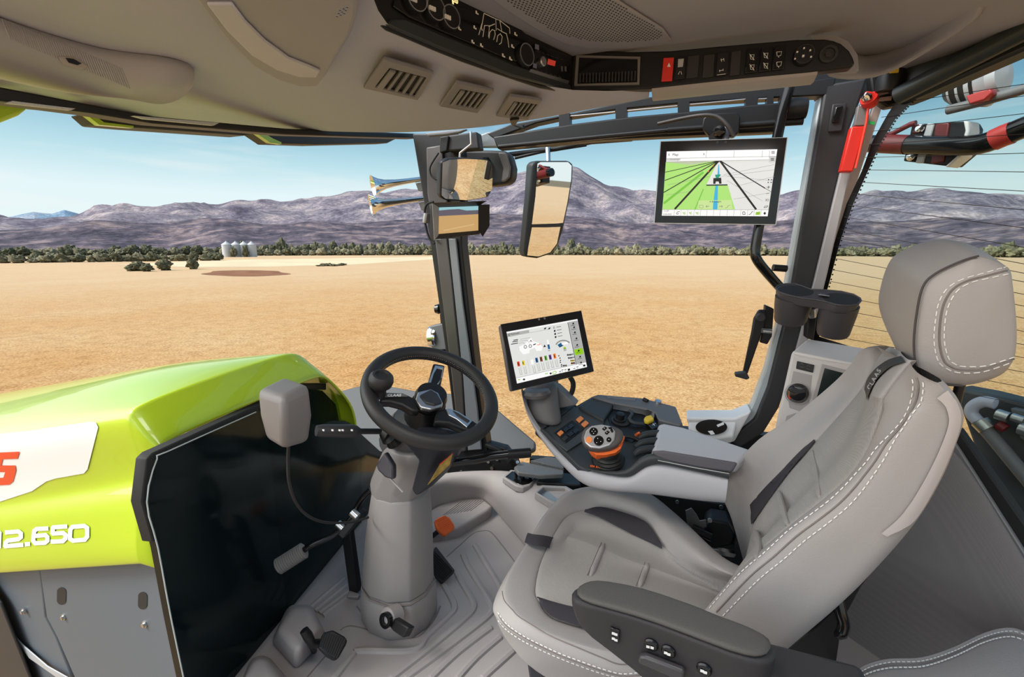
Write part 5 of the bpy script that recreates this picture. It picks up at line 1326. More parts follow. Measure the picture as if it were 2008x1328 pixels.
# dark band rising behind the joystick and running back under the pad
bandt = [(1061, 840), (1068, 838), (1122, 892), (1134, 912), (1160, 922), (1215, 925), (1236, 918), (1252, 896), (1285, 884), (1300, 900), (1360, 910), (1430, 926)]
bandb = [(1059, 848), (1062, 852), (1096, 889), (1130, 917), (1155, 926), (1224, 942), (1243, 936), (1263, 918), (1290, 912), (1310, 916), (1360, 927), (1430, 943)]
Yb = [1.27, 1.265, 1.215, 1.175, 1.145, 1.135, 1.135, 1.135, 1.135, 1.135, 1.135, 1.135]
rb0 = [P(*p, y=y + .03) for p, y in zip(bandt, Yb)]; rb1 = [P(*p, y=y) for p, y in zip(bandt, Yb)]; rb2_ = [P(*p, y=y) for p, y in zip(bandb, Yb)]
loft('dark_band', [[p + Vector((0, .01, -.015)) for p in rb0], rb0, rb1, rb2_, [p + Vector((0, .04, -.01)) for p in rb2_]], M_dkgrey, ac_, closed=False, sub=1)
# tray floor and front slope
tray_px = [(1059, 842), (1050, 834), (1093, 802), (1131, 795), (1160, 778), (1172, 776), (1258, 782), (1303, 793), (1326, 798), (1339, 834), (1300, 850), (1280, 884), (1262, 905), (1240, 926), (1155, 924), (1134, 914), (1110, 890)]
prism('tray', [PT(*p, -.004) for p in tray_px], -NT * .035, M_dkgrey, ac_, bevel=.004)
# front rim of the key field (ridge between foot and tray) and outer hump
prism('front_deck', [PT(*p, .004) for p in ((1050, 832), (1093, 800), (1131, 793), (1064, 840))], -NT * .012, M_dkgrey, ac_, bevel=.003)
prism('screen_side_deck', [PT(*p, .012) for p in ((1135, 796), (1160, 778), (1172, 774), (1204, 789), (1200, 800), (1184, 824), (1140, 802))], -NT * .02, M_dkgrey, ac_, bevel=.006, seg=3)
prism('key_field', [PT(*p, .003) for p in ((1064, 846), (1126, 797), (1186, 826), (1178, 842), (1112, 884))], -NT * .006, mat('slate key field', (.048, .054, .057), .5, bump=.1, bscale=900), ac_, bevel=.002)
prism('key_bezel', [PT(*p, .006) for p in ((1087, 848), (1122, 824), (1145, 841), (1110, 868))], -NT * .004, M_black, ac_, bevel=.001)
def key(pts, m, nm='key'): return prism(nm, [PT(*p, .010) for p in pts], -NT * .005, m, ac_, bevel=.0015)
def kq(cx, cy, s=1.0): return [(cx - 7 * s, cy + 1 * s), (cx + 1 * s, cy - 5.5 * s), (cx + 7.5 * s, cy - .5 * s), (cx - .5 * s, cy + 6.5 * s)]
for cx, cy, mm_ in ((1099, 848, M_orangesoft), (1110, 841, M_blackg), (1119, 835, M_blackg), (1108, 858, M_dark), (1119, 850, M_blackg), (1129, 844, M_blackg)):
    k_ = key(kq(cx, cy, .95), mm_)
    if mm_ is M_orangesoft: k_['label'] = 'orange key'
for cx, cy in ((1137, 821), (1147, 830)):
    k_ = key(kq(cx, cy, 1.1), M_orangesoft); k_['label'] = 'orange key'
# far rim with lid
prism('outer_rim', [PT(*p, .020) for p in ((1160, 777), (1172, 773), (1258, 780), (1303, 791), (1326, 797), (1340, 832), (1334, 834), (1290, 822), (1284, 808), (1262, 800), (1206, 790))], -NT * .05, mat('grey outer rim', (.12, .122, .13), .45), ac_, bevel=.006, seg=3)
prism('rim_lid', [PT(*p, .022) for p in ((1190, 776), (1248, 781), (1246, 786), (1192, 780))], -NT * .004, mat('lid grey', (.15, .15, .16), .45), ac_, bevel=.001)
tube('lid_pin', [PT(1262, 783, .024), PT(1270, 787, .024)], .007, M_black, ac_, seg=8)
lathe('rim_button', [(.012, 0), (.011, .008), (.001, .010)], PT(1290, 790, .02), NT, M_alu, ac_, 16)
# recessed inner tray
prism('inner_recess', [PT(*p, -.002) for p in ((1206, 792), (1262, 802), (1284, 812), (1290, 846), (1270, 850), (1240, 868), (1205, 866), (1192, 820))], -NT * .004, M_black, ac_, bevel=.002)
wallp = [PT(*p, .018) for p in ((1204, 790), (1262, 800), (1284, 810), (1290, 824))]
v, f = loft_vf([wallp, [p - NT * .02 - Vector((0, .012, 0)) for p in wallp]], closed=False); obj('recess_wall', v, f, M_blackg, ac_)
lathe('rotary_knob', [(.020, 0), (.020, .006), (.014, .008), (.013, .024), (.001, .026)], PT(1215, 824, .0), NT, M_black, ac_, 22)
lathe('knob_well', [(.030, 0), (.030, .003), (.024, .003), (.024, .001)], PT(1217, 826, 0), NT, M_dark, ac_, 24)
tube('cable_guide', [PT(1234, 806, .01), PT(1240, 812, .012), (PT(1234, 822, .012)), PT(1244, 830, .008), PT(1262, 832, .006)], .006, M_dkgrey, ac_, seg=8, smoothpath=4)
yk = prism('yellow_toggle', [PT(*p, .022) for p in ((1263, 820), (1266, 816), (1277, 813), (1283, 822), (1272, 827), (1265, 825))], -NT * .012, M_yellow, ac_, bevel=.003); yk['label'] = 'yellow toggle'
prism('toggle_base', [PT(*p, .012) for p in ((1266, 828), (1282, 822), (1292, 836), (1280, 842))], -NT * .012, M_blackg, ac_, bevel=.002)
mm = MB(); mm.add(tube_vf([PT(1279, 834, .0125), PT(1286, 830, .0125)], .0008, 4), M_icon); mm.add(tube_vf([PT(1280, 830, .0125), PT(1284, 835, .0125)], .0008, 4), M_icon); mm.build('symbol', ac_)
ol = loft('orange_lever', [[PT(1243, 852, .004), PT(1256, 848, .004), PT(1257, 860, .004), PT(1246, 858, .004)], [PT(1250, 848, .03), PT(1254, 846, .03), PT(1255, 850, .03), PT(1251, 851, .03)]], M_orange, ac_, bevel=.002); ol['label'] = 'orange lever'
for k in range(3):
    y_ = 848 + k * 15; x_ = 1282 - k * 6
    tube('finger_lever', [PT(x_ - 32 + k * 3, y_ + 14, .004), PT(x_ - 20 + k * 2, y_ + 6, .016), PT(x_, y_ + 2, .020), PT(x_ + 12, y_ + 1, .020)], [.008, .010, .010, .009], M_dkgrey, ac_, seg=10, smoothpath=4)
tube('finger_rail', [PT(1226, 856, .004), PT(1240, 858, .012), PT(1256, 866, .012), PT(1262, 876, .010)], .006, M_black, ac_, seg=8, smoothpath=4)
# rear pad
padt = [(1291, 832), (1300, 829), (1340, 837), (1475, 882), (1448, 910), (1380, 900), (1278, 884), (1286, 862)]
tp = [PT(*p, .030) for p in padt]
pm = prism('arm_pad', tp, -NT * .035, mat('silver grey pad', (.56, .565, .59), .5, bump=.1, bscale=700), ac_, bevel=.010, seg=4)
prism('pad_side', [P(*p, y=1.14) for p in ((1276, 885), (1300, 884), (1448, 908), (1436, 928), (1370, 919), (1292, 902))], (0, .012, -.004), mat('violet grey cloth', (.10, .095, .11), .8), ac_, bevel=.006)
tube('pad_seam', [P(1290, 903, y=1.132), P(1360, 917, y=1.132), P(1430, 929, y=1.132)], .0012, mat('pale seam', (.4, .4, .41), .6), ac_, seg=5)
# small rear lettering line at the joystick foot
mm = MB()
for x0_, x1_ in ((1158, 1167), (1169, 1192), (1194, 1204)):
    y0_ = 912 + (x0_ - 1158) * .16
    n_ = int((x1_ - x0_) / 3)
    for k in range(n_):
        xx = x0_ + k * 3; mm.add(([PT(xx, y0_ + k * .5, .0005), PT(xx + 2, y0_ + k * .5 + .3, .0005), PT(xx + 1.4, y0_ + 4 + k * .5, .0005), PT(xx - .6, y0_ + 3.7 + k * .5, .0005)], [(0, 1, 2, 3)]), M_orange)
mm.build('orange_marks', ac_)
# stalk for the screen
stk = [(1040, 762), (1052, 766), (1072, 764), (1090, 752)]
rings = []
for (cx, cy, hw, dpt, y_) in ((1062, 742, 31, .055, 1.40), (1062, 768, 35, .06, 1.39), (1062, 792, 37, .055, 1.37), (1068, 815, 34, .045, 1.35), (1078, 832, 26, .03, 1.33)):
    c = P(cx, cy, y=y_); w_ = hw * (c - CAM).length / 900
    rings.append([c + Vector((math.cos(a) * w_ * .97, math.sin(a) * dpt - math.cos(a) * w_ * .1, 0)) for a in [2 * math.pi * k / 20 for k in range(20)]])
loft('screen_stalk', rings, mat('brown grey stalk', (.125, .117, .118), .5, bump=.08, bscale=900), ac_, sub=1)
prism('stalk_gusset', [P(*p, y=1.40) for p in ((1080, 755), (1092, 760), (1130, 795), (1094, 803), (1086, 780))], (0, .05, 0), M_mid, ac_, bevel=.005)
lathe('stalk_collar', [(.043, 0), (.045, .01), (.040, .02), (.03, .022)], P(1053, 776, y=1.335), (P(1050, 700, y=1.36) - P(1056, 776, y=1.36)), mat('collar grey', (.10, .094, .096), .4), ac_, 28)

# ---------------------------------------------------------------- screen on the stalk
q = quad3([(982, 636), (1140, 609), (1165, 728.6), (1005, 767)], 1.36); n = face_plane(q)
t = thing('terminal_display', 'tilted touchscreen terminal with coloured bars standing on the armrest console stalk', 'display', (q[2] + q[3]) / 2)
prism('display_housing', [p - n * .004 for p in q], -n * .024, mat('grey display back', (.10, .10, .105), .35), t, bevel=.006, seg=3)
prism('glass_front', q, -n * .005, mat('black display glass', (.012, .012, .014), .2), t, bevel=.001)
u = UI(q[0], n, Z(.1506, 960, 590)); sk = -.183
u.poly([(220, 405), (1143, 238), (1270, 862), (358, 1078)], U_bg, 0)
u.poly([(220, 405), (1143, 238), (1148, 258), (224, 424)], U_w, 1)
u.poly([(224, 424), (512, 380), (520, 418), (234, 476)], U_g1, 2); u.text('Hydraulic', 275, 448, 24, K, (1, sk), 4); u.line([(262, 432), (246, 446), (264, 458)], 7, K, 4)
u.poly([(515, 380), (1015, 290), (1018, 300), (522, 418)], U_bg, 2); u.line([(522, 418), (800, 365)], 3, U_gr, 3)
for x in (705, 760): u.poly([(x, 372), (x + 12, 352), (x + 36, 346), (x + 24, 370)], K, 4)
u.poly([(1020, 280), (1143, 256), (1256, 800), (1128, 832)], U_g1, 2); u.line([(1018, 282), (1128, 832)], 6, U_k, 3)
u.poly([(1098, 640), (1208, 612), (1226, 690), (1116, 712)], emat('screen active green', (150, 205, 30)), 4)
for k_, (x, y) in enumerate(((1088, 296), (1100, 345), (1110, 412), (1130, 490), (1140, 575), (1160, 650), (1178, 728), (1190, 805))):
    u.poly([(x - 14, y + 10), (x, y - 16), (x + 14, y - 4), (x + 8, y + 12)], K, 5); u.rect(x - 30, y + 28, x + 26, y + 33, K, 5, sk)
u.poly([(385, 600), (460, 560), (500, 520), (540, 480), (570, 530), (640, 545), (690, 600), (680, 650), (610, 655), (590, 610), (520, 640), (520, 680), (440, 700), (395, 650)], U_w, 2)
for cx, cy in ((466, 600), (530, 590)): u.line([(cx + 18 * math.cos(a * .7), cy + 20 * math.sin(a * .7)) for a in range(10)], 7, K, 4)
u.poly([(565, 580), (600, 570), (605, 555), (570, 566)], K, 4); u.line([(620, 575), (655, 570), (658, 555)], 8, U_or, 4); u.line([(525, 535), (538, 512), (550, 535)], 7, K, 4)
for a, b in (((400, 502), (530, 480)), ((390, 525), (490, 515)), ((490, 515), (520, 552)), ((380, 555), (440, 545)), ((440, 545), (462, 570))): u.line([a, b], 4, U_gr, 4)
for y in (510, 532, 562): u.rect(310 - (y - 510) * .6, y, 370, y + 10, K, 4, sk)
u.rect(745, 510, 765, 570, U_w, 3, sk, .2); u.rect(752, 572, 778, 632, U_nb, 4, sk, .2); u.poly([(700, 605), (715, 570), (735, 600)], K, 4); u.rect(760, 648, 790, 654, K, 4, sk)
for k_, y in enumerate((352, 392, 432, 472)):
    u.rect(832 + k_ * 6, y - 10, 852 + k_ * 6, y + 14, K, 4, sk) if k_ else u.line([(830, 340), (842, 336), (846, 360), (834, 362), (830, 340)], 4, K, 4); u.rect(870 + k_ * 6, y - 10, 930 + k_ * 6, y - 4, U_k, 4, sk)
arc = [(962 + 108 * math.cos(a), 612 - 96 * math.sin(a)) for a in [math.radians(155 - 14 * k_) for k_ in range(9)]]
u.line(arc, 16, U_gr, 4); u.poly([(885, 575), (930, 545), (948, 580), (910, 608)], U_nb, 5); u.poly([(940, 550), (1010, 530), (1026, 562), (955, 576)], U_w, 4); u.line([(910, 604), (960, 580)], 10, K, 5)
u.text('20', 965, 655, 30, U_k, (1, sk), 5); u.poly([(955, 612), (980, 598), (1000, 618), (975, 630)], U_lg, 5)
cols = [(355, 795, U_rd), (418, 782, U_ye), (533, 770, U_w), (592, 745, U_nb), (650, 732, U_br), (710, 718, U_g2), (768, 706, U_pu), (826, 692, U_or)]
for x, y, c in cols:
    u.rect(x, y, x + 32, y + 62, c, 4, sk, .2); u.rect(x + 10, y + 14, x + 20, y + 46, U_k, 5, sk, .2) if c is not U_w else None
    u.line([(x + 26, y + 78), (x + 46, y + 168)], 4, U_gr, 4); u.line([(x + 48, y + 72), (x + 68, y + 162)], 4, U_gr, 4); u.line([(x + 46, y + 168), (x + 70, y + 162)], 4, U_gr, 4)
u.line([(490, 770), (530, 940)], 2, U_gr, 3)
for k_, (x, y) in enumerate(((900, 715), (915, 745), (920, 775), (920, 800), (935, 830), (935, 850))): u.poly([(x - 8, y), (x + 4, y - 8), (x + 12, y + 4), (x, y + 12)], K, 4)
for k_, (x, y, c) in enumerate(((1005, 700, K), (1018, 740, K), (1050, 775, U_ye), (1058, 808, U_br), (950, 840, K))):
    u.rect(x, y, x + (85 if k_ < 2 else 50), y + 20, c if k_ in (2, 3) else U_gr, 4, sk, .2)
    for j in range(3): u.rect(x + 4 + j * 20, y - 6, x + 14 + j * 20, y + 14, U_k, 5, sk, .2)
u.poly([(345, 1010), (1256, 800), (1270, 862), (358, 1078)], U_w, 3); u.line([(345, 1008), (1256, 798)], 4, U_gr, 4)
u.rect(370, 1025, 400, 1036, U_lg, 5, sk); u.poly([(430, 1030), (445, 1010), (466, 1020), (455, 1038)], K, 5); u.rect(722, 948, 760, 958, U_lg, 5, sk)
u.poly([(780, 945), (800, 930), (812, 950), (792, 962)], K, 5); u.line([(818, 935), (850, 915), (872, 930), (860, 950), (830, 958), (818, 935)], 8, U_lg, 5)
for x, y in ((905, 920), (935, 900), (975, 895), (1090, 880), (1130, 860)): u.rect(x, y, x + 26, y + 8, K, 5, sk); u.rect(x + 4, y + 22, x + 24, y + 28, U_gr, 5, sk)
u.poly([(1015, 890), (1045, 880), (1050, 905), (1022, 916)], U_k, 5); u.poly([(1215, 835), (1245, 828), (1250, 852), (1222, 858)], U_k, 5)
u.build('screen', t)
tube('cable', [P(1118, 740, y=1.46), P(1124, 752, y=1.46), P(1121, 770, y=1.45), P(1108, 786, y=1.43), P(1096, 799, y=1.42)], .0085, M_rubber, t, seg=10, smoothpath=5)
prism('rear_mount', [P(*p, y=1.46) for p in ((1030, 735), (1085, 735), (1090, 765), (1035, 770))], (0, .05, 0), M_dark, t, bevel=.006)
mm = MB()
for a, b in ((1057, 626.5), (1068, 624.5)): mm.add(lathe_vf([(.0035, 0), (.0035, .0006), (.0005, .0006)], P(a, b, pl=(q[0] + n * .0008, n)), n, 12), M_mid)
mm.build('sensors', t)

# ---------------------------------------------------------------- joystick
js = thing('multifunction_joystick', 'orange and grey joystick with round keys rising from the armrest tray', 'joystick', PT(1196, 912, 0))
jb = PT(1193, 905, 0); jt = P(1190, 868, y=jb.y - .02)
ax = (jt - jb).normalized()
prof = [(.044, 0), (.046, .006), (.040, .010), (.043, .016), (.036, .020), (.039, .026), (.032, .031), (.034, .037), (.027, .043), (.026, .05)]
lathe('rubber_boot', prof, jb, ax, M_black, js, 28, angle=80)
NJ = (Vector((.10, -.62, .80))).normalized(); JC = P(1180, 853, y=jb.y - .03)
def PJ(px, py, off=0.0): return P(px, py, pl=(JC + NJ * off, NJ))
out1 = [(1140, 850), (1144, 838), (1156, 832), (1180, 829), (1206, 833), (1222, 842), (1225, 852), (1219, 866), (1206, 876), (1184, 881), (1160, 881), (1146, 872), (1139, 861)]
cen = sum((PJ(*p) for p in out1), Vector()) / len(out1)
def ringJ(sc, off): return [cen + (PJ(*p) - cen) * sc + NJ * off for p in out1]
loft('grip_head', [ringJ(.60, -.05), ringJ(.9, -.036), ringJ(1.0, -.018), ringJ(.99, -.006), ringJ(.93, .0)], mat('taupe grip', (.09, .078, .075), .5), js, sub=1)
fpj = [(1145, 857), (1149, 844), (1160, 835), (1180, 832), (1198, 836), (1207, 846), (1205, 862), (1196, 873), (1176, 879), (1158, 877), (1147, 868)]
prism('face_plate', [PJ(*p, .004) for p in fpj], -NJ * .008, mat('silver face', (.60, .60, .62), .32, .6), js, bevel=.003, seg=3)
lo = [ringJ(.80, -.02), ringJ(.80, -.035), ringJ(.74, -.052), ringJ(.60, -.066)]
loft('orange_collar', [[p + Vector((.010, -.006, -.010)) for p in r] for r in lo], M_orange, js)
prism('thumb_paddle', [PJ(*p, -.012) for p in ((1211, 870), (1214, 858), (1221, 853), (1226, 855), (1221, 866), (1214, 874))], -NJ * .02, M_orange, js, bevel=.003)
def disc_key(nm, cx, cy, rx, ry, m, h=.006):
    el = [PJ(cx + rx * math.cos(a), cy + ry * math.sin(a), h) for a in [2 * math.pi * k / 24 for k in range(24)]]
    return prism(nm, el, -NJ * h, m, js, bevel=.0012)
disc_key('round_key', 1164, 846, 8.5, 8, M_blackg); k_ = disc_key('round_key', 1155, 862, 6.5, 6.5, M_orangesoft); k_['label'] = 'orange round key'
disc_key('oval_key', 1174, 864, 10, 10, M_blackg); disc_key('round_key', 1194, 862, 5, 5, M_blackg)
for cx, cy in ((1185, 840), (1190, 848)): prism('square_key', [PJ(cx - 5, cy + 1, .006), PJ(cx + 1, cy - 4, .006), PJ(cx + 6, cy - 1, .006), PJ(cx, cy + 5, .006)], -NJ * .005, M_blackg, js, bevel=.001)
prism('arrow_key', [PJ(*p, .006) for p in ((1192, 838), (1199, 837), (1203, 846), (1200, 849))], -NJ * .005, M_blackg, js, bevel=.001)
mm = MB()
for cx, cy in ((1161, 846), (1167, 846), (1164, 842), (1164, 850), (1172, 860), (1178, 866), (1170, 868), (1185, 840), (1190, 848), (1196, 843), (1194, 862)):
    mm.add(([PJ(cx - 1, cy, .0068), PJ(cx, cy - 1, .0068), PJ(cx + 1, cy, .0068), PJ(cx, cy + 1, .0068)], [(0, 1, 2, 3)]), M_icon)
mm.build('key_marks', js)

# ================================================================ MIRRORS AND SMALL MONITOR AT THE FRONT PILLAR
mc = P(914, 352, y=1.72)
vd = (mc - CAM).normalized(); nm_ = (Vector((.9, -.25, -.27)).normalized() - vd).normalized()
t = thing('rear_view_mirror', 'rounded square rear view mirror hanging from a thin rod at the front pillar', 'mirror', mc)
mo = [(865, 317), (880, 311), (911, 309.5), (945, 311), (961, 314), (967, 323), (968, 350), (967, 372), (959, 387), (940, 391), (915, 395), (872, 393), (863, 385), (864, 350)]
mp_ = PL(mo, pl=(mc, nm_))
prism('mirror_shell', [p - nm_ * .002 for p in mp_], -nm_ * .045, M_black, t, bevel=.010, seg=3)
cenm = sum(mp_, Vector()) / len(mp_)
prism('mirror_glass', [cenm + (p - cenm) * .95 + nm_ * .0005 for p in mp_], -nm_ * .003, M_mirror, t, smooth=False)
tube('hanger_rod', [P(923, 258, y=1.74), P(924, 283, y=1.74), P(902, 300, y=1.74), P(901, 316, y=1.74)], .0045, M_alu, t, seg=8)
t = thing('mirror_housing', 'dark grey mirror housing partly hidden behind the rear view mirror', 'mirror', P(940, 340, y=1.98))
prism('housing', XY([(866, 297), (876, 293), (960, 294), (990, 295), (999, 302), (1006, 328), (1004, 350), (994, 360), (968, 364), (870, 364)], 1.98), (0, .07, 0), M_dark, t, bevel=.014, seg=4)
prism('housing_stub', XY([(880, 320), (905, 318), (905, 345), (880, 347)], 1.90), (0, .10, 0), M_black, t, bevel=.003)
prism('housing_face', XY([(978, 300), (994, 300), (1003, 328), (1001, 348), (992, 357), (984, 357), (988, 330)], 1.975), (0, -.012, 0), mat('grey mirror cheek', (.17, .155, .15), .45), t, bevel=.006)
# tall outside mirror
mc = P(1080, 400, y=2.25); vd = (mc - CAM).normalized(); nm_ = (Vector((.85, -.06, -.04)).normalized() - vd).normalized()
t = thing('outside_mirror', 'tall two-part outside mirror in a dark frame seen through the side window', 'mirror', mc)
tube('arm_rod', [P(950, 314, y=1.95), P(1000, 303, y=2.3), P(1090, 292, y=2.3), P(1160, 278, y=2.3), P(1240, 272, y=2.3)], .012, M_black, t, seg=8)
tube('arm_rod', [P(1010, 310, y=2.3), P(1060, 298, y=2.3), P(1150, 284, y=2.3)], .008, M_black, t, seg=8)
tube('drop_rod', [P(1074, 288, y=2.28), P(1075, 318, y=2.25)], .012, M_alu, t, seg=8)
oo = [(1044, 322), (1051, 315), (1116, 315), (1125, 322), (1124, 352), (1116, 400), (1105, 453), (1096, 479), (1083, 498), (1055, 507), (1031, 504), (1029, 492), (1040, 383)]
op = PL(oo, pl=(mc, nm_))
prism('mirror_frame', op, -nm_ * .06, M_dkgrey, t, bevel=.012, seg=3)
prism('main_glass', PL([(1054, 321), (1060, 318), (1114, 318), (1121, 325), (1120, 352), (1112, 400), (1104, 437), (1072, 441), (1043, 440), (1050, 385)], pl=(mc + nm_ * .003, nm_)), -nm_ * .002, M_mirror, t, smooth=False)

prism('wide_angle_glass', PL([(1043, 446), (1072, 446), (1099, 445), (1092, 478), (1079, 495), (1056, 503), (1034, 501), (1036, 485)], pl=(mc + nm_ * .003, nm_)), -nm_ * .002, M_mirror, t, smooth=False)
prism('glass_divider', PL([(1043, 440), (1104, 438), (1103, 444), (1042, 446)], pl=(mc + nm_ * .004, nm_)), -nm_ * .003, M_dkgrey, t)
# small camera monitor
q = quad3([(853, 404), (945, 400), (942, 460), (852, 470)], 1.75); n = face_plane(q)
t = thing('camera_monitor', 'small camera monitor with sun hood flaps showing the field, below the mirror', 'monitor', (q[2] + q[3]) / 2)
prism('monitor_body', q, -n * .03, M_black, t, bevel=.004)
u = UI(q[0], n, lambda x, y: (x, y))
u.poly([(860, 407), (938, 404), (938, 452), (860, 459)], emat('screen field tan', (205, 165, 110)), 1)
u.poly([(860, 407), (938, 404), (938, 420), (860, 424)], emat('screen hill violet', (96, 92, 108)), 2)
u.poly([(860, 407), (938, 404), (938, 412), (915, 413), (900, 410), (880, 411), (860, 413)], emat('screen sky', (150, 205, 215)), 3)
u.line([(870, 452), (930, 440)], 2, emat('screen straw', (220, 185, 130)), 3)
u.build('screen', t)
for k_, (a, b) in enumerate(((873, 467), (888, 465), (903, 463), (918, 461), (928, 460))):
    prism('monitor_key', [P(a - 3, b - 1, pl=(q[0] + n * .002, n)), P(a + 3, b - 1.7, pl=(q[0] + n * .002, n)), P(a + 3, b + .3, pl=(q[0] + n * .002, n)), P(a - 3, b + 1, pl=(q[0] + n * .002, n))], -n * .002, M_dark, t)
fl_ = [P(848, 399, pl=(q[0] + n * .035, n)), P(861, 406, pl=(q[0] + n * .002, n)), P(860, 461, pl=(q[0] + n * .002, n)), P(852, 471, pl=(q[0] + n * .035, n))]
prism('hood_flap', fl_, -n * .003, mat('light flap', (.28, .28, .29), .5), t)
prism('hood_flap', [P(939, 402, pl=(q[0] + n * .002, n)), P(960, 401, pl=(q[0] + n * .03, n)), P(960, 443, pl=(q[0] + n * .03, n)), P(947, 464, pl=(q[0] + n * .02, n)), P(939, 452, pl=(q[0] + n * .002, n))], n * -.003, M_black, t)
prism('hood_flap', [P(848, 398, pl=(q[0] + n * .035, n)), P(955, 394, pl=(q[0] + n * .03, n)), P(939, 404, pl=(q[0] + n * .002, n)), P(861, 407, pl=(q[0] + n * .002, n))], -n * .003, M_black, t)
tube('mount_stub', [P(905, 393, y=1.76), P(908, 404, y=1.76)], .015, M_black, t, seg=10)
# cables and clips on the pillar
t = thing('pillar_cable', 'dark cable loop with clips running down the front pillar behind the monitor', 'cable', P(835, 440, y=1.8))
tube('cable', [P(860, 300, y=1.82), P(850, 315, y=1.82), P(843, 330, y=1.82), P(846, 345, y=1.82), P(858, 352, y=1.82), P(862, 340, y=1.82)], .004, M_rubber, t, seg=8, smoothpath=5)
tube('cable', [P(850, 396, y=1.8), P(838, 400, y=1.8), P(833, 412, y=1.8), P(834, 440, y=1.8), P(842, 468, y=1.8), P(852, 478, y=1.8)], .005, M_rubber, t, seg=8, smoothpath=5)
lathe('clip', [(.014, -.02), (.016, 0), (.014, .02), (.001, .021)], P(836, 428, y=1.79), (.2, 0, 1), mat('steel clip', (.3, .3, .3), .35, .8), t, 12)
# chrome air horns outside
for k_, (a, b, lab) in enumerate((((828, 351), (731, 365), 'upper chrome air horn outside beside the front pillar'), ((834, 389), (726, 402), 'lower chrome air horn outside beside the front pillar'))):
    p0, p1 = P(*a, y=2.15), P(*b, y=1.97)
    t = thing('air_horn', lab, 'horn', (p0 + p1) / 2, 'chrome air horns')
    d_ = (p1 - p0); L_ = d_.length
    lathe('horn_trumpet', [(.001, 0), (.012, 0), (.013, L_ * .3), (.016, L_ * .55), (.022, L_ * .75), (.032, L_ * .88), (.046, L_ * .97), (.052, L_), (.048, L_ * .995), (.03, L_ * .9), (.012, L_ * .7), (.001, L_ * .65)], p0, d_, M_chrome, t, 32, angle=60)
    prism('mount_clamp', [P(a[0] - 14, a[1] + 8, y=2.14), P(a[0] + 2, a[1] + 6, y=2.14), P(a[0] + 4, a[1] + 24, y=2.14), P(a[0] - 8, a[1] + 24, y=2.14)], (0, .02, 0), M_mid, t, bevel=.003)
# work lamps on the pillar foot outside
t = thing('work_lamp', 'square grey work lamp with round lens outside, left of the front pillar foot', 'lamp', P(855, 690, y=2.05))
prism('lamp_body', [P(*p, y=2.03) for p in ((842, 640), (872, 634), (876, 686), (850, 688), (842, 676))], (0, .09, 0), mat('lamp grey', (.12, .125, .13), .5), t, bevel=.006)
lathe('lens', [(.055, -.03), (.057, .0), (.050, .012), (.048, .006), (.001, .012)], P(846, 660, y=2.06), Vector((-1, -.25, 0)), M_chrome, t, 28)
prism('lamp_bracket', [P(*p, y=2.06) for p in ((858, 686), (878, 684), (880, 700), (866, 700))], (0, .03, 0), M_black, t, bevel=.003)
lathe('sensor_ball', [(.001, -.024), (.02, -.018), (.026, 0), (.02, .018), (.001, .024)], P(860, 606, y=2.05), (-1, -.3, 0), M_blackg, t, 20)
prism('bracket_arm', [P(*p, y=2.06) for p in ((862, 616), (874, 612), (880, 690), (868, 690))], (0, .02, 0), M_black, t, bevel=.003)
# ================================================================ DRIVER'S SEAT
seat = thing('driver_seat', 'large grey beige driver seat with white stitching and black left armrest', 'seat', (0.05, 1.10, 0.0))
S = [ # L0 bottom, L1 top edge, L2 crest, L3 seam, L4 centre line
 [(1420, 1400), (1430, 1335), (1425, 1295), (1405, 1222), (1420, 1172)],
 [(1300, 1375), (1322, 1328), (1310, 1280), (1300, 1236), (1345, 1150)],
 [(1203, 1350), (1222, 1321), (1215, 1275), (1205, 1232), (1262, 1128)],
 [(1108, 1324), (1137, 1296), (1125, 1256), (1130, 1226), (1195, 1112)],
 [(1036, 1298), (1071, 1270), (1062, 1232), (1078, 1206), (1150, 1098)],
 [(1000, 1264), (1008, 1240), (1020, 1202), (1058, 1180), (1128, 1086)],
 [(980, 1230), (974, 1209), (998, 1166), (1049, 1158), (1112, 1076)],
 [(974, 1196), (969, 1180), (1003, 1130), (1056, 1116), (1108, 1066)],
 [(986, 1150), (993, 1128), (1028, 1085), (1068, 1084), (1112, 1054)],
 [(1020, 1100), (1028, 1075), (1056, 1040), (1088, 1045), (1124, 1044)],
 [(1060, 1040), (1066, 1012), (1086, 998), (1112, 1012), (1140, 1040)],
 [(1104, 990), (1112, 966), (1136, 968), (1150, 999), (1170, 1046)],
 [(1190, 968), (1183, 953), (1192, 970), (1204, 1002), (1215, 1062)],
 [(1262, 980), (1264, 964), (1262, 990), (1262, 1024), (1270, 1088)],
 [(1332, 1024), (1327, 1010), (1308, 1034), (1298, 1070), (1325, 1114)],
 [(1424, 1104), (1416, 1092), (1392, 1108), (1360, 1116), (1385, 1145)],
 [(1490, 1130), (1482, 1120), (1465, 1138), (1440, 1146), (1440, 1172)]]
def zL(i, j):
    far = max(0, min(1, (i - 8) / 4))
    base = [.31, .405, .432, .417, .408][j]
    lift = [.03, .05, .04, .018, .0][j] * far
    rear = max(0, (abs(i - 8) - 5) / 3) * [-.02, -.01, -.02, -.03, -.035][j]
    return base + lift + rear
LP = [[P(*S[i][j], z=zL(i, j)) for i in range(len(S))] for j in range(5)]
under = [p + Vector((.03 if 3 < i < 10 else 0, .02 if i < 8 else -.03, -.05)) for i, p in enumerate(LP[0])]
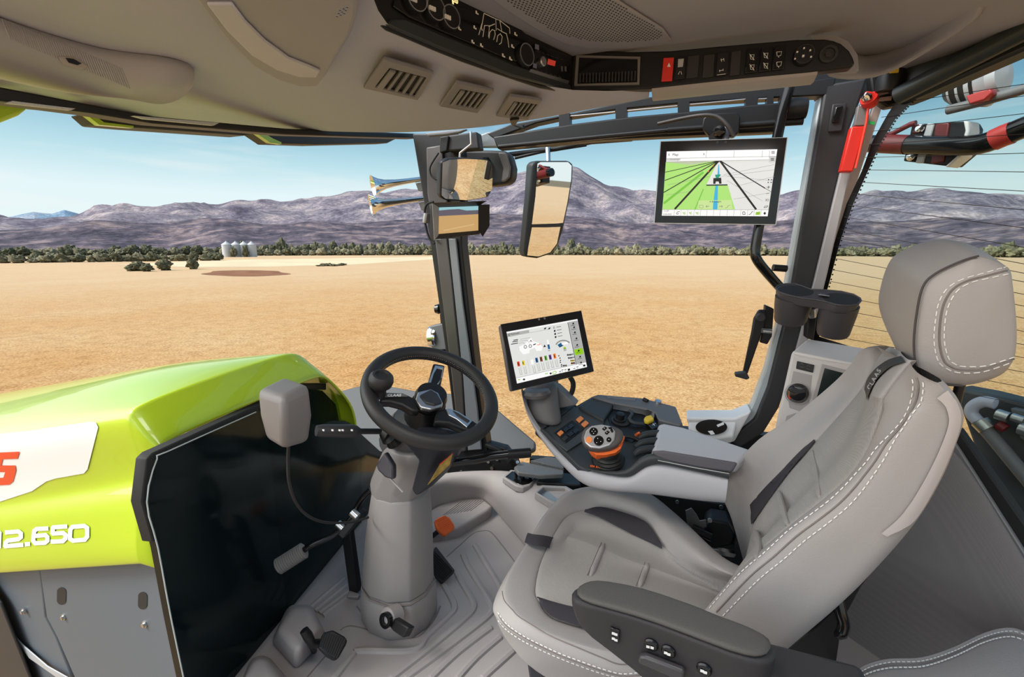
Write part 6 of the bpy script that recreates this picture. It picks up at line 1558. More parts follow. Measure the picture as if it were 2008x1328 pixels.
cb_ = loft('cushion_bolster', [under, LP[0], [a.lerp(b, .75) for a, b in zip(LP[0], LP[1])], LP[1], [a.lerp(b, .5) + Vector((0, 0, .008)) for a, b in zip(LP[1], LP[2])], LP[2], [a.lerp(b, .9) for a, b in zip(LP[2], LP[3])], [p + Vector((0, 0, -.012)) for p in LP[3]]], M_leather, seat, closed=False, cg=5)
ins = [[p + Vector((0, 0, -.010)) for p in LP[3]], [a.lerp(b, .06) + Vector((0, 0, .002)) for a, b in zip(LP[3], LP[4])], [a.lerp(b, .5) + Vector((0, 0, .006)) for a, b in zip(LP[3], LP[4])], LP[4]]
# close the middle by mirroring the centre line on itself
n_ = len(S)
midl = [LP[4][i].lerp(LP[4][n_ - 1 - i], .5) + Vector((0, 0, .002)) for i in range(n_)]
ci_ = loft('cushion_insert', ins + [midl], M_seatfab, seat, closed=False, cg=5)
def patch(name, a, b, m, parent, za, zb_, off=.0, th=.004):
    ra_ = catmull([P(x, y, z=z + off) for (x, y), z in zip(a, za)], 4); rb_ = catmull([P(x, y, z=z + off) for (x, y), z in zip(b, zb_)], 4)
    rm_ = [(p + q_) / 2 + Vector((0, 0, .003)) for p, q_ in zip(ra_, rb_)]
    return loft(name, [[p - Vector((0, 0, th)) for p in ra_], ra_, rm_, rb_, [p - Vector((0, 0, th)) for p in rb_]], m, parent, closed=False)
k_ = patch('accent_panel', [(1150, 999), (1178, 994), (1225, 1006), (1262, 1021), (1282, 1042), (1298, 1069)], [(1146, 1002), (1175, 1012), (1210, 1030), (1245, 1048), (1275, 1062), (1298, 1074)], M_accent, seat, [.446, .447, .447, .446, .440, .430], [.444, .437, .432, .428, .425, .428], .003); k_['label'] = 'dark cloth accent beside the far bolster'
k_ = patch('accent_panel', [(1053, 1170), (1085, 1180), (1120, 1189), (1160, 1196)], [(1058, 1180), (1078, 1204), (1115, 1218), (1160, 1232)], M_accent, seat, [.425, .424, .423, .423], [.427, .428, .428, .427], .006); k_['label'] = 'dark cloth accent beside the near armrest'
k_ = patch('accent_band', [(1035, 1045), (1047, 1048), (1066, 1050), (1085, 1054)], [(1029, 1062), (1042, 1065), (1060, 1068), (1078, 1073)], M_accent, seat, [.437, .447, .446, .428], [.437, .447, .446, .428], .003); k_['label'] = 'dark band over the front edge'
def dashes(mb, path, r=.0011, dash=.0075, gap=.005, m=M_stitch):
    path = catmull(path, 8); acc = 0; seg = [path[0]]; on = True
    for a, b in zip(path, path[1:]):
        L_ = (b - a).length; pos = 0
        while pos < L_:
            need = (dash if on else gap) - acc
            step = min(need, L_ - pos); pos += step; acc += step
            p = a.lerp(b, pos / L_ if L_ else 0)
            if on: seg.append(p)
            if acc >= (dash if on else gap) - 1e-9:
                if on and len(seg) > 1: mb.add(tube_vf(seg, r, 4), m)
                on = not on; acc = 0; seg = [p]
    return mb
st_ = MB()
c1 = [(1300, 1313), (1260, 1318), (1219, 1321), (1180, 1311), (1137, 1296), (1100, 1282), (1071, 1269), (1030, 1249), (1000, 1229), (984, 1212), (976, 1200)]
c2 = [(1300, 1322), (1260, 1327), (1216, 1329), (1175, 1319), (1132, 1304), (1096, 1290), (1066, 1277), (1026, 1257), (996, 1237), (981, 1222), (974, 1212)]
SKc = skin(cb_); SKi = skin(ci_)
dashes(st_, lays(SKc, dense(c1), .0008), dash=.006, gap=.004); dashes(st_, lays(SKc, dense(c2), .0008), dash=.006, gap=.004)
st_.build('cushion_stitching', seat)
sm_ = MB(); sm_.add(tube_vf(lays(SKc, dense(((985, 1160), (989, 1178), (1005, 1197), (1022, 1213), (1078, 1246), (1137, 1272), (1180, 1290), (1213, 1303), (1245, 1301), (1269, 1295))), .0004), .0012, 5), M_groove)
sm_.add(tube_vf(lays(SKc, dense(((1300, 1318), (1219, 1325), (1137, 1300), (1071, 1273), (1000, 1233), (978, 1207))), .0002), .0012, 5), M_groove)
sm_.build('cushion_seams', seat)
M_pleat = M_seatfab
for a, b in (((1185, 1066), (1158, 1131)), ((1271, 1105), (1254, 1152))):
    pp = lays(SKi, [(a[0] + (b[0] - a[0]) * k / 10, a[1] + (b[1] - a[1]) * k / 10) for k in range(11)], .0)
    tube('cushion_pleat', pp, [.002, .006] + [.0075] * 7 + [.006, .002], M_pleat, seat, seg=8)
    tube('pleat_shadow_seam', [q + Vector((-.008, 0, .0005)) for q in pp], .0016, M_groove, seat, seg=5)
# ---- backrest
cols = ['A', 'B', 'C', 'D', 'E', 'F', 'G', 'H', 'I']
YB = dict(A=1.36, B=1.33, C=1.27, D=1.10, E=.955, F=.885, G=.866, H=.858, I=.862)
rowsB = [
 dict(A=(1462, 1100), B=(1465, 1106), C=(1468, 1112), D=(1440, 1150), E=(1400, 1184), F=(1380, 1200), G=(1408, 1216), H=(1465, 1245), I=(1535, 1274)),
 dict(A=(1438, 1018), B=(1453, 1040), C=(1474, 1032), D=(1482, 1075), E=(1446, 1120), F=(1450, 1128), G=(1484, 1138), H=(1555, 1165), I=(1640, 1184)),
 dict(A=(1417, 962), B=(1440, 972), C=(1475, 988), D=(1528, 1012), E=(1534, 1040), F=(1546, 1043), G=(1576, 1061), H=(1655, 1085), I=(1722, 1102)),
 dict(A=(1438, 918), B=(1468, 927), C=(1525, 937), D=(1578, 955), E=(1606, 982), F=(1627, 983), G=(1660, 994), H=(1735, 1010), I=(1790, 1022)),
 dict(A=(1488, 862), B=(1518, 876), C=(1570, 896), D=(1620, 910), E=(1658, 937), F=(1680, 930), G=(1709, 934), H=(1775, 948), I=(1836, 945)),
 dict(A=(1558, 815), B=(1578, 830), C=(1610, 850), D=(1655, 868), E=(1695, 883), F=(1718, 881), G=(1752, 864), H=(1812, 880), I=(1866, 875)),
 dict(A=(1628, 758), B=(1643, 775), C=(1660, 795), D=(1685, 815), E=(1722, 806), F=(1768, 830), G=(1785, 815), H=(1835, 825), I=(1882, 823)),
 dict(A=(1666, 722), B=(1678, 735), C=(1690, 760), D=(1700, 775), E=(1722, 780), F=(1790, 785), G=(1806, 787), H=(1845, 790), I=(1872, 788)),
 dict(A=(1688, 692), B=(1702, 692), C=(1720, 702), D=(1738, 716), E=(1760, 730), F=(1793, 752), G=(1812, 753), H=(1835, 757), I=(1852, 760)),
 dict(A=(1703, 683), B=(1722, 678), C=(1742, 680), D=(1765, 688), E=(1782, 706), F=(1796, 728), G=(1810, 738), H=(1826, 746), I=(1840, 750))]
G = [[P(*r[c], y=YB[c] - (.08 * max(0, (k - 6) / 3) if c in 'AB' else 0)) for c in cols] for k, r in enumerate(rowsB)]
back_in = [[p + Vector((.09, 0, -.0)) for p in (row[0],)] for row in G]
def colring_(i):
    row = G[i]
    a, b, c, d, e, f_, g, h, ii = row
    backA = a + Vector((.10, .0, .0)); backI = ii + Vector((.015, .05, .0))
    return row, backA, backI
rows_side, rows_front, rows_far = [], [], []
for i in range(len(G)):
    row, bA, bI = colring_(i)
    rows_front.append([bA + Vector((.02, -.05, 0)), bA, row[0], row[1], row[1].lerp(row[2], .9), row[2] + Vector((.012, 0, 0))])
    rows_side.append([row[4] + Vector((.012, 0, -.0)), row[4].lerp(row[5], .25), row[5], row[6], row[7], row[8], bI, bI + Vector((.0, .25, 0))])
fb_ = loft('far_bolster', rows_front, M_leather, seat, closed=False, cg=5)
nb_ = loft('near_bolster', rows_side, M_leather, seat, closed=False, cg=5)
def insrow(i, push=0.0):
    row = G[i]; c, d, e = row[2], row[3], row[4]
    return [c + Vector((.01, 0, 0)), c.lerp(d, .08), c.lerp(d, .5) + Vector((-.004, 0, .002)), d, d.lerp(e, .5) + Vector((-.004, 0, .002)), d.lerp(e, .94), e + Vector((.01, 0, 0))]
bi_ = loft('back_insert', [insrow(i) for i in range(0, 8)], M_seatfab, seat, closed=False, cg=5)
sp_ = loft('shoulder_panel', [insrow(i) for i in range(7, len(G))], M_leather, seat, closed=False, cg=5)
SKb = skin([fb_, nb_, bi_, sp_])
def onback(px, py, y, off=.004):
    q = lay(SKb, px, py, off * .4)
    if q is not None: return q
    p = P(px, py, y=y); return p + (CAM - p).normalized() * off
ab = MB()
oa = [(1472, 990), (1500, 958), (1535, 922), (1572, 884), (1598, 862)]; ob = [(1476, 1030), (1520, 967), (1549, 928), (1580, 892), (1600, 868)]
da, db = dense(oa, 8), dense(ob, 8)
strip_ = []
for w_ in (0, .33, .66, 1):
    strip_.append([lay(SKb, a * (1 - w_) + c * w_, b * (1 - w_) + d * w_, .0035, P(a, b, y=1.27)) for (a, b), (c, d) in zip(da, db)])
k_ = loft('accent_strip', strip_, M_accent, seat, closed=False); k_['label'] = 'dark cloth strip along the far bolster'
pb_ = [(1700, 770), (1698, 762), (1705, 742), (1722, 722), (1745, 707), (1770, 700)]
pc_ = [(1703, 786), (1708, 772), (1717, 752), (1733, 734), (1752, 720), (1778, 712)]
da, db = dense(pb_, 8), dense(pc_, 8); strip_ = []
for w_ in (0, .33, .66, 1):
    strip_.append([lay(SKb, a * (1 - w_) + c * w_, b * (1 - w_) + d * w_, .003, P(a, b, y=1.06)) for (a, b), (c, d) in zip(da, db)])
k_ = loft('shoulder_strip', strip_, mat('black strip', (.02, .02, .022), .5), seat, closed=False); k_['label'] = 'black lettered strip at the shoulder'
tl = MB()
for kk, ch in zip((0, 1.0, 1.78, 2.85, 3.9), 'CLAAS'):
    px_, py_ = 1706 + kk * 4.9, 765 - kk * 8.6
    pl_0 = (lay(SKb, px_, py_, .0055), lay_n(SKb, px_, py_))
    gv_, gf_ = text_vf(ch, (0, 0, 0), (1, 0, 0), (0, 1, 0), 12.5, .0, bold=.03)
    tl.add(([P(px_ + q.x * .495 - q.y * .80, py_ - q.x * .869 - q.y * .46, pl=pl_0) for q in gv_], gf_), M_icon)
tl.build('maker_lettering', k_, smooth=False)
plm = MB()
for a, b, c in (((1593, 885), (1603, 930), (1608, 975)), ((1528, 965), (1540, 1010), (1546, 1030)), ((1484, 1042), (1490, 1070), (1486, 1098))):
    pts = catmull([onback(*a, 1.14, .004), onback(*b, 1.07, .005), onback(*c, 1.0, .004)], 6)
    plm.add(tube_vf(pts, [.003] + [.006] * (len(pts) - 2) + [.003], 8), M_seatfab)
plm.build('back_pleats', seat)
bs_ = MB()
sF = [(1392, 1193), (1450, 1128), (1500, 1085), (1546, 1043), (1590, 1011), (1627, 983), (1655, 957), (1680, 930), (1702, 905), (1722, 878), (1748, 852), (1770, 826), (1782, 804), (1789, 783), (1793, 757), (1790, 738)]
sG = [(1418, 1207), (1486, 1138), (1535, 1098), (1577, 1061), (1622, 1027), (1662, 994), (1690, 963), (1711, 934), (1735, 898), (1755, 862), (1772, 838), (1787, 815), (1799, 800), (1808, 785), (1812, 755), (1808, 744)]
dashes(bs_, [onback(a, b, .882, 0.004) for a, b in sF], .0010, .007, .0045); dashes(bs_, [onback(a, b, .866, 0.004) for a, b in sG], .0010, .007, .0045)
bs_.add(tube_vf(catmull([onback((a + c) / 2, (b + d) / 2, .874, .003) for (a, b), (c, d) in zip(sF, sG)], 4), .0014, 5), M_groove)
bs_.build('back_stitching', seat)
# pale hard shell edge behind the near side
sh_a = dense([(1836, 780), (1853, 797), (1858, 825), (1846, 866), (1815, 932), (1770, 1004), (1727, 1044)], 6)
sh_b = dense([(1853, 766), (1870, 790), (1879, 823), (1865, 873), (1835, 942), (1789, 1018), (1738, 1050)], 6)
rows_ = []
for w_ in (0, .35, .7, 1):
    rows_.append([lay(SKb, a * (1 - w_) + c * w_, b * (1 - w_) + d * w_, .004, P(c, d, y=.866)) for (a, b), (c, d) in zip(sh_a, sh_b)])
loft('back_shell', rows_, mat('pinkish grey shell', (.50, .455, .445), .5, bump=.05, bscale=800), seat, closed=False)
# ---- headrest
Y0, Y1, Y2 = .965, .985, 1.24
inner = [(1916, 556), (1895, 558), (1868, 582), (1856, 618), (1852, 655), (1855, 685), (1863, 705), (1880, 717), (1905, 719), (1940, 715), (1978, 704), (1986, 655), (1980, 580), (1968, 545)]
ring1 = [(1919, 502), (1888, 511), (1837, 535), (1810, 562), (1797, 619), (1792, 680), (1800, 724), (1828, 750), (1888, 757), (1953, 741), (1984, 712), (1993, 655), (1985, 555), (1974, 522)]
ring2 = [(1844, 468), (1815, 471), (1780, 483), (1745, 507), (1725, 560), (1722, 605), (1745, 662), (1780, 722), (1840, 738), (1895, 728), (1930, 690), (1945, 630), (1935, 545), (1890, 482)]
R0_ = [P(*p, y=Y0) for p in inner]; R1_ = [P(*p, y=Y1) for p in ring1]; R2_ = [P(*p, y=Y2) for p in ring2]
c0 = sum(R0_, Vector()) / 14; c2_ = sum(R2_, Vector()) / 14
hr = loft('headrest', [[c0.lerp(p, .35) + Vector((0, -.004, 0)) for p in R0_], R0_, [a.lerp(b, .6) + Vector((0, -.004, 0)) for a, b in zip(R0_, R1_)], [a.lerp(b, .94) for a, b in zip(R0_, R1_)], [a.lerp(b, .05) for a, b in zip(R1_, R2_)], [a.lerp(b, .5) + (a.lerp(b, .5) - c0.lerp(c2_, .5)) * .05 for a, b in zip(R1_, R2_)], [a.lerp(b, .93) for a, b in zip(R1_, R2_)], [c2_.lerp(p, .86) + Vector((0, .012, 0)) for p in R2_], [c2_.lerp(p, .3) + Vector((0, .02, 0)) for p in R2_]], M_leather, seat, cg=5)
hs = MB()
so = [(1973, 524), (1930, 536), (1888, 548), (1858, 566), (1842, 592), (1835, 625), (1832, 670), (1840, 708), (1858, 724), (1882, 731), (1922, 730), (1960, 719), (1986, 709)]
si = [(1976, 538), (1940, 546), (1903, 555), (1878, 570), (1862, 595), (1854, 625), (1852, 668), (1860, 702), (1872, 714), (1890, 719), (1929, 718), (1962, 709), (1989, 700)]
def onhead(a, b, o=.008):
    p = P(a, b, y=Y0 + .003); return p + (CAM - p).normalized() * o
SKh = skin(hr)
dashes(hs, lays(SKh, dense(so), .0008), .0010, .008, .005); dashes(hs, lays(SKh, dense(si), .0008), .0010, .008, .005)
hs.add(tube_vf(lays(SKh, dense([((a + c) / 2, (b + d) / 2) for (a, b), (c, d) in zip(so, si)]), .0), .0018, 5), M_groove)
hs.build('headrest_stitching', hr)
hp = MB(); hp.add(tube_vf(catmull([R1_[i] + (CAM - R1_[i]).normalized() * .006 for i in (0, 1, 2, 3, 4, 5, 6, 7, 8)], 6), .0018, 6), mat('dark piping', (.05, .045, .045), .6)); hp.build('piping', hr)
for px_ in ((1850, 755), (1885, 758)):
    tube('headrest_post', [P(px_[0], px_[1] - 12, y=1.08), P(px_[0] - 12, px_[1] + 35, y=1.08)], .008, M_black, seat, seg=10)
# ---- left armrest with its keys
arm_t = [(1117, 1167), (1124, 1150), (1150, 1139), (1177, 1139), (1255, 1154), (1328, 1180), (1384, 1200), (1410, 1213), (1466, 1232), (1512, 1252), (1527, 1272), (1518, 1292), (1495, 1298), (1449, 1288), (1334, 1242), (1236, 1206), (1137, 1183)]
za = .625
at_ = PL(arm_t, z=za); ca = sum(at_, Vector()) / len(at_)
axn, axx = min(p.x for p in at_), max(p.x for p in at_)
def ar(sc, dz, low=0): return [Vector((ca.x + (p.x - ca.x) * sc, ca.y + (p.y - ca.y) * sc, za + dz - low * min(1, (p.x - axn) / (axx - axn) * 1.35))) for p in at_]
M_arm = mat('armrest top', (.085, .08, .074), .6, bump=.35, bscale=500); 
arm_ = loft('armrest', [ar(.5, -.055, .12), ar(.90, -.054, .115), ar(.94, -.046, .10), ar(.975, -.03, .03), ar(1.0, -.016), ar(1.0, -.006), ar(.985, .0)], M_blacksoft, seat, sub=1)
loft('armrest_pad', [ar(.985, -.003), ar(.96, .005), ar(.85, .008), ar(.3, .009)], M_arm, arm_, sub=1)
def AS(px, py, off=.0): # on the near side face of the armrest
    p = P(px, py, y=.607 - off + (py - 1240) * .00005); return p
sideN = Vector((0, -1, 0))
SKa = skin(arm_)
def ask(px, py, off=.0): return lay(SKa, px, py, off, P(px, py, z=.57))
prism('key_plate', [ask(*p, .0005) for p in ((1198, 1227), (1216, 1234), (1214, 1260), (1197, 1252))], lay_n(SKa, 1206, 1243) * .004, M_blackg, arm_, bevel=.001)
km = MB()
for a, b, o_ in ((1204, 1237, .006), (1209, 1239, .006), (1204, 1247, .006), (1209, 1250, .006), (1272, 1262, .007), (1280, 1264, .007), (1307, 1274, .007), (1313, 1277, .007), (1378, 1309, .007), (1384, 1312, .007)):
    km.add(box_vf(ask(a, b, o_), (.005, .0014, .0035)), M_icon)
km.build('key_symbols', arm_)
for a, b in ((1277, 1263), (1311, 1276), (1381, 1311)):
    lathe('round_key', [(.011, -.004), (.011, .003), (.009, .005), (.001, .005)], ask(a, b, .0), lay_n(SKa, a, b), M_blackg, arm_, 18)
lpn = lay_n(SKa, 1300, 1290)
prism('lever_pad', [ask(*p, .003) for p in ((1256, 1275), (1268, 1273), (1345, 1303), (1345, 1322), (1320, 1316), (1254, 1287))], lpn * .012, mat('satin black', (.05, .048, .052), .35), arm_, bevel=.004)
# lower armrest body hanging down to the bracket
prism('armrest_body', [Vector((x, .66, z)) for x, z in ((.02, .55), (.05, .48), (.10, .43), (.30, .43), (.30, .58), (.04, .58))], (0, .08, 0), M_blacksoft, arm_, bevel=.012)
# ---- black frame parts beneath back and cushion
prism('seat_frame', [P(*p, y=.93) for p in ((1730, 1098), (1669, 1165), (1600, 1230), (1535, 1280), (1500, 1330), (1530, 1420), (1660, 1420), (1640, 1300), (1652, 1220), (1690, 1150))], (0, .25, 0), M_black, seat, bevel=.01)
tube('recliner_handle', [P(1640, 1165, y=.90), P(1648, 1200, y=.89), P(1655, 1225, y=.885), P(1650, 1243, y=.88), P(1642, 1240, y=.88)], .010, M_blackg, seat, seg=10, smoothpath=3)
prism('suspension_cover', [P(*p, z=.30) for p in ((1030, 1293), (1120, 1322), (1250, 1345), (1420, 1330), (1420, 1180), (1200, 1100), (1080, 1150))], (.04, 0, -.28), mat('navy black base', (.016, .017, .024), .5), seat, bevel=.01)
# mechanism between cushion and armrest console
sm2 = thing('seat_belt_retractor', 'black belt retractor with a steel bracket in the gap behind the seat bolster', 'belt retractor', P(1420, 1090, y=1.45))
prism('retractor_body', [P(*p, y=1.50) for p in ((1385, 1028), (1396, 1020), (1430, 1026), (1442, 1050), (1438, 1070), (1400, 1078), (1378, 1062))], (0, .08, 0), M_black, sm2, bevel=.008, seg=3)
tube('belt_drum', [P(1392, 1056, y=1.48), P(1356, 1040, y=1.48)], .022, M_blackg, sm2, seg=16)
prism('steel_bracket', [P(*p, y=1.49) for p in ((1344, 1002), (1356, 997), (1366, 1010), (1372, 1022), (1384, 1020), (1386, 1034), (1352, 1044), (1348, 1030))], (0, .005, 0), mat('dull bracket', (.25, .24, .23), .4, .6), sm2, bevel=.001)
lathe('steel_cap', [(.001, -.01), (.035, -.01), (.038, .0), (.03, .012), (.001, .014)], P(1420, 1082, y=1.52), (0, -.5, -.8), M_steel, sm2, 24)
lathe('pivot_drum', [(.05, 0), (.05, .04), (.03, .05), (.001, .05)], P(1470, 1065, y=1.52), (0, -1, 0), M_dark, sm2, 20)
o = prism('trim_29', [P(*p, y=1.62) for p in ((1180, 955), (1262, 968), (1420, 990), (1470, 960), (1520, 1000), (1520, 1180), (1300, 1180), (1180, 1030))], (0, .03, 0), mat('black recess', (.010, .010, .011), .6)); tag(o, kind='structure')
fx = MB()
for a, b in ((1328, 984), (1414, 994), (1392, 1020)): fx.add(lathe_vf([(.007, 0), (.007, .005), (.001, .005)], P(a, b, y=1.615 if a != 1392 else 1.488), (0, -1, 0), 10), M_steel)
o = fx.build('trim_30'); tag(o, kind='structure')

# ================================================================ REAR RIGHT SIDE PANEL, TRAY, HAMMER
sp = thing('side_switch_panel', 'pale beige side panel with rotary switch and dark screen beside the rear pillar', 'switch panel', P(1590, 850, y=1.66))
NSP = Vector((-.25, -1, .12)).normalized(); SP0 = P(1600, 750, y=1.62)
def PS(px, py, off=0.0): return P(px, py, pl=(SP0 + NSP * off, NSP))
front = [(1553, 690), (1568, 698), (1690, 716), (1720, 740), (1700, 850), (1600, 900), (1515, 900), (1521, 835), (1535, 770)]
prism('panel_front', [PS(*p) for p in front], -NSP * .10, mat('pale beige panel', (.60, .56, .54), .5, bump=.08, bscale=800), sp, bevel=.008, seg=3)
fr_e = [PS(1553, 690, .002), PS(1600, 700, .002), PS(1720, 722, .002)]
prism('panel_top', [PS(1553, 690), PS(1583, 664, -.12), PS(1730, 688, -.12), PS(1730, 724, 0)], (0, .01, -.03), mat('pale top', (.68, .64, .62), .5, bump=.08, bscale=800), sp, bevel=.006)
prism('switch_plate', [PS(*p, .001) for p in ((1563, 708), (1597, 716), (1594, 731), (1561, 723))], NSP * .004, M_black, sp, bevel=.001)
mm = MB()
for cx, cy in ((1572, 716), (1585, 720)):
    mm.add(tube_vf([PS(cx - 3, cy - 1, .006), PS(cx, cy - 4, .006), PS(cx + 3, cy, .006)], .0007, 4), M_mid); mm.add(tube_vf([PS(cx - 4, cy + 3, .006), PS(cx + 4, cy + 5, .006)], .0007, 4), M_mid)
mm.build('symbols', sp)
el = [(1565 + 30 * math.cos(a) * .9, 772 + 30 * math.sin(a)) for a in [2 * math.pi * k / 28 for k in range(28)]]
prism('switch_recess', [PS(*p, .0005) for p in ((1556, 728), (1592, 736), (1586, 800), (1572, 808), (1548, 800), (1545, 778))], NSP * .0012, M_beige, sp, bevel=.001)
lathe('dial_ring', [(.036, 0), (.036, .004), (.030, .006), (.029, .001)], PS(1564, 772, .0015), NSP, M_beige, sp, 28)
dl = lathe('rotary_switch', [(.030, 0), (.030, .012), (.026, .018), (.022, .03), (.001, .032)], PS(1565, 770, .002), NSP, M_blackg, sp, 26)
prism('switch_wing', [PS(*p, .034) for p in ((1547, 768), (1553, 758), (1568, 764), (1582, 762), (1580, 772), (1562, 774))], -NSP * .010, M_black, sp, bevel=.003)
rm_ = prism('red_mark', [PS(*p, .022) for p in ((1545, 774), (1552, 772), (1554, 781), (1547, 783))], -NSP * .006, M_red, sp, bevel=.001); rm_['label'] = 'red mark'
prism('screen_frame', [PS(*p, .001) for p in ((1612, 714), (1690, 734), (1690, 810), (1590, 800))], NSP * .003, M_beige, sp, bevel=.001)
prism('dark_screen', [PS(*p, .0045) for p in ((1617, 722), (1685, 740), (1680, 806), (1597, 797))], NSP * .001, mat('dark green screen', (.012, .018, .017), .15), sp)
prism('lower_recess', [PS(*p, .0005) for p in ((1542, 816), (1560, 810), (1582, 818), (1580, 850), (1536, 850))], NSP * .001, M_beige, sp, bevel=.001)

tr = thing('double_cup_holder', 'dark grey double cup holder bracket clamped to the rear pillar', 'cup holder', P(1605, 640, y=1.62))
M_tray = mat('violet dark plastic', (.055, .05, .056), .5, bump=.08, bscale=700)
TN = (Vector((0, -.30, 1))).normalized(); TC = P(1605, 577, y=1.60)
def PTr(px, py, off=0.0): return P(px, py, pl=(TC + TN * off, TN))
rimo = [(1521, 565), (1526, 560), (1540, 557), (1560, 557), (1575, 562), (1590, 568), (1617, 569), (1650, 572), (1674, 578), (1686, 585), (1688, 590), (1682, 597), (1664, 600), (1640, 598), (1620, 592), (1600, 588), (1573, 585), (1545, 579), (1528, 573)]
ro = [PTr(*p) for p in rimo]
prism('tray_band', ro, -TN * .028, M_tray, tr, bevel=.004, top=.97)
tube('tray_rim', ro, .0028, M_tray, tr, seg=8, closed=True)
def cupbody(cx, cy, rx, depth):
    c = PTr(cx, cy); t_ = (c - CAM).dot(RM @ Vector((0, 0, -1))); r = rx * t_ / 900
    rings = [[c - TN * dz + Vector((math.cos(a), math.sin(a), 0)) * r * sc - TN * (Vector((math.cos(a), math.sin(a), 0)) * r * sc).dot(TN) for a in [2 * math.pi * k / 28 for k in range(28)]] for sc, dz in ((.93, .02), (.90, .05), (.80, depth - .008), (.74, depth))]
    loft('cup', rings, M_tray, tr)
    op = [c + TN * .0006 + Vector((math.cos(a), math.sin(a), 0)) * r * .84 - TN * (Vector((math.cos(a), math.sin(a), 0)) * r * .84).dot(TN) for a in [2 * math.pi * k / 28 for k in range(28)]]
    prism('cup_opening', op, -TN * .0005, M_rubber, tr)
    return c, r
ca1, r1_ = cupbody(1560, 570, 36, .105); ca2, r2__ = cupbody(1649, 586, 36, .115)
dv = (ca2 - ca1).normalized(); pv = Vector((0, 0, 1)).cross(dv)
prism('metal_clip', [ca1.lerp(ca2, .52) + pv * .025 + Vector((0, 0, .001)), ca1.lerp(ca2, .72) + pv * .02 + Vector((0, 0, .001)), ca1.lerp(ca2, .78) - pv * .012 + Vector((0, 0, .001)), ca1.lerp(ca2, .55) - pv * .02 + Vector((0, 0, .001))], (0, 0, .002), mat('dull clip metal', (.40, .39, .38), .35, .7), tr, bevel=.001)
prism('mount', [P(*p, y=1.66) for p in ((1582, 592), (1603, 595), (1602, 606), (1590, 607), (1580, 600))], (0, .1, 0), M_tray, tr, bevel=.003)
tube('mount_screw', [P(1592, 606, y=1.66), P(1593, 622, y=1.67)], .010, M_steel, tr, seg=10)
prism('lower_clamp', [P(*p, y=1.70) for p in ((1585, 622), (1602, 622), (1596, 668), (1582, 664))], (0, .05, 0), M_black, tr, bevel=.003)

hm = thing('emergency_hammer', 'red emergency hammer in its red and grey holder on the rear pillar', 'hammer', P(1672, 337, y=1.74))
v = [(1670, 248), (1699, 247), (1673, 337), (1648, 337)]
prism('holder', XY(v, 1.74), (0, .03, 0), M_red, hm, bevel=.004)
prism('holder_plate', XY([(1683, 207), (1705, 208), (1697, 246), (1676, 246)], 1.745), (0, .02, 0), mat('grey plate', (.20, .19, .195), .4), hm, bevel=.002)
tube('handle', [P(1704, 198, y=1.735), P(1699, 240, y=1.735), P(1678, 330, y=1.735)], .0035, mat('bright red', (.85, .06, .03), .4), hm, seg=8)
for k in range(12):
    pass
lathe('hammer_head', [(.001, -.022), (.016, -.02), (.022, -.008), (.022, .008), (.014, .014), (.012, .02), (.004, .03), (.001, .032)], P(1705, 196, y=1.735), (-.5, -.6, .5), M_red, hm, 20)
lathe('steel_tip', [(.013, 0), (.012, .006), (.003, .018), (.0005, .019)], P(1700, 192, y=1.72), (-.4, -.7, .6), M_chrome, hm, 16)
prism('green_tag', XY([(1704, 237), (1717, 239), (1715, 245), (1703, 243)], 1.74), (0, .004, 0), mat('green tag', (.03, .42, .12), .5), hm)
pg = thing('corner_connector', 'black round connector with a yellow label under the roof corner', 'connector', P(1750, 165, z=1.64))
lathe('connector_body', [(.001, -.03), (.034, -.03), (.036, 0), (.03, .02), (.03, .035), (.001, .035)], P(1748, 155, y=1.72), (0, -.1, 1), M_black, pg, 20)
prism('yellow_label', XY([(1746, 136), (1763, 134), (1762, 142), (1745, 143)], 1.68), (0, .004, 0), M_yellow, pg)
prism('bracket', XY([(1705, 140), (1740, 132), (1775, 150), (1768, 205), (1740, 210), (1712, 190)], 1.76), (0, .04, 0), M_black, pg, bevel=.005)
prism('pink_strip', XY([(1716, 180), (1755, 174), (1750, 182), (1712, 190)], 1.752), (0, -.004, 0), mat('pink bracket', (.5, .36, .32), .5), pg)
prism('pink_strip', XY([(1726, 192), (1748, 189), (1747, 197), (1722, 199)], 1.752), (0, -.004, 0), mat('pink bracket plate', (.5, .36, .32), .5), pg)

# ================================================================ BEHIND THE REAR WINDOW
M_wht = mat('grey white band', (.55, .55, .57), .4); M_rdk = mat('dark red band', (.16, .016, .016), .35); M_rbr = mat('bright red band', (.50, .05, .045), .35)
rl = thing('rear_marker_lamp', 'red, black and white banded lamp on a black bar behind the rear window', 'lamp', PR(1830, 325, -.4))
def PQ(px, py, off=-.35): return P(px, py, pl=(R0 + NR * -off, NR))
def band(nm, pts, m, par, off=-.35, th=.08): return prism(nm, [PQ(*p, off) for p in pts], NR * th, m, par, bevel=.004)
band('lamp_body', [(1788, 244), (1893, 238), (1900, 250), (1890, 298), (1858, 326), (1771, 316), (1778, 290)], M_black, rl)
band('white_band', [(1817, 242), (1832, 242), (1810, 320), (1794, 320)], M_wht, rl, -.345, .02)
band('red_band', [(1834, 242), (1862, 240), (1850, 318), (1824, 321)], M_rdk, rl, -.345, .02)
band('red_band', [(1790, 244), (1812, 243), (1806, 262), (1786, 262)], M_rdk, rl, -.345, .02)
band('white_rim', [(1888, 236), (1899, 238), (1900, 256), (1885, 306), (1858, 328), (1852, 327), (1880, 302), (1892, 256)], M_decal, rl, -.345, .06)
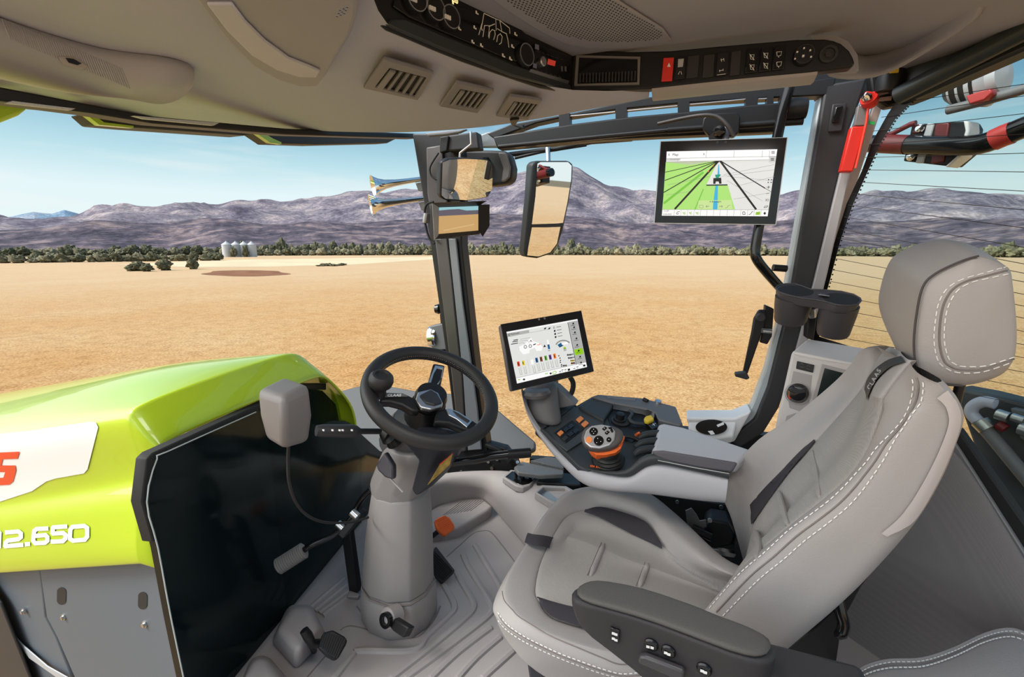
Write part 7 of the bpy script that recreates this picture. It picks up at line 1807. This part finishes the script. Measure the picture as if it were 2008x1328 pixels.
bar = tube('bar', [PQ(1706, 282, -.33), PQ(1786, 284, -.33), PQ(1880, 286, -.33), PQ(1925, 282, -.33), PQ(1960, 270, -.33), PQ(2008, 250, -.33), PQ(2080, 225, -.33), PQ(2200, 185, -.33)], .030, M_blackg, rl, seg=14, smoothpath=3)
tube('red_sleeve', [PQ(1725, 282, -.33), PQ(1780, 284, -.33)], .032, M_rdk, rl, seg=14)
tube('red_sleeve', [PQ(1948, 275, -.33), PQ(1968, 266, -.33), PQ(1985, 260, -.33)], .032, M_rbr, rl, seg=14)
tube('thin_cable', [PQ(1720, 270, -.33), PQ(1750, 262, -.33), PQ(1785, 244, -.33), PQ(1796, 241, -.33)], .009, M_rdk, rl, seg=8)
for a, b in ((1804, 252), (1786, 307)): lathe('screw', [(.014, 0), (.012, .006), (.001, .008)], PQ(a, b, -.34), -NR, M_chrome, rl, 14)
rl2 = thing('rear_work_lamp', 'striped black and white ribbed lamp with red base under the rear roof edge', 'lamp', PR(1900, 195, -.4))
ax0, ax1 = PQ(1858, 182, -.38), PQ(1952, 152, -.38)
segs = [(0, .18, M_black), (.18, .24, M_wht), (.24, .40, M_black), (.40, .47, M_wht), (.47, .62, M_black), (.62, .74, M_wht), (.74, .84, M_black), (.84, 1.0, M_wht)]
for a, b, m_ in segs:
    pa, pb = ax0.lerp(ax1, a), ax0.lerp(ax1, b); ra1 = .045 + .04 * a; rb1 = .045 + .04 * b
    tube('lamp_rib', [pa, pb], [ra1 if a else .03, rb1 if b < 1 else .06], m_, rl2, seg=22)
lathe('end_cap', [(.06, 0), (.05, .02), (.001, .03)], ax1, ax1 - ax0, M_wht, rl2, 22)
band('red_base', [(1893, 188), (1942, 172), (1945, 182), (1930, 196), (1900, 205)], M_rbr, rl2, -.29, .03)
tube('lamp_arm', [PQ(1858, 216, -.33), PQ(1930, 198, -.33), PQ(2008, 175, -.33), PQ(2080, 155, -.33)], .014, M_mid, rl2, seg=10)
# rear linkage below the glass
lk = thing('rear_linkage', 'dark rear linkage with a pale grey bent hose seen through the lower rear window', 'linkage', PR(1950, 1000, -.7))
lp = [(1868, 760), (1930, 772), (2040, 800), (2160, 900), (2160, 1190), (2040, 1080), (1985, 1010), (1925, 920)]
prism('linkage_deck', [PQ(*p, -.45) for p in lp], NR * .1, mat('sooty frame', (.05, .05, .052), .6, var=.4, vscale=9), lk, bevel=.01)
tube('bent_hose', [PQ(1952, 792, -.40), PQ(1930, 788, -.40), PQ(1910, 796, -.40), PQ(1905, 810, -.40), PQ(1918, 826, -.40)], .018, mat('pale lavender hose', (.50, .49, .58), .4), lk, seg=12, smoothpath=4)
tube('steel_tube', [PQ(1918, 826, -.40), PQ(1940, 850, -.40), PQ(1990, 910, -.40), PQ(2040, 970, -.40)], .020, M_mid, lk, seg=12)
tube('fitting', [PQ(1922, 826, -.40), PQ(1938, 842, -.40)], .026, M_steel, lk, seg=12)
for a, b, r_ in ((1955, 812, .018), (1985, 818, .014), (2000, 840, .02)): tube('coupling', [PQ(a, b, -.40), PQ(a + 24, b + 8, -.40)], r_, M_steel, lk, seg=10)
tube('red_cap', [PQ(1958, 832, -.40), PQ(1972, 842, -.40)], .016, M_rdk, lk, seg=10)
band('guard_plate', [(1980, 800), (2040, 812), (2120, 900), (2060, 900), (2000, 860)], mat('grey guard', (.13, .13, .135), .5), lk, -.42, .03)

# ================================================================ REAR WALL AND PASSENGER SEAT
WN0 = Vector((.70, .714, 0)).normalized(); W0 = Vector((.66, 1.46, .6))
def PWL(px, py, off=0.0): return P(px, py, pl=(W0 - WN0 * off, WN0))
wp = [[(1800, 820), (1875, 862), (1945, 975), (2012, 1088), (2070, 1185), (2150, 1320)], [(1700, 960), (1800, 1010), (1870, 1080), (1960, 1190), (2040, 1290), (2110, 1420)], [(1620, 1120), (1690, 1180), (1750, 1240), (1850, 1310), (1960, 1400), (2040, 1520)], [(1600, 1270), (1650, 1310), (1700, 1360), (1800, 1420), (1900, 1500), (1980, 1600)]]
offs = [0.0, .015, .0, -.02]
rows = [[PWL(*p, o_) for p in r] for r, o_ in zip(wp, offs)]
o = loft('wall_rear', rows, fabric('rear wall cloth', (.22, .205, .205), 1300, .9, .15), closed=False, solid=.02, sub=2, offset=1); tag(o, kind='structure')
rows = [[PWL(*p, .01) for p in ((1868, 850), (1950, 980), (2012, 1085), (2100, 1235))], [PWL(*p, .012) for p in ((1876, 850), (1958, 976), (2022, 1082), (2110, 1232))]]
o = prism('wall_back', [Vector((.98, -.3, .0)), Vector((.98, 1.25, 0)), Vector((.98, 1.25, .5)), Vector((.98, -.3, .5))], (.03, 0, 0), M_dark); tag(o, kind='structure')
fd_ = thing('passenger_seat', 'corner of a second grey leather seat with double white stitching, bottom right', 'seat', P(1900, 1328, z=.3))
e1 = [(1640, 1352), (1668, 1326), (1700, 1302), (1745, 1290), (1810, 1287), (1870, 1268), (1930, 1240), (1975, 1229), (2010, 1236), (2080, 1270)]
zS = .40
q0 = [P(a + 14, b + 4, z=zS - .04) + Vector((.05, .05, -.08)) for a, b in e1]; q1 = [P(a, b + 3, z=zS - .008) for a, b in e1]; q2 = [P(a - 2, b + 16, z=zS) for a, b in e1]; q3 = [P(a - 4, b + 60, z=zS + .012) for a, b in e1]; q4 = [P(a - 10, b + 150, z=zS + .015) for a, b in e1]; q5 = [P(a - 20, b + 260, z=zS) for a, b in e1]; q6 = [Vector((p.x, p.y - .02, zS - .09)) for p in q5]
loft('seat_cushion', [q0, q1, q2, q3, q4, q5, q6], M_leather, fd_, closed=False, cg=5)
ss = MB()
dashes(ss, [P(a, b + 9, z=zS + .006) for a, b in e1], .0010, .006, .004); dashes(ss, [P(a - 1, b + 20, z=zS + .009) for a, b in e1], .0012, .006, .0035)
ss.add(tube_vf(catmull([P(a - 1, b + 14, z=zS + .004) for a, b in e1], 4), .001, 4), M_groove)
ss.build('seat_stitching', fd_)
prism('seat_pedestal', [Vector((.46, .38, 0)), Vector((.46, .62, 0)), Vector((.70, .62, 0)), Vector((.70, .38, 0))], (0, 0, .34), M_dark, fd_, bevel=.01)
